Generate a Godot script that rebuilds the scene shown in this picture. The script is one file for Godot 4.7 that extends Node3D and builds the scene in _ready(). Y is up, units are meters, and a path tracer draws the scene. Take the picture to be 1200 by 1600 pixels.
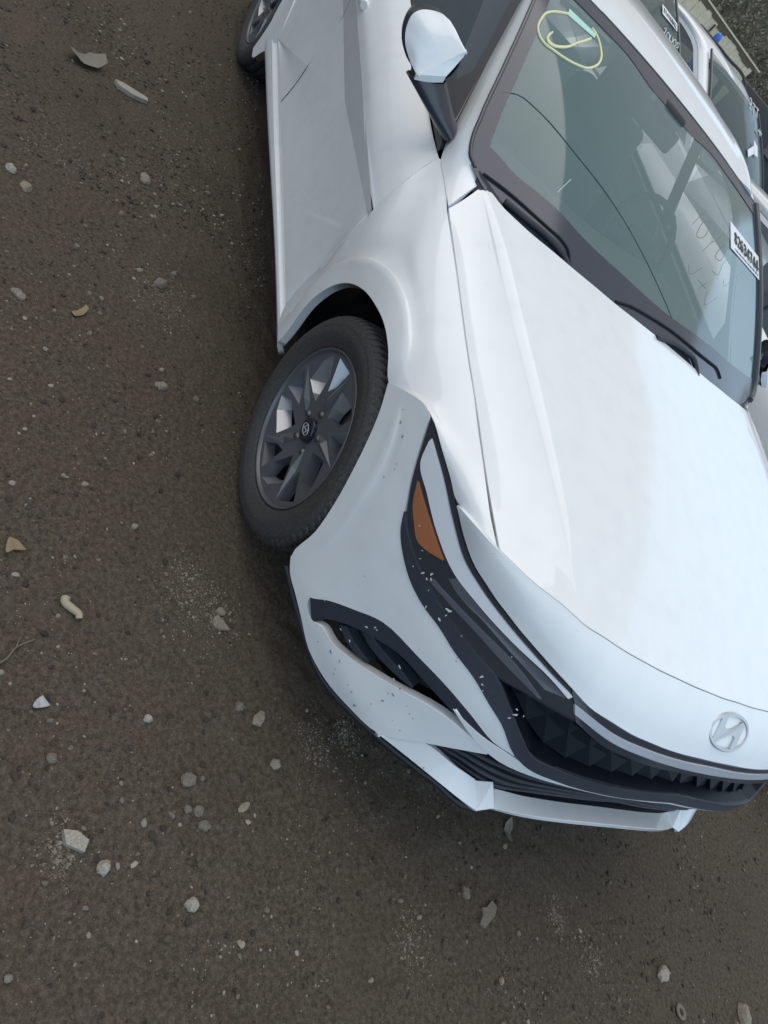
extends Node3D

# ------------------------------------------------------------------ shapes of the white sedan (metres)
var D := {}
var M := {}
var names := {}
var gen := RandomNumberGenerator.new()

func g(n: int, a: Array) -> Array:
	var rows := []
	var k := 0
	while k < a.size():
		var r := PackedVector3Array()
		for i in n:
			r.append(Vector3(a[k], a[k + 1], a[k + 2])); k += 3
		rows.append(r)
	return rows

func shapes() -> void:
	D["nose"] = g(41, [0.8139, 0.7041, -0.4714, 0.7961, 0.7217, -0.5241, 0.7567, 0.7332, -0.5744, 0.7313, 0.738, -0.5977, 0.7059, 0.7428, -0.6211, 0.6785, 0.7478, -0.6417, 0.6526, 0.7524, -0.6571, 0.6284, 0.7559, -0.6713, 0.6095, 0.7565, -0.682, 0.5962, 0.757, -0.6895, 0.5868, 0.7573, -0.6949, 0.5811, 0.7575, -0.6981, 0.518, 0.7582, -0.7144, 0.4544, 0.7569, -0.7286, 0.39, 0.7561, -0.7382, 0.3253, 0.7549, -0.7463, 0.2604, 0.7542, -0.7514, 0.1954, 0.7532, -0.7565, 0.1303, 0.7528, -0.7593, 0.0651, 0.7525, -0.7619, 0, 0.7534, -0.7615, -0.0651, 0.7525, -0.7619, -0.1303, 0.7528, -0.7593, -0.1954, 0.7532, -0.7565, -0.2604, 0.7542, -0.7514, -0.3253, 0.7549, -0.7463, -0.39, 0.7561, -0.7382, -0.4544, 0.7569, -0.7286, -0.518, 0.7582, -0.7144, -0.5811, 0.7575, -0.6981, -0.5868, 0.7573, -0.6949, -0.5962, 0.757, -0.6895, -0.6095, 0.7565, -0.682, -0.6284, 0.7559, -0.6713, -0.6526, 0.7524, -0.6571, -0.6785, 0.7478, -0.6417, -0.7059, 0.7428, -0.6211, -0.7313, 0.738, -0.5977, -0.7567, 0.7332, -0.5744, -0.7961, 0.7217, -0.5241, -0.8139, 0.7041, -0.4714, 0.814, 0.7032, -0.4717, 0.7944, 0.7123, -0.5237, 0.7573, 0.7178, -0.5799, 0.7334, 0.7215, -0.6058, 0.7094, 0.7254, -0.6316, 0.6829, 0.7292, -0.6543, 0.6583, 0.7327, -0.6724, 0.6347, 0.7352, -0.6883, 0.6161, 0.7357, -0.7002, 0.603, 0.736, -0.7085, 0.5937, 0.7362, -0.7144, 0.5881, 0.7364, -0.718, 0.5264, 0.7357, -0.7404, 0.4638, 0.7329, -0.7601, 0.3987, 0.7317, -0.7725, 0.3334, 0.7306, -0.7832, 0.2673, 0.7295, -0.7891, 0.2011, 0.7282, -0.7945, 0.1348, 0.7276, -0.7973, 0.0684, 0.7273, -0.7993, 0, 0.728, -0.7992, -0.0684, 0.7273, -0.7993, -0.1348, 0.7276, -0.7973, -0.2011, 0.7282, -0.7945, -0.2673, 0.7295, -0.7891, -0.3334, 0.7306, -0.7832, -0.3987, 0.7317, -0.7725, -0.4638, 0.7329, -0.7601, -0.5264, 0.7357, -0.7404, -0.5881, 0.7364, -0.718, -0.5937, 0.7362, -0.7144, -0.603, 0.736, -0.7085, -0.6161, 0.7357, -0.7002, -0.6347, 0.7352, -0.6883, -0.6583, 0.7327, -0.6724, -0.6829, 0.7292, -0.6543, -0.7094, 0.7254, -0.6316, -0.7334, 0.7215, -0.6058, -0.7573, 0.7178, -0.5799, -0.7944, 0.7123, -0.5237, -0.814, 0.7032, -0.4717, 0.814, 0.7018, -0.4717, 0.7912, 0.6976, -0.5197, 0.7561, 0.6943, -0.5809, 0.7338, 0.6965, -0.6093, 0.7111, 0.6988, -0.6375, 0.6857, 0.7012, -0.6627, 0.6627, 0.7034, -0.6838, 0.6398, 0.7048, -0.7019, 0.6215, 0.705, -0.7151, 0.6087, 0.7052, -0.7243, 0.5995, 0.7053, -0.7309, 0.594, 0.7054, -0.7348, 0.5341, 0.703, -0.7643, 0.4724, 0.6985, -0.7905, 0.4067, 0.697, -0.8061, 0.3405, 0.6958, -0.8198, 0.2731, 0.6944, -0.8267, 0.2055, 0.6926, -0.8325, 0.1378, 0.6919, -0.8353, 0.07, 0.6916, -0.8367, 0, 0.6919, -0.8369, -0.07, 0.6916, -0.8367, -0.1378, 0.6919, -0.8353, -0.2055, 0.6926, -0.8325, -0.2731, 0.6944, -0.8267, -0.3405, 0.6958, -0.8198, -0.4067, 0.697, -0.8061, -0.4724, 0.6985, -0.7905, -0.5341, 0.703, -0.7643, -0.594, 0.7054, -0.7348, -0.5995, 0.7053, -0.7309, -0.6087, 0.7052, -0.7243, -0.6215, 0.705, -0.7151, -0.6398, 0.7048, -0.7019, -0.6627, 0.7034, -0.6838, -0.6857, 0.7012, -0.6627, -0.7111, 0.6988, -0.6375, -0.7338, 0.6965, -0.6093, -0.7561, 0.6943, -0.5809, -0.7912, 0.6976, -0.5197, -0.814, 0.7018, -0.4717, 0.8139, 0.7001, -0.4714, 0.7865, 0.6791, -0.5117, 0.7528, 0.665, -0.576, 0.7319, 0.6651, -0.6066, 0.7105, 0.6653, -0.6367, 0.6861, 0.6663, -0.6642, 0.6646, 0.6672, -0.6884, 0.6425, 0.6675, -0.7085, 0.6245, 0.6675, -0.7231, 0.6119, 0.6675, -0.7332, 0.6029, 0.6675, -0.7405, 0.5975, 0.6675, -0.7448, 0.5392, 0.6635, -0.7814, 0.4785, 0.6572, -0.814, 0.4122, 0.6554, -0.8328, 0.3451, 0.6543, -0.8496, 0.2765, 0.6523, -0.8575, 0.2075, 0.6502, -0.8636, 0.1384, 0.6493, -0.8665, 0.0692, 0.6491, -0.8671, 0, 0.6489, -0.8677, -0.0692, 0.6491, -0.8671, -0.1384, 0.6493, -0.8665, -0.2075, 0.6502, -0.8636, -0.2765, 0.6523, -0.8575, -0.3451, 0.6543, -0.8496, -0.4122, 0.6554, -0.8328, -0.4785, 0.6572, -0.814, -0.5392, 0.6635, -0.7814, -0.5975, 0.6675, -0.7448, -0.6029, 0.6675, -0.7405, -0.6119, 0.6675, -0.7332, -0.6245, 0.6675, -0.7231, -0.6425, 0.6675, -0.7085, -0.6646, 0.6672, -0.6884, -0.6861, 0.6663, -0.6642, -0.7105, 0.6653, -0.6367, -0.7319, 0.6651, -0.6066, -0.7528, 0.665, -0.576, -0.7865, 0.6791, -0.5117, -0.8139, 0.7001, -0.4714])
	D["band_top"] = g(9, [0.5321, 0.6635, -0.7888, 0.4057, 0.6544, -0.8363, 0.2717, 0.6522, -0.8579, 0.136, 0.6493, -0.8665, 0, 0.6489, -0.8677, -0.136, 0.6493, -0.8665, -0.2717, 0.6522, -0.8579, -0.4057, 0.6544, -0.8363, -0.5321, 0.6635, -0.7888, 0.509, 0.6464, -0.8061, 0.3868, 0.6377, -0.8462, 0.2589, 0.6358, -0.8645, 0.1295, 0.6336, -0.8717, 0, 0.635, -0.8727, -0.1295, 0.6336, -0.8717, -0.2589, 0.6358, -0.8645, -0.3868, 0.6377, -0.8462, -0.509, 0.6464, -0.8061])
	D["band_silver"] = g(9, [0.509, 0.6473, -0.8089, 0.3868, 0.6386, -0.8491, 0.2589, 0.6367, -0.8674, 0.1295, 0.6345, -0.8745, 0, 0.6359, -0.8755, -0.1295, 0.6345, -0.8745, -0.2589, 0.6367, -0.8674, -0.3868, 0.6386, -0.8491, -0.509, 0.6473, -0.8089, 0.494, 0.6319, -0.8207, 0.3749, 0.6226, -0.8582, 0.2507, 0.6192, -0.8747, 0.1254, 0.6147, -0.8809, 0, 0.6139, -0.8831, -0.1254, 0.6147, -0.8809, -0.2507, 0.6192, -0.8747, -0.3749, 0.6226, -0.8582, -0.494, 0.6319, -0.8207])
	D["band_low"] = g(11, [0.494, 0.631, -0.8178, 0.3997, 0.6223, -0.8511, 0.3007, 0.62, -0.8683, 0.2006, 0.6165, -0.8743, 0.1004, 0.6129, -0.8793, 0, 0.613, -0.8803, -0.1004, 0.6129, -0.8793, -0.2006, 0.6165, -0.8743, -0.3007, 0.62, -0.8683, -0.3997, 0.6223, -0.8511, -0.494, 0.631, -0.8178, 0.4771, 0.6177, -0.829, 0.3861, 0.6048, -0.8594, 0.2907, 0.6005, -0.8747, 0.194, 0.5989, -0.8829, 0.097, 0.5989, -0.8846, 0, 0.599, -0.8851, -0.097, 0.5989, -0.8846, -0.194, 0.5989, -0.8829, -0.2907, 0.6005, -0.8747, -0.3861, 0.6048, -0.8594, -0.4771, 0.6177, -0.829])
	D["headlight"] = g(14, [0.8672, 0.7284, -0.28, 0.8456, 0.7183, -0.3568, 0.8261, 0.7086, -0.4141, 0.8099, 0.6983, -0.4565, 0.789, 0.6793, -0.5066, 0.7556, 0.6655, -0.5713, 0.7201, 0.6641, -0.6249, 0.6785, 0.6678, -0.6745, 0.6111, 0.6682, -0.7367, 0.5742, 0.6667, -0.7633, 0.5321, 0.6617, -0.7894, 0.5166, 0.6489, -0.8017, 0.5001, 0.6354, -0.8138, 0.4845, 0.6215, -0.8248, 0.8672, 0.7263, -0.2806, 0.8499, 0.7041, -0.3469, 0.8348, 0.6866, -0.3963, 0.8207, 0.6685, -0.4379, 0.8027, 0.6471, -0.4851, 0.7747, 0.634, -0.5454, 0.7431, 0.6314, -0.6001, 0.7079, 0.6349, -0.6493, 0.6515, 0.638, -0.7114, 0.6122, 0.6379, -0.7458, 0.5706, 0.6352, -0.7763, 0.5436, 0.6315, -0.7935, 0.5141, 0.6262, -0.8104, 0.4838, 0.6202, -0.8256, 0.8671, 0.7242, -0.2813, 0.8541, 0.6891, -0.3361, 0.8431, 0.6625, -0.3766, 0.8309, 0.6359, -0.4171, 0.8159, 0.6115, -0.4609, 0.793, 0.5989, -0.5162, 0.765, 0.5947, -0.572, 0.7353, 0.5972, -0.6203, 0.6883, 0.6023, -0.682, 0.6471, 0.6046, -0.7252, 0.6059, 0.6047, -0.7608, 0.5693, 0.6122, -0.7843, 0.5279, 0.6163, -0.8068, 0.4831, 0.6188, -0.8263, 0.8671, 0.7221, -0.282, 0.858, 0.674, -0.3252, 0.8507, 0.6379, -0.3562, 0.8402, 0.6024, -0.3952, 0.828, 0.5747, -0.4355, 0.8098, 0.5621, -0.4855, 0.7851, 0.5562, -0.5423, 0.7603, 0.5573, -0.5895, 0.721, 0.5637, -0.6503, 0.6782, 0.5693, -0.7032, 0.6374, 0.5725, -0.7441, 0.5927, 0.5921, -0.7745, 0.5409, 0.6064, -0.803, 0.4823, 0.6175, -0.827])
	D["daytime_light"] = g(9, [0.8565, 0.6992, -0.3258, 0.8506, 0.662, -0.3527, 0.8316, 0.6476, -0.4131, 0.8019, 0.6291, -0.4905, 0.763, 0.6201, -0.5697, 0.7263, 0.6285, -0.6259, 0.6587, 0.642, -0.7033, 0.5767, 0.6516, -0.767, 0.5258, 0.646, -0.7982, 0.8565, 0.7031, -0.3252, 0.8419, 0.6788, -0.3774, 0.8157, 0.6596, -0.4523, 0.7855, 0.6414, -0.5228, 0.7484, 0.636, -0.5906, 0.7034, 0.6427, -0.6529, 0.6381, 0.6506, -0.7201, 0.5711, 0.6542, -0.7697, 0.5245, 0.65, -0.7975, 0.8564, 0.707, -0.3246, 0.8325, 0.6946, -0.4007, 0.7986, 0.67, -0.4891, 0.7681, 0.6524, -0.5532, 0.733, 0.651, -0.6105, 0.6787, 0.6553, -0.6783, 0.6162, 0.6581, -0.7362, 0.5655, 0.6569, -0.7723, 0.5231, 0.6539, -0.7967])
	D["amber"] = g(6, [0.8429, 0.6377, -0.3815, 0.8333, 0.6065, -0.415, 0.8218, 0.5906, -0.4494, 0.8082, 0.5798, -0.4857, 0.8002, 0.5868, -0.5027, 0.7812, 0.6114, -0.5378, 0.8424, 0.6378, -0.383, 0.8319, 0.6193, -0.4169, 0.8194, 0.6088, -0.4524, 0.8064, 0.601, -0.4857, 0.7968, 0.6021, -0.5072, 0.7812, 0.6124, -0.5376, 0.8419, 0.638, -0.3845, 0.8305, 0.6319, -0.4187, 0.817, 0.6266, -0.4553, 0.8047, 0.6218, -0.4857, 0.7934, 0.6172, -0.5116, 0.7812, 0.6134, -0.5373])
	D["inner_fin"] = g(5, [0.7782, 0.5613, -0.555, 0.7465, 0.5759, -0.6082, 0.7038, 0.5912, -0.6659, 0.6408, 0.6012, -0.7321, 0.5646, 0.6054, -0.7893, 0.7746, 0.5717, -0.5594, 0.7436, 0.5871, -0.61, 0.6973, 0.6047, -0.6706, 0.6304, 0.6175, -0.7368, 0.5605, 0.6082, -0.791])
	D["trim_half"] = g(16, [0.8333, 0.5799, -0.4195, 0.8256, 0.5559, -0.4459, 0.8063, 0.5336, -0.4996, 0.7867, 0.5242, -0.5457, 0.7648, 0.5242, -0.589, 0.7343, 0.5321, -0.6389, 0.7027, 0.5317, -0.684, 0.6618, 0.5338, -0.7318, 0.6164, 0.5231, -0.7778, 0.581, 0.514, -0.8077, 0.5157, 0.4798, -0.8539, 0.4714, 0.4725, -0.8746, 0.4015, 0.4819, -0.8957, 0.238, 0.496, -0.9166, 0.0368, 0.5067, -0.9181, 0, 0.5089, -0.9175, 0.8326, 0.5807, -0.4214, 0.8263, 0.5654, -0.4422, 0.8081, 0.5478, -0.4926, 0.7901, 0.5409, -0.5349, 0.77, 0.5404, -0.5756, 0.7414, 0.5457, -0.6241, 0.7098, 0.5476, -0.6701, 0.6676, 0.5512, -0.7203, 0.6259, 0.5475, -0.7619, 0.5906, 0.5351, -0.7942, 0.5264, 0.5017, -0.8433, 0.479, 0.4876, -0.8688, 0.4161, 0.4957, -0.8886, 0.2758, 0.5083, -0.9097, 0.0857, 0.5193, -0.9139, 0, 0.5237, -0.9128, 0.8319, 0.5815, -0.4233, 0.8269, 0.5749, -0.4385, 0.8098, 0.5621, -0.4855, 0.7934, 0.5575, -0.5242, 0.7751, 0.5565, -0.5621, 0.7485, 0.5592, -0.6092, 0.7168, 0.5635, -0.6563, 0.6734, 0.5686, -0.7088, 0.6354, 0.5718, -0.7461, 0.6002, 0.5562, -0.7807, 0.5371, 0.5237, -0.8327, 0.4866, 0.5027, -0.8631, 0.4307, 0.5096, -0.8816, 0.3135, 0.5206, -0.9028, 0.1346, 0.5319, -0.9098, 0, 0.5384, -0.908])
	D["grille"] = g(17, [0.6374, 0.5725, -0.7441, 0.57, 0.5984, -0.787, 0.4954, 0.615, -0.8217, 0.4177, 0.6074, -0.8515, 0.3359, 0.6015, -0.87, 0.2522, 0.5997, -0.8788, 0.1683, 0.5989, -0.8833, 0.0841, 0.5989, -0.8848, 0, 0.599, -0.8851, -0.0841, 0.5989, -0.8848, -0.1683, 0.5989, -0.8833, -0.2522, 0.5997, -0.8788, -0.3359, 0.6015, -0.87, -0.4177, 0.6074, -0.8515, -0.4954, 0.615, -0.8217, -0.57, 0.5984, -0.787, -0.6374, 0.5725, -0.7441, 0.6359, 0.572, -0.7456, 0.5703, 0.5841, -0.7914, 0.498, 0.5889, -0.8291, 0.4202, 0.583, -0.8592, 0.3378, 0.5806, -0.8768, 0.2537, 0.5808, -0.8853, 0.1692, 0.5816, -0.8896, 0.0846, 0.5827, -0.8909, 0, 0.5839, -0.8908, -0.0846, 0.5827, -0.8909, -0.1692, 0.5816, -0.8896, -0.2537, 0.5808, -0.8853, -0.3378, 0.5806, -0.8768, -0.4202, 0.583, -0.8592, -0.498, 0.5889, -0.8291, -0.5703, 0.5841, -0.7914, -0.6359, 0.572, -0.7456, 0.6344, 0.5715, -0.7471, 0.5706, 0.5698, -0.7958, 0.5007, 0.5629, -0.8366, 0.4228, 0.5586, -0.8668, 0.3397, 0.5597, -0.8837, 0.2551, 0.5619, -0.8919, 0.1702, 0.5642, -0.8958, 0.0851, 0.5666, -0.897, 0, 0.5687, -0.8966, -0.0851, 0.5666, -0.897, -0.1702, 0.5642, -0.8958, -0.2551, 0.5619, -0.8919, -0.3397, 0.5597, -0.8837, -0.4228, 0.5586, -0.8668, -0.5007, 0.5629, -0.8366, -0.5706, 0.5698, -0.7958, -0.6344, 0.5715, -0.7471, 0.6329, 0.571, -0.7487, 0.571, 0.5556, -0.8001, 0.5033, 0.5368, -0.844, 0.4254, 0.5343, -0.8745, 0.3416, 0.5387, -0.8905, 0.2566, 0.543, -0.8984, 0.1711, 0.5469, -0.9021, 0.0856, 0.5504, -0.903, 0, 0.5536, -0.9023, -0.0856, 0.5504, -0.903, -0.1711, 0.5469, -0.9021, -0.2566, 0.543, -0.8984, -0.3416, 0.5387, -0.8905, -0.4254, 0.5343, -0.8745, -0.5033, 0.5368, -0.844, -0.571, 0.5556, -0.8001, -0.6329, 0.571, -0.7487, 0.6313, 0.5705, -0.7502, 0.5713, 0.5413, -0.8045, 0.506, 0.5108, -0.8514, 0.4279, 0.5099, -0.8821, 0.3435, 0.5178, -0.8974, 0.258, 0.5241, -0.905, 0.1721, 0.5296, -0.9083, 0.0861, 0.5343, -0.9091, 0, 0.5384, -0.908, -0.0861, 0.5343, -0.9091, -0.1721, 0.5296, -0.9083, -0.258, 0.5241, -0.905, -0.3435, 0.5178, -0.8974, -0.4279, 0.5099, -0.8821, -0.506, 0.5108, -0.8514, -0.5713, 0.5413, -0.8045, -0.6313, 0.5705, -0.7502])
	D["bumper_upper"] = g(16, [0.8958, 0.6517, -0.1366, 0.8906, 0.6071, -0.1859, 0.8854, 0.5473, -0.2312, 0.8801, 0.491, -0.2627, 0.8729, 0.4173, -0.2965, 0.8663, 0.3228, -0.3262, 0.8634, 0.2213, -0.3358, 0.832, 0.2395, -0.45, 0.8209, 0.2876, -0.4793, 0.7991, 0.3525, -0.5296, 0.7745, 0.4101, -0.5802, 0.7233, 0.4491, -0.6671, 0.6745, 0.4681, -0.7301, 0.618, 0.4721, -0.7863, 0.5604, 0.4662, -0.8298, 0.5128, 0.4749, -0.856, 0.8926, 0.6693, -0.1596, 0.8866, 0.635, -0.2081, 0.8802, 0.5828, -0.2549, 0.8741, 0.529, -0.2885, 0.8671, 0.4499, -0.322, 0.8596, 0.342, -0.3528, 0.8588, 0.2406, -0.357, 0.8286, 0.2722, -0.4594, 0.8174, 0.3136, -0.4867, 0.7958, 0.3712, -0.5362, 0.7709, 0.4235, -0.5868, 0.7217, 0.458, -0.6691, 0.6737, 0.4752, -0.7305, 0.6181, 0.4776, -0.7856, 0.5624, 0.4712, -0.8281, 0.5129, 0.4753, -0.8559, 0.8889, 0.6855, -0.1828, 0.8831, 0.6568, -0.2253, 0.8757, 0.6104, -0.2732, 0.8689, 0.5584, -0.3081, 0.8621, 0.4753, -0.3419, 0.8539, 0.3569, -0.3737, 0.8546, 0.2554, -0.3734, 0.8244, 0.3032, -0.4679, 0.8139, 0.3391, -0.4939, 0.7925, 0.3897, -0.5427, 0.7674, 0.4368, -0.5934, 0.72, 0.4669, -0.6711, 0.6727, 0.4821, -0.7308, 0.6182, 0.4829, -0.7848, 0.5643, 0.476, -0.8264, 0.513, 0.4758, -0.8558, 0.8857, 0.6968, -0.2001, 0.8803, 0.6582, -0.2337, 0.8712, 0.6122, -0.2813, 0.8644, 0.5609, -0.3161, 0.8583, 0.4812, -0.3494, 0.8512, 0.3663, -0.3788, 0.8532, 0.2657, -0.3782, 0.8206, 0.3336, -0.4764, 0.8105, 0.3641, -0.5011, 0.7894, 0.4079, -0.5492, 0.7638, 0.4498, -0.5997, 0.7183, 0.4756, -0.673, 0.6716, 0.4889, -0.7311, 0.6182, 0.4882, -0.7841, 0.5661, 0.4808, -0.8246, 0.5131, 0.4763, -0.8557, 0.8814, 0.7097, -0.2215, 0.8741, 0.6628, -0.2626, 0.8648, 0.6177, -0.3072, 0.8565, 0.5702, -0.3456, 0.8491, 0.5059, -0.381, 0.841, 0.4283, -0.4121, 0.8381, 0.363, -0.423, 0.8133, 0.3925, -0.4929, 0.8042, 0.4129, -0.5151, 0.7831, 0.4433, -0.5617, 0.7563, 0.475, -0.612, 0.7143, 0.4924, -0.6765, 0.6692, 0.5022, -0.7315, 0.618, 0.4985, -0.7824, 0.5693, 0.4901, -0.821, 0.5133, 0.4772, -0.8555, 0.8756, 0.7217, -0.2466, 0.8656, 0.6678, -0.2978, 0.8561, 0.6242, -0.3395, 0.8458, 0.5808, -0.3809, 0.8368, 0.5338, -0.4171, 0.8287, 0.4936, -0.4468, 0.8222, 0.46, -0.4674, 0.8047, 0.4624, -0.5124, 0.7963, 0.4709, -0.5316, 0.7748, 0.4854, -0.5763, 0.7459, 0.5045, -0.6261, 0.7088, 0.5125, -0.6805, 0.6657, 0.5182, -0.7317, 0.6174, 0.511, -0.7801, 0.5729, 0.5013, -0.8164, 0.5135, 0.4784, -0.8552, 0.8678, 0.7257, -0.2781, 0.8577, 0.6714, -0.3267, 0.8481, 0.6291, -0.366, 0.8361, 0.5889, -0.4098, 0.8256, 0.5559, -0.4459, 0.8163, 0.5442, -0.4727, 0.8063, 0.5336, -0.4996, 0.7942, 0.5261, -0.529, 0.7867, 0.5242, -0.5457, 0.7648, 0.5242, -0.589, 0.7343, 0.5321, -0.6389, 0.7027, 0.5317, -0.684, 0.6618, 0.5338, -0.7318, 0.6164, 0.5231, -0.7778, 0.5761, 0.5121, -0.8116, 0.5137, 0.4795, -0.855])
	D["bumper_lower"] = g(10, [0.8629, 0.2178, -0.3373, 0.8545, 0.2008, -0.3669, 0.8374, 0.1954, -0.4242, 0.8201, 0.1876, -0.4722, 0.7902, 0.1699, -0.54, 0.7549, 0.1766, -0.6107, 0.7141, 0.2087, -0.6877, 0.6753, 0.2438, -0.7485, 0.6223, 0.3272, -0.792, 0.5444, 0.4301, -0.8415, 0.8542, 0.2247, -0.3729, 0.8475, 0.2092, -0.3942, 0.8338, 0.2025, -0.4371, 0.8191, 0.1964, -0.4776, 0.7954, 0.1935, -0.5354, 0.7675, 0.2023, -0.5967, 0.7343, 0.236, -0.6654, 0.6908, 0.2739, -0.7267, 0.6286, 0.3539, -0.7834, 0.5452, 0.432, -0.841, 0.8434, 0.2314, -0.4125, 0.8389, 0.218, -0.4249, 0.8296, 0.2106, -0.4519, 0.8179, 0.2066, -0.4839, 0.8012, 0.2203, -0.53, 0.7802, 0.2297, -0.5795, 0.7519, 0.2609, -0.6362, 0.7065, 0.3061, -0.7005, 0.6362, 0.3849, -0.7738, 0.546, 0.4342, -0.8404, 0.8319, 0.2367, -0.4502, 0.8299, 0.2259, -0.4545, 0.8253, 0.2183, -0.4664, 0.8166, 0.2166, -0.4901, 0.8056, 0.2449, -0.5235, 0.79, 0.2534, -0.5605, 0.7667, 0.2825, -0.6054, 0.7221, 0.3379, -0.6748, 0.6443, 0.4157, -0.7647, 0.5469, 0.4364, -0.8398])
	D["bumper_heel"] = g(2, [0.8634, 0.2213, -0.3358, 0.8625, 0.2172, -0.3387, 0.8327, 0.2381, -0.4478, 0.8312, 0.2331, -0.4517])
	D["vent_frame"] = g(9, [0.8314, 0.2408, -0.4522, 0.8205, 0.2869, -0.4805, 0.7987, 0.3518, -0.5307, 0.774, 0.4093, -0.5812, 0.7227, 0.4482, -0.668, 0.6738, 0.4671, -0.7309, 0.6171, 0.4711, -0.7872, 0.5593, 0.465, -0.8306, 0.5142, 0.4727, -0.8555, 0.8222, 0.2282, -0.4771, 0.8167, 0.2682, -0.4934, 0.7962, 0.333, -0.5377, 0.77, 0.3904, -0.5897, 0.7315, 0.4278, -0.6554, 0.679, 0.45, -0.7259, 0.6296, 0.4564, -0.777, 0.5745, 0.4564, -0.821, 0.5147, 0.4705, -0.8555, 0.8121, 0.2143, -0.5012, 0.8125, 0.2489, -0.506, 0.7938, 0.3141, -0.5448, 0.766, 0.3713, -0.5983, 0.7401, 0.4066, -0.6423, 0.684, 0.4324, -0.7206, 0.6415, 0.4409, -0.7665, 0.589, 0.4471, -0.8111, 0.5151, 0.4682, -0.8555])
	D["vent_opening"] = g(9, [0.8121, 0.2143, -0.5012, 0.8125, 0.2489, -0.506, 0.7938, 0.3141, -0.5448, 0.766, 0.3713, -0.5983, 0.7401, 0.4066, -0.6423, 0.684, 0.4324, -0.7206, 0.6415, 0.4409, -0.7665, 0.589, 0.4471, -0.8111, 0.5151, 0.4682, -0.8555, 0.8116, 0.2135, -0.5023, 0.8076, 0.2506, -0.5186, 0.7919, 0.284, -0.5526, 0.766, 0.3271, -0.6016, 0.7311, 0.3725, -0.6583, 0.68, 0.4103, -0.7261, 0.638, 0.4318, -0.7702, 0.5888, 0.4404, -0.8116, 0.5296, 0.4526, -0.8489, 0.8111, 0.2126, -0.5034, 0.8026, 0.2521, -0.531, 0.79, 0.2534, -0.5605, 0.7667, 0.2825, -0.6054, 0.7221, 0.3379, -0.6748, 0.676, 0.388, -0.7318, 0.6345, 0.4226, -0.7739, 0.5887, 0.4336, -0.812, 0.5432, 0.4362, -0.842])
	D["vent_slat0"] = g(5, [0.7978, 0.2877, -0.5383, 0.7877, 0.2854, -0.5617, 0.7716, 0.2903, -0.5945, 0.7576, 0.3027, -0.6197, 0.752, 0.3123, -0.6287, 0.7934, 0.3018, -0.5469, 0.7818, 0.3017, -0.5723, 0.7666, 0.3076, -0.6024, 0.7565, 0.3125, -0.6206, 0.7512, 0.3155, -0.6298])
	D["vent_slat1"] = g(5, [0.7783, 0.3396, -0.5762, 0.7661, 0.3385, -0.6005, 0.742, 0.3501, -0.6424, 0.7118, 0.3699, -0.687, 0.6963, 0.3812, -0.7072, 0.7726, 0.3552, -0.5865, 0.7591, 0.3608, -0.6117, 0.7358, 0.3731, -0.6507, 0.7103, 0.3844, -0.6881, 0.6961, 0.385, -0.7072])
	D["lower_edge"] = g(19, [0.6426, 0.448, -0.7651, 0.5849, 0.4373, -0.814, 0.5202, 0.4376, -0.8542, 0.4515, 0.4554, -0.8819, 0.38, 0.4744, -0.9002, 0.3053, 0.4854, -0.9112, 0.2292, 0.491, -0.9173, 0.1529, 0.4945, -0.9193, 0.0764, 0.4972, -0.9199, 0, 0.5016, -0.9194, -0.0764, 0.4972, -0.9199, -0.1529, 0.4945, -0.9193, -0.2292, 0.491, -0.9173, -0.3053, 0.4854, -0.9112, -0.38, 0.4744, -0.9002, -0.4515, 0.4554, -0.8819, -0.5202, 0.4376, -0.8542, -0.5849, 0.4373, -0.814, -0.6426, 0.448, -0.7651, 0.64, 0.4485, -0.7677, 0.5817, 0.4562, -0.815, 0.5186, 0.4697, -0.8532, 0.449, 0.4731, -0.8816, 0.3765, 0.4834, -0.9002, 0.3022, 0.4919, -0.9111, 0.2267, 0.4942, -0.9172, 0.1511, 0.4977, -0.9186, 0.0755, 0.5016, -0.9189, 0, 0.5068, -0.9181, -0.0755, 0.5016, -0.9189, -0.1511, 0.4977, -0.9186, -0.2267, 0.4942, -0.9172, -0.3022, 0.4919, -0.9111, -0.3765, 0.4834, -0.9002, -0.449, 0.4731, -0.8816, -0.5186, 0.4697, -0.8532, -0.5817, 0.4562, -0.815, -0.64, 0.4485, -0.7677])
	D["lip_outer"] = g(5, [0.6753, 0.2438, -0.7485, 0.6174, 0.2717, -0.8055, 0.5431, 0.2841, -0.8569, 0.4838, 0.2834, -0.8874, 0.4331, 0.2792, -0.9073, 0.6726, 0.2451, -0.7478, 0.618, 0.2976, -0.7979, 0.5379, 0.3048, -0.8446, 0.4845, 0.2998, -0.8651, 0.4375, 0.2912, -0.8781, 0.6698, 0.2464, -0.7472, 0.6185, 0.3235, -0.7903, 0.5326, 0.3255, -0.8324, 0.4852, 0.3161, -0.8428, 0.442, 0.3031, -0.849])
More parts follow.
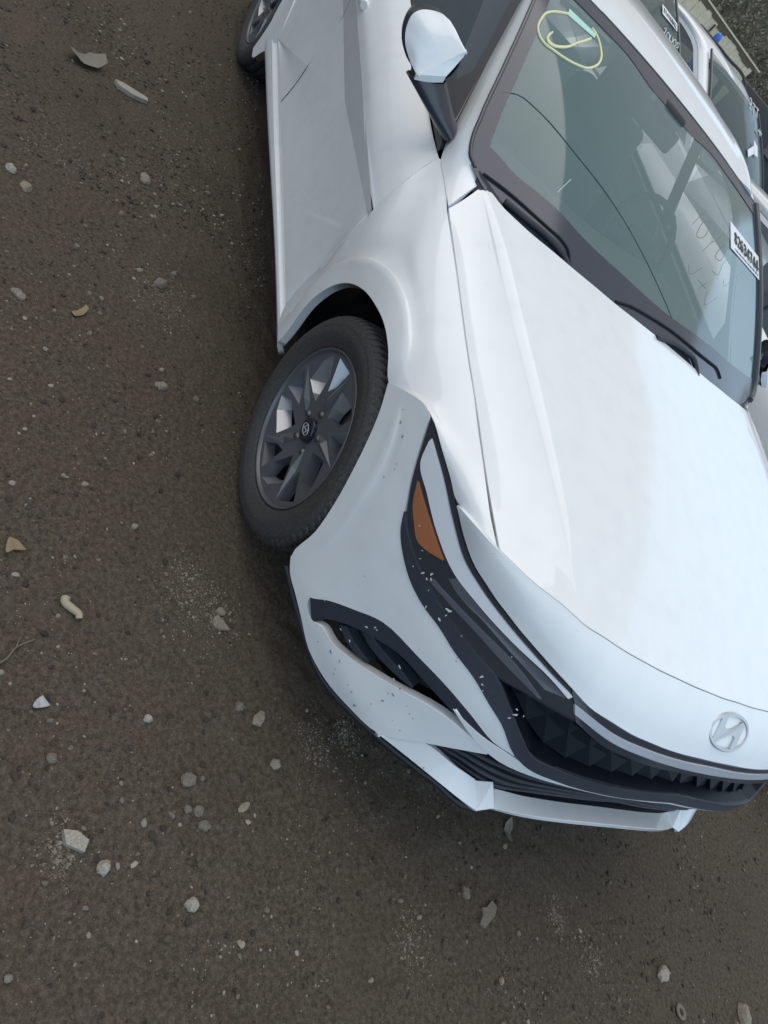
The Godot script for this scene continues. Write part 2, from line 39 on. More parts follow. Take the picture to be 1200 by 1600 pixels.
	D["lip_center"] = g(11, [0.3846, 0.2899, -0.9011, 0.3104, 0.3102, -0.914, 0.2336, 0.3225, -0.9205, 0.156, 0.3293, -0.9234, 0.0781, 0.3336, -0.9248, 0, 0.3348, -0.9251, -0.0781, 0.3336, -0.9248, -0.156, 0.3293, -0.9234, -0.2336, 0.3225, -0.9205, -0.3104, 0.3102, -0.914, -0.3846, 0.2899, -0.9011, 0.3818, 0.2946, -0.8808, 0.3073, 0.3099, -0.893, 0.2311, 0.3196, -0.899, 0.1542, 0.3257, -0.9021, 0.0772, 0.3295, -0.9033, 0, 0.3307, -0.9036, -0.0772, 0.3295, -0.9033, -0.1542, 0.3257, -0.9021, -0.2311, 0.3196, -0.899, -0.3073, 0.3099, -0.893, -0.3818, 0.2946, -0.8808, 0.379, 0.2993, -0.8604, 0.3042, 0.3095, -0.872, 0.2285, 0.3166, -0.8775, 0.1525, 0.322, -0.8807, 0.0763, 0.3254, -0.8818, 0, 0.3266, -0.882, -0.0763, 0.3254, -0.8818, -0.1525, 0.322, -0.8807, -0.2285, 0.3166, -0.8775, -0.3042, 0.3095, -0.872, -0.379, 0.2993, -0.8604])
	D["fin"] = g(2, [0.4331, 0.2792, -0.9073, 0.5011, 0.3538, -0.8691, 0.4091, 0.3099, -0.9082, 0.4785, 0.3782, -0.8768])
	D["lower_grille"] = g(17, [0.6203, 0.335, -0.7929, 0.573, 0.4007, -0.8235, 0.5083, 0.4358, -0.8603, 0.4301, 0.4605, -0.8891, 0.347, 0.4786, -0.9068, 0.2608, 0.4865, -0.9152, 0.174, 0.4914, -0.9197, 0.087, 0.4944, -0.9203, 0, 0.4989, -0.9201, -0.087, 0.4944, -0.9203, -0.174, 0.4914, -0.9197, -0.2608, 0.4865, -0.9152, -0.347, 0.4786, -0.9068, -0.4301, 0.4605, -0.8891, -0.5083, 0.4358, -0.8603, -0.573, 0.4007, -0.8235, -0.6203, 0.335, -0.7929, 0.6124, 0.3259, -0.7903, 0.5613, 0.3772, -0.8223, 0.4955, 0.4035, -0.8573, 0.4184, 0.4226, -0.8841, 0.338, 0.4428, -0.9005, 0.2542, 0.4524, -0.9083, 0.1696, 0.4582, -0.9125, 0.0848, 0.4619, -0.9132, 0, 0.4673, -0.9131, -0.0848, 0.4619, -0.9132, -0.1696, 0.4582, -0.9125, -0.2542, 0.4524, -0.9083, -0.338, 0.4428, -0.9005, -0.4184, 0.4226, -0.8841, -0.4955, 0.4035, -0.8573, -0.5613, 0.3772, -0.8223, -0.6124, 0.3259, -0.7903, 0.6046, 0.3169, -0.7878, 0.5497, 0.3538, -0.8212, 0.4827, 0.3711, -0.8544, 0.4068, 0.3847, -0.8792, 0.329, 0.4069, -0.8941, 0.2477, 0.4183, -0.9015, 0.1653, 0.4249, -0.9053, 0.0826, 0.4294, -0.9062, 0, 0.4357, -0.906, -0.0826, 0.4294, -0.9062, -0.1653, 0.4249, -0.9053, -0.2477, 0.4183, -0.9015, -0.329, 0.4069, -0.8941, -0.4068, 0.3847, -0.8792, -0.4827, 0.3711, -0.8544, -0.5497, 0.3538, -0.8212, -0.6046, 0.3169, -0.7878, 0.5967, 0.3079, -0.7853, 0.5381, 0.3303, -0.82, 0.4699, 0.3387, -0.8514, 0.3951, 0.3468, -0.8743, 0.32, 0.371, -0.8878, 0.2411, 0.3842, -0.8946, 0.1609, 0.3917, -0.8981, 0.0804, 0.3969, -0.8991, 0, 0.4042, -0.899, -0.0804, 0.3969, -0.8991, -0.1609, 0.3917, -0.8981, -0.2411, 0.3842, -0.8946, -0.32, 0.371, -0.8878, -0.3951, 0.3468, -0.8743, -0.4699, 0.3387, -0.8514, -0.5381, 0.3303, -0.82, -0.5967, 0.3079, -0.7853, 0.5889, 0.2989, -0.7828, 0.5264, 0.3068, -0.8189, 0.4571, 0.3063, -0.8484, 0.3835, 0.309, -0.8694, 0.311, 0.3352, -0.8814, 0.2346, 0.3501, -0.8878, 0.1566, 0.3584, -0.8909, 0.0782, 0.3644, -0.892, 0, 0.3726, -0.892, -0.0782, 0.3644, -0.892, -0.1566, 0.3584, -0.8909, -0.2346, 0.3501, -0.8878, -0.311, 0.3352, -0.8814, -0.3835, 0.309, -0.8694, -0.4571, 0.3063, -0.8484, -0.5264, 0.3068, -0.8189, -0.5889, 0.2989, -0.7828, 0.5811, 0.2898, -0.7802, 0.5148, 0.2834, -0.8177, 0.4443, 0.274, -0.8455, 0.3719, 0.2711, -0.8644, 0.302, 0.2993, -0.8751, 0.2281, 0.316, -0.8809, 0.1522, 0.3252, -0.8837, 0.076, 0.3319, -0.8849, 0, 0.341, -0.885, -0.076, 0.3319, -0.8849, -0.1522, 0.3252, -0.8837, -0.2281, 0.316, -0.8809, -0.302, 0.2993, -0.8751, -0.3719, 0.2711, -0.8644, -0.4443, 0.274, -0.8455, -0.5148, 0.2834, -0.8177, -0.5811, 0.2898, -0.7802])
	D["fender"] = g(16, [0.908, 0.2686, 0.3452, 0.9103, 0.3228, 0.3421, 0.9125, 0.4248, 0.3537, 0.9125, 0.5088, 0.3274, 0.9125, 0.5759, 0.2763, 0.9125, 0.6327, 0.1924, 0.9112, 0.6645, 0.1022, 0.9088, 0.6804, 0.0132, 0.9064, 0.6761, -0.0667, 0.8958, 0.6517, -0.1366, 0.8804, 0.7115, -0.2262, 0.8684, 0.7268, -0.2757, 0.8456, 0.7183, -0.3568, 0.8261, 0.7086, -0.4141, 0.8103, 0.6989, -0.4555, 0.8071, 0.6994, -0.4624, 0.9063, 0.2697, 0.3738, 0.9079, 0.3306, 0.378, 0.9098, 0.4363, 0.3906, 0.9121, 0.5296, 0.3617, 0.9121, 0.6152, 0.2909, 0.9093, 0.6802, 0.1855, 0.9044, 0.7058, 0.0989, 0.9001, 0.7134, 0.0143, 0.8986, 0.7047, -0.0688, 0.8904, 0.6735, -0.1554, 0.8737, 0.718, -0.2352, 0.8613, 0.7304, -0.2845, 0.8414, 0.7225, -0.3659, 0.8231, 0.7129, -0.4229, 0.8081, 0.7035, -0.4639, 0.8049, 0.7037, -0.4722, 0.9037, 0.2688, 0.4001, 0.904, 0.3348, 0.4116, 0.9053, 0.4433, 0.4256, 0.9115, 0.5465, 0.3906, 0.9112, 0.6464, 0.3038, 0.9017, 0.7137, 0.1887, 0.8943, 0.735, 0.1038, 0.8895, 0.7372, 0.0207, 0.8893, 0.7255, -0.0664, 0.8845, 0.6896, -0.1684, 0.8662, 0.7237, -0.2432, 0.8535, 0.7333, -0.2921, 0.8369, 0.7265, -0.3748, 0.8198, 0.7169, -0.4316, 0.8056, 0.7079, -0.4722, 0.8023, 0.7077, -0.4819, 0.9018, 0.267, 0.4173, 0.8999, 0.3335, 0.4283, 0.899, 0.4471, 0.4362, 0.9068, 0.5536, 0.3947, 0.9063, 0.6528, 0.3084, 0.8958, 0.7183, 0.196, 0.8878, 0.7398, 0.1102, 0.8818, 0.743, 0.0236, 0.8813, 0.7303, -0.0722, 0.8819, 0.6958, -0.1735, 0.8601, 0.7275, -0.2485, 0.847, 0.735, -0.2971, 0.8334, 0.7292, -0.3814, 0.8171, 0.7197, -0.438, 0.8035, 0.7109, -0.4782, 0.8002, 0.7105, -0.489, 0.9011, 0.2663, 0.4231, 0.8985, 0.3324, 0.4412, 0.8969, 0.4508, 0.4474, 0.9058, 0.583, 0.4122, 0.8991, 0.7047, 0.3554, 0.8701, 0.7718, 0.3012, 0.8665, 0.7819, 0.1745, 0.8604, 0.7749, 0.0444, 0.8571, 0.7566, -0.1021, 0.8577, 0.7318, -0.199, 0.8375, 0.7425, -0.2694, 0.8252, 0.7436, -0.3194, 0.8181, 0.7382, -0.4056, 0.8052, 0.7288, -0.4614, 0.7939, 0.721, -0.5006, 0.7904, 0.7195, -0.5152, 0.898, 0.2631, 0.4472, 0.8946, 0.3293, 0.4724, 0.8924, 0.4578, 0.4706, 0.9043, 0.619, 0.4343, 0.8839, 0.7572, 0.422, 0.8362, 0.8297, 0.4299, 0.8359, 0.8261, 0.2587, 0.8301, 0.8093, 0.0763, 0.8234, 0.7821, -0.1283, 0.8215, 0.7653, -0.2166, 0.8102, 0.759, -0.2924, 0.8008, 0.7543, -0.3462, 0.797, 0.7455, -0.4321, 0.7881, 0.7362, -0.487, 0.7794, 0.7295, -0.5248, 0.7756, 0.7269, -0.5441, 0.895, 0.26, 0.4688, 0.891, 0.3262, 0.5003, 0.888, 0.4633, 0.4916, 0.9025, 0.6491, 0.4543, 0.867, 0.8004, 0.4876, 0.8, 0.8795, 0.5575, 0.8062, 0.8613, 0.3381, 0.8006, 0.8343, 0.1088, 0.791, 0.7983, -0.1459, 0.7853, 0.7872, -0.2256, 0.7811, 0.7723, -0.3149, 0.7769, 0.7631, -0.3747, 0.7714, 0.7494, -0.4573, 0.7666, 0.7402, -0.5114, 0.7607, 0.7347, -0.5478, 0.7567, 0.7309, -0.5719])
	D["mirror_face"] = g(9, [0.8818, 1.0859, 0.665, 0.8913, 1.0726, 0.66, 0.9008, 1.0593, 0.655, 0.9103, 1.046, 0.65, 0.9198, 1.0327, 0.645, 0.9293, 1.0194, 0.64, 0.9388, 1.0061, 0.635, 0.9482, 0.9929, 0.63, 0.9577, 0.9796, 0.625, 0.8832, 1.0858, 0.6689, 0.9297, 1.0883, 0.6978, 0.948, 1.0778, 0.6981, 0.9658, 1.0639, 0.6939, 0.9766, 1.049, 0.6871, 0.9792, 1.0264, 0.6784, 0.9772, 1.0077, 0.6671, 0.9672, 0.9901, 0.6486, 0.9605, 0.9786, 0.6305, 0.8844, 1.0858, 0.672, 0.9589, 1.0962, 0.735, 0.9824, 1.0838, 0.745, 1.0056, 1.0665, 0.745, 1.017, 1.0493, 0.738, 1.0145, 1.02, 0.725, 1.0042, 0.9997, 0.705, 0.9803, 0.9828, 0.67, 0.9628, 0.9778, 0.635])
	D["mirror_low"] = g(3, [0.8818, 1.0859, 0.665, 0.9198, 1.0327, 0.645, 0.9577, 0.9796, 0.625, 0.8771, 1.0731, 0.668, 0.8839, 1.0447, 0.655, 0.8936, 1.0181, 0.638])
	D["mirror_low2"] = g(3, [0.9198, 1.0327, 0.645, 0.9385, 1.0059, 0.635, 0.9577, 0.9796, 0.625, 0.8936, 1.0181, 0.638, 0.9256, 0.9986, 0.632, 0.9575, 0.9795, 0.6255])
	D["mirror_flange"] = g(3, [0.8936, 1.0181, 0.638, 0.9256, 0.9986, 0.632, 0.9588, 0.9785, 0.6255, 0.8863, 1.0007, 0.645, 0.9203, 0.9783, 0.64, 0.9542, 0.9636, 0.635])
	D["hood"] = g(37, [0.7567, 0.7332, -0.5744, 0.7313, 0.738, -0.5977, 0.7059, 0.7428, -0.6211, 0.6785, 0.7478, -0.6417, 0.6526, 0.7524, -0.6571, 0.6284, 0.7559, -0.6713, 0.6095, 0.7565, -0.682, 0.5962, 0.757, -0.6895, 0.5868, 0.7573, -0.6949, 0.5811, 0.7575, -0.6981, 0.518, 0.7582, -0.7144, 0.4544, 0.7569, -0.7286, 0.39, 0.7561, -0.7382, 0.3253, 0.7549, -0.7463, 0.2604, 0.7542, -0.7514, 0.1954, 0.7532, -0.7565, 0.1303, 0.7528, -0.7593, 0.0651, 0.7525, -0.7619, 0, 0.7534, -0.7615, -0.0651, 0.7525, -0.7619, -0.1303, 0.7528, -0.7593, -0.1954, 0.7532, -0.7565, -0.2604, 0.7542, -0.7514, -0.3253, 0.7549, -0.7463, -0.39, 0.7561, -0.7382, -0.4544, 0.7569, -0.7286, -0.518, 0.7582, -0.7144, -0.5811, 0.7575, -0.6981, -0.5868, 0.7573, -0.6949, -0.5962, 0.757, -0.6895, -0.6095, 0.7565, -0.682, -0.6284, 0.7559, -0.6713, -0.6526, 0.7524, -0.6571, -0.6785, 0.7478, -0.6417, -0.7059, 0.7428, -0.6211, -0.7313, 0.738, -0.5977, -0.7567, 0.7332, -0.5744, 0.7736, 0.7579, -0.4231, 0.7501, 0.7588, -0.4403, 0.7266, 0.7618, -0.4576, 0.7015, 0.7673, -0.4725, 0.678, 0.7741, -0.483, 0.656, 0.7816, -0.4928, 0.6388, 0.7879, -0.5001, 0.6268, 0.7927, -0.5052, 0.6182, 0.7964, -0.5089, 0.613, 0.7994, -0.5111, 0.5501, 0.8017, -0.535, 0.4855, 0.8011, -0.5552, 0.4169, 0.8014, -0.5662, 0.3478, 0.8014, -0.5746, 0.2784, 0.8017, -0.5796, 0.2089, 0.8015, -0.5845, 0.1393, 0.8019, -0.5864, 0.0696, 0.8022, -0.5882, 0, 0.8033, -0.5874, -0.0696, 0.8022, -0.5882, -0.1393, 0.8019, -0.5864, -0.2089, 0.8015, -0.5845, -0.2784, 0.8017, -0.5796, -0.3478, 0.8014, -0.5746, -0.4169, 0.8014, -0.5662, -0.4855, 0.8011, -0.5552, -0.5501, 0.8017, -0.535, -0.613, 0.7994, -0.5111, -0.6182, 0.7964, -0.5089, -0.6268, 0.7927, -0.5052, -0.6388, 0.7879, -0.5001, -0.656, 0.7816, -0.4928, -0.678, 0.7741, -0.483, -0.7015, 0.7673, -0.4725, -0.7266, 0.7618, -0.4576, -0.7501, 0.7588, -0.4403, -0.7736, 0.7579, -0.4231, 0.7834, 0.7823, -0.271, 0.7627, 0.7812, -0.2819, 0.742, 0.7832, -0.2928, 0.72, 0.7888, -0.3017, 0.6996, 0.7967, -0.3073, 0.6805, 0.8061, -0.3124, 0.6656, 0.8148, -0.3162, 0.6552, 0.8216, -0.3188, 0.6478, 0.8268, -0.3207, 0.6433, 0.8306, -0.3219, 0.5808, 0.8368, -0.3537, 0.5152, 0.8373, -0.3802, 0.4426, 0.8384, -0.3926, 0.3694, 0.8391, -0.4017, 0.2956, 0.8399, -0.4068, 0.2218, 0.8401, -0.4118, 0.1479, 0.8408, -0.413, 0.0739, 0.8414, -0.4142, 0, 0.8425, -0.4133, -0.0739, 0.8414, -0.4142, -0.1479, 0.8408, -0.413, -0.2218, 0.8401, -0.4118, -0.2956, 0.8399, -0.4068, -0.3694, 0.8391, -0.4017, -0.4426, 0.8384, -0.3926, -0.5152, 0.8373, -0.3802, -0.5808, 0.8368, -0.3537, -0.6433, 0.8306, -0.3219, -0.6478, 0.8268, -0.3207, -0.6552, 0.8216, -0.3188, -0.6656, 0.8148, -0.3162, -0.6805, 0.8061, -0.3124, -0.6996, 0.7967, -0.3073, -0.72, 0.7888, -0.3017, -0.742, 0.7832, -0.2928, -0.7627, 0.7812, -0.2819, -0.7834, 0.7823, -0.271, 0.7933, 0.8045, -0.1185, 0.7752, 0.8047, -0.1231, 0.7571, 0.8079, -0.1276, 0.7381, 0.8143, -0.1305, 0.7206, 0.8227, -0.1309, 0.7044, 0.8326, -0.1313, 0.6917, 0.8415, -0.1315, 0.6828, 0.8484, -0.1317, 0.6764, 0.8537, -0.1318, 0.6726, 0.8575, -0.1318, 0.6106, 0.868, -0.1716, 0.5442, 0.8696, -0.2044, 0.4678, 0.8715, -0.2186, 0.3904, 0.8727, -0.2283, 0.3124, 0.8737, -0.2336, 0.2345, 0.8741, -0.2387, 0.1563, 0.875, -0.2395, 0.0782, 0.8758, -0.2401, 0, 0.8769, -0.2392, -0.0782, 0.8758, -0.2401, -0.1563, 0.875, -0.2395, -0.2345, 0.8741, -0.2387, -0.3124, 0.8737, -0.2336, -0.3904, 0.8727, -0.2283, -0.4678, 0.8715, -0.2186, -0.5442, 0.8696, -0.2044, -0.6106, 0.868, -0.1716, -0.6726, 0.8575, -0.1318, -0.6764, 0.8537, -0.1318, -0.6828, 0.8484, -0.1317, -0.6917, 0.8415, -0.1315, -0.7044, 0.8326, -0.1313, -0.7206, 0.8227, -0.1309, -0.7381, 0.8143, -0.1305, -0.7571, 0.8079, -0.1276, -0.7752, 0.8047, -0.1231, -0.7933, 0.8045, -0.1185, 0.7985, 0.826, 0.0342, 0.7827, 0.8273, 0.0362, 0.7669, 0.8314, 0.0382, 0.7505, 0.8386, 0.0416, 0.7357, 0.8474, 0.0463, 0.7219, 0.8576, 0.0507, 0.7112, 0.8667, 0.0542, 0.7037, 0.8737, 0.0566, 0.6984, 0.879, 0.0583, 0.6951, 0.8826, 0.0594, 0.6344, 0.8944, 0.0115, 0.5679, 0.8992, -0.0278, 0.4884, 0.9023, -0.0437, 0.4076, 0.9039, -0.0542, 0.3262, 0.9053, -0.0599, 0.2448, 0.9059, -0.0653, 0.1632, 0.907, -0.0656, 0.0816, 0.9078, -0.0659, 0, 0.909, -0.0652, -0.0816, 0.9078, -0.0659, -0.1632, 0.907, -0.0656, -0.2448, 0.9059, -0.0653, -0.3262, 0.9053, -0.0599, -0.4076, 0.9039, -0.0542, -0.4884, 0.9023, -0.0437, -0.5679, 0.8992, -0.0278, -0.6344, 0.8944, 0.0115, -0.6951, 0.8826, 0.0594, -0.6984, 0.879, 0.0583, -0.7037, 0.8737, 0.0566, -0.7112, 0.8667, 0.0542, -0.7219, 0.8576, 0.0507, -0.7357, 0.8474, 0.0463, -0.7505, 0.8386, 0.0416, -0.7669, 0.8314, 0.0382, -0.7827, 0.8273, 0.0362, -0.7985, 0.826, 0.0342, 0.8029, 0.8473, 0.1871, 0.7883, 0.8495, 0.1958, 0.7736, 0.8543, 0.2045, 0.7587, 0.8619, 0.2141, 0.7456, 0.8709, 0.2242, 0.7334, 0.881, 0.2335, 0.724, 0.89, 0.2408, 0.7174, 0.8968, 0.2458, 0.7126, 0.902, 0.2495, 0.7098, 0.9063, 0.2516, 0.6512, 0.9186, 0.1955, 0.5855, 0.9261, 0.1496, 0.5037, 0.9302, 0.1319, 0.4205, 0.9322, 0.1204, 0.3366, 0.9338, 0.1143, 0.2526, 0.9346, 0.1084, 0.1684, 0.9357, 0.1084, 0.0842, 0.9367, 0.1084, 0, 0.9378, 0.1089, -0.0842, 0.9367, 0.1084, -0.1684, 0.9357, 0.1084, -0.2526, 0.9346, 0.1084, -0.3366, 0.9338, 0.1143, -0.4205, 0.9322, 0.1204, -0.5037, 0.9302, 0.1319, -0.5855, 0.9261, 0.1496, -0.6512, 0.9186, 0.1955, -0.7098, 0.9063, 0.2516, -0.7126, 0.902, 0.2495, -0.7174, 0.8968, 0.2458, -0.724, 0.89, 0.2408, -0.7334, 0.881, 0.2335, -0.7456, 0.8709, 0.2242, -0.7587, 0.8619, 0.2141, -0.7736, 0.8543, 0.2045, -0.7883, 0.8495, 0.1958, -0.8029, 0.8473, 0.1871, 0.806, 0.8647, 0.3404, 0.7918, 0.8734, 0.3559, 0.7776, 0.883, 0.3713, 0.7635, 0.8927, 0.3873, 0.7515, 0.9004, 0.4027, 0.7403, 0.9081, 0.4171, 0.7317, 0.9144, 0.4281, 0.7256, 0.919, 0.4358, 0.7213, 0.9223, 0.4413, 0.7187, 0.9244, 0.4447, 0.6629, 0.9378, 0.3802, 0.5986, 0.9484, 0.3276, 0.5153, 0.9541, 0.3079, 0.4302, 0.9567, 0.2955, 0.3443, 0.9586, 0.2888, 0.2584, 0.9596, 0.2824, 0.1723, 0.9609, 0.2826, 0.0861, 0.9619, 0.2828, 0, 0.9629, 0.283, -0.0861, 0.9619, 0.2828, -0.1723, 0.9609, 0.2826, -0.2584, 0.9596, 0.2824, -0.3443, 0.9586, 0.2888, -0.4302, 0.9567, 0.2955, -0.5153, 0.9541, 0.3079, -0.5986, 0.9484, 0.3276, -0.6629, 0.9378, 0.3802, -0.7187, 0.9244, 0.4447, -0.7213, 0.9223, 0.4413, -0.7256, 0.919, 0.4358, -0.7317, 0.9144, 0.4281, -0.7403, 0.9081, 0.4171, -0.7515, 0.9004, 0.4027, -0.7635, 0.8927, 0.3873, -0.7776, 0.883, 0.3713, -0.7918, 0.8734, 0.3559, -0.806, 0.8647, 0.3404])
	D["lamp_bezel"] = g(5, [0.7639, 0.6021, -0.5722, 0.7431, 0.6037, -0.6066, 0.7127, 0.6167, -0.6477, 0.6464, 0.6265, -0.7196, 0.5684, 0.6278, -0.78, 0.7584, 0.6169, -0.5784, 0.7222, 0.6263, -0.6322, 0.6561, 0.6388, -0.7067, 0.5876, 0.646, -0.7615, 0.5294, 0.6427, -0.7975])

# ------------------------------------------------------------------ scene helpers
func numbered(called: String) -> String:
	if not names.has(called):
		names[called] = 0
		return called
	names[called] += 1
	return "%s_%03d" % [called, names[called]]

func thing(called: String, label: String, category: String, at := Vector3.ZERO, turn := 0.0, group := "") -> Node3D:
	var o := Node3D.new()
	o.name = numbered(called)
	add_child(o)
	o.position = at
	o.rotation.y = turn
	tag(o, label, category, group)
	return o

func tag(o: Node, label: String, category: String, group := "", kind := "") -> void:
	if label: o.set_meta("label", label)
	if category: o.set_meta("category", category)
	if group: o.set_meta("group", group)
	if kind: o.set_meta("kind", kind)

func put(called: String, st: SurfaceTool, m: Material, parent: Node = null) -> MeshInstance3D:
	var o := MeshInstance3D.new()
	o.mesh = st.commit()
	o.material_override = m
	if parent == null:
		o.name = numbered(called)
		add_child(o)
	else:
		o.name = called
		parent.add_child(o, true)
	return o

func again(called: String, src: MeshInstance3D, parent: Node, xf: Transform3D) -> MeshInstance3D:
	var o := MeshInstance3D.new()
	o.mesh = src.mesh
	o.material_override = src.material_override
	o.name = called
	o.transform = xf
	parent.add_child(o, true)
	return o

func stool() -> SurfaceTool:
	var st := SurfaceTool.new()
	st.begin(Mesh.PRIMITIVE_TRIANGLES)
	return st

func mirrored(rows: Array) -> Array:
	var out := []
	for r in rows:
		var q := PackedVector3Array()
		for p in r: q.append(Vector3(-p.x, p.y, p.z))
		out.append(q)
	return out

func moved(rows: Array, d: Vector3) -> Array:
	var out := []
	for r in rows:
		var q := PackedVector3Array()
		for p in r: q.append(p + d)
		out.append(q)
	return out

func cat(a: Vector3, b: Vector3, c: Vector3, d: Vector3, t: float) -> Vector3:
	# Catmull-Rom with tangents shortened beside short spans, so that it never loops
	var l0 := a.distance_to(b) + 1e-6
	var l1 := b.distance_to(c) + 1e-6
	var l2 := c.distance_to(d) + 1e-6
	var m1 := ((b - a) / l0 * l1 + (c - b) / l1 * l0) / (l0 + l1) * l1
	var m2 := ((c - b) / l1 * l2 + (d - c) / l2 * l1) / (l1 + l2) * l1
	var t2 := t * t
	var t3 := t2 * t
	return b * (2 * t3 - 3 * t2 + 1) + m1 * (t3 - 2 * t2 + t) + c * (-2 * t3 + 3 * t2) + m2 * (t3 - t2)

func curve(p: PackedVector3Array, k: int) -> PackedVector3Array:
	var n := p.size()
	var out := PackedVector3Array()
	if n == 2 or k == 1:
		if k == 1: return p
		for i in k + 1: out.append(p[0].lerp(p[1], i / float(k)))
		return out
	for i in n - 1:
		var a: Vector3 = p[i - 1] if i > 0 else p[0] * 2 - p[1]
		var d: Vector3 = p[i + 2] if i < n - 2 else p[n - 1] * 2 - p[n - 2]
		for s in k: out.append(cat(a, p[i], p[i + 1], d, s / float(k)))
	out.append(p[n - 1])
	return out

func grid(rows: Array, ku: int, kv: int) -> Array:
	var wide := []
	for r in rows: wide.append(curve(r, ku))
	var n: int = wide[0].size()
	var cols := []
	for j in n:
		var c := PackedVector3Array()
		for r in wide: c.append(r[j])
		cols.append(curve(c, kv))
	var m: int = cols[0].size()
	var out := []
	for i in m:
		var r := PackedVector3Array()
		for j in n: r.append(cols[j][i])
		out.append(r)
	return out

func tri(st: SurfaceTool, a: Vector3, b: Vector3, c: Vector3, na: Vector3, nb: Vector3, nc: Vector3) -> void:
	if (b - a).cross(c - a).dot(na + nb + nc) > 0:
		st.set_normal(na); st.add_vertex(a); st.set_normal(nc); st.add_vertex(c); st.set_normal(nb); st.add_vertex(b)
	else:
		st.set_normal(na); st.add_vertex(a); st.set_normal(nb); st.add_vertex(b); st.set_normal(nc); st.add_vertex(c)

func quad(st: SurfaceTool, a: Vector3, b: Vector3, c: Vector3, d: Vector3, hint: Vector3) -> void:
	var n := (c - a).cross(d - b)
	if n.length() < 1e-12: n = (b - a).cross(c - a)
	if n.length() < 1e-14: return
	n = n.normalized()
	if n.dot(hint) < 0: n = -n
	tri(st, a, b, c, n, n, n)
	tri(st, a, c, d, n, n, n)

func face(st: SurfaceTool, a: Vector3, b: Vector3, c: Vector3, hint: Vector3) -> void:
	var n := (b - a).cross(c - a)
	if n.length() < 1e-14: return
	n = n.normalized()
	if n.dot(hint) < 0: n = -n
	tri(st, a, b, c, n, n, n)

func hub(p: Vector3) -> Vector3:
	return Vector3(0, 0.45, clampf(p.z, -0.25, 3.3))

# a smooth panel through a grid of points; gap pulls its borders in, depth turns them inwards
func surf(st: SurfaceTool, rows: Array, ku := 4, kv := 4, gap := 0.0, depth := 0.0, lift := 0.0, centre = null) -> void:
	var V := grid(rows, ku, kv)
	var m := V.size()
	var n: int = V[0].size()
	var N := []
	var s := 0.0
	for i in m:
		var r := PackedVector3Array()
		for j in n:
			var nn := Vector3.ZERO
			for e in [1, 2, 4]:
				var du: Vector3 = V[i][mini(j + e, n - 1)] - V[i][maxi(j - e, 0)]
				var dv: Vector3 = V[mini(i + e, m - 1)][j] - V[maxi(i - e, 0)][j]
				nn = du.cross(dv)
				if nn.length() > 1e-9 and du.length() > 1e-4 and dv.length() > 1e-4 and nn.length() > 0.06 * du.length() * dv.length(): break
			nn = nn.normalized()
			r.append(nn)
			s += nn.dot(V[i][j] - (hub(V[i][j]) if centre == null else centre))
		N.append(r)
	var sg := 1.0 if s >= 0 else -1.0
	for i in m:
		for j in n: N[i][j] = N[i][j] * sg
	# in-plane outward directions on the border
	var out := {}
	for i in m:
		for j in n:
			if i > 0 and j > 0 and i < m - 1 and j < n - 1: continue
			var o := Vector3.ZERO
			if j == 0: o += (V[i][0] - V[i][1]).normalized()
			if j == n - 1: o += (V[i][n - 1] - V[i][n - 2]).normalized()
			if i == 0: o += (V[0][j] - V[1][j]).normalized()
			if i == m - 1: o += (V[m - 1][j] - V[m - 2][j]).normalized()
			o -= N[i][j] * o.dot(N[i][j])
			out[Vector2i(i, j)] = o.normalized()
	var W := []
	for i in m:
		var r := PackedVector3Array()
		for j in n:
			var p: Vector3 = V[i][j] + N[i][j] * lift
			if gap > 0.0 and out.has(Vector2i(i, j)): p -= out[Vector2i(i, j)] * gap
			r.append(p)
		W.append(r)
	for i in m - 1:
		for j in n - 1:
			tri(st, W[i][j], W[i][j + 1], W[i + 1][j + 1], N[i][j], N[i][j + 1], N[i + 1][j + 1])
			tri(st, W[i][j], W[i + 1][j + 1], W[i + 1][j], N[i][j], N[i + 1][j + 1], N[i + 1][j])
	if depth <= 0.0: return
	var ring: Array[Vector2i] = []
	for j in n: ring.append(Vector2i(0, j))
	for i in range(1, m): ring.append(Vector2i(i, n - 1))
	for j in range(n - 2, -1, -1): ring.append(Vector2i(m - 1, j))
	for i in range(m - 2, 0, -1): ring.append(Vector2i(i, 0))
	var b := minf(0.0016, depth * 0.3)
	for k in ring.size():
		var p := ring[k]
		var q := ring[(k + 1) % ring.size()]
		var P: Vector3 = W[p.x][p.y]
		var Q: Vector3 = W[q.x][q.y]
		if P.distance_to(Q) < 1e-5: continue
		var op: Vector3 = out[p]
		var oq: Vector3 = out[q]
		var np: Vector3 = N[p.x][p.y]
		var nq: Vector3 = N[q.x][q.y]
		var P1 := P + op * b - np * b
		var Q1 := Q + oq * b - nq * b
		var P2 := P1 - np * depth
		var Q2 := Q1 - nq * depth
		tri(st, P, Q, Q1, np, nq, oq); tri(st, P, Q1, P1, np, oq, op)
		tri(st, P1, Q1, Q2, op, oq, oq); tri(st, P1, Q2, P2, op, oq, op)

func box(st: SurfaceTool, c: Vector3, s: Vector3, basis := Basis.IDENTITY) -> void:
	var h := s * 0.5
	for ax in 3:
		for sg in [-1.0, 1.0]:
			var n := Vector3.ZERO; n[ax] = sg
			var u := Vector3.ZERO; u[(ax + 1) % 3] = 1
			var v := Vector3.ZERO; v[(ax + 2) % 3] = 1
			var p := []
			for q in [[-1, -1], [1, -1], [1, 1], [-1, 1]]:
				p.append(c + basis * ((n + u * q[0] + v * q[1]) * h))
			quad(st, p[0], p[1], p[2], p[3], basis * n)

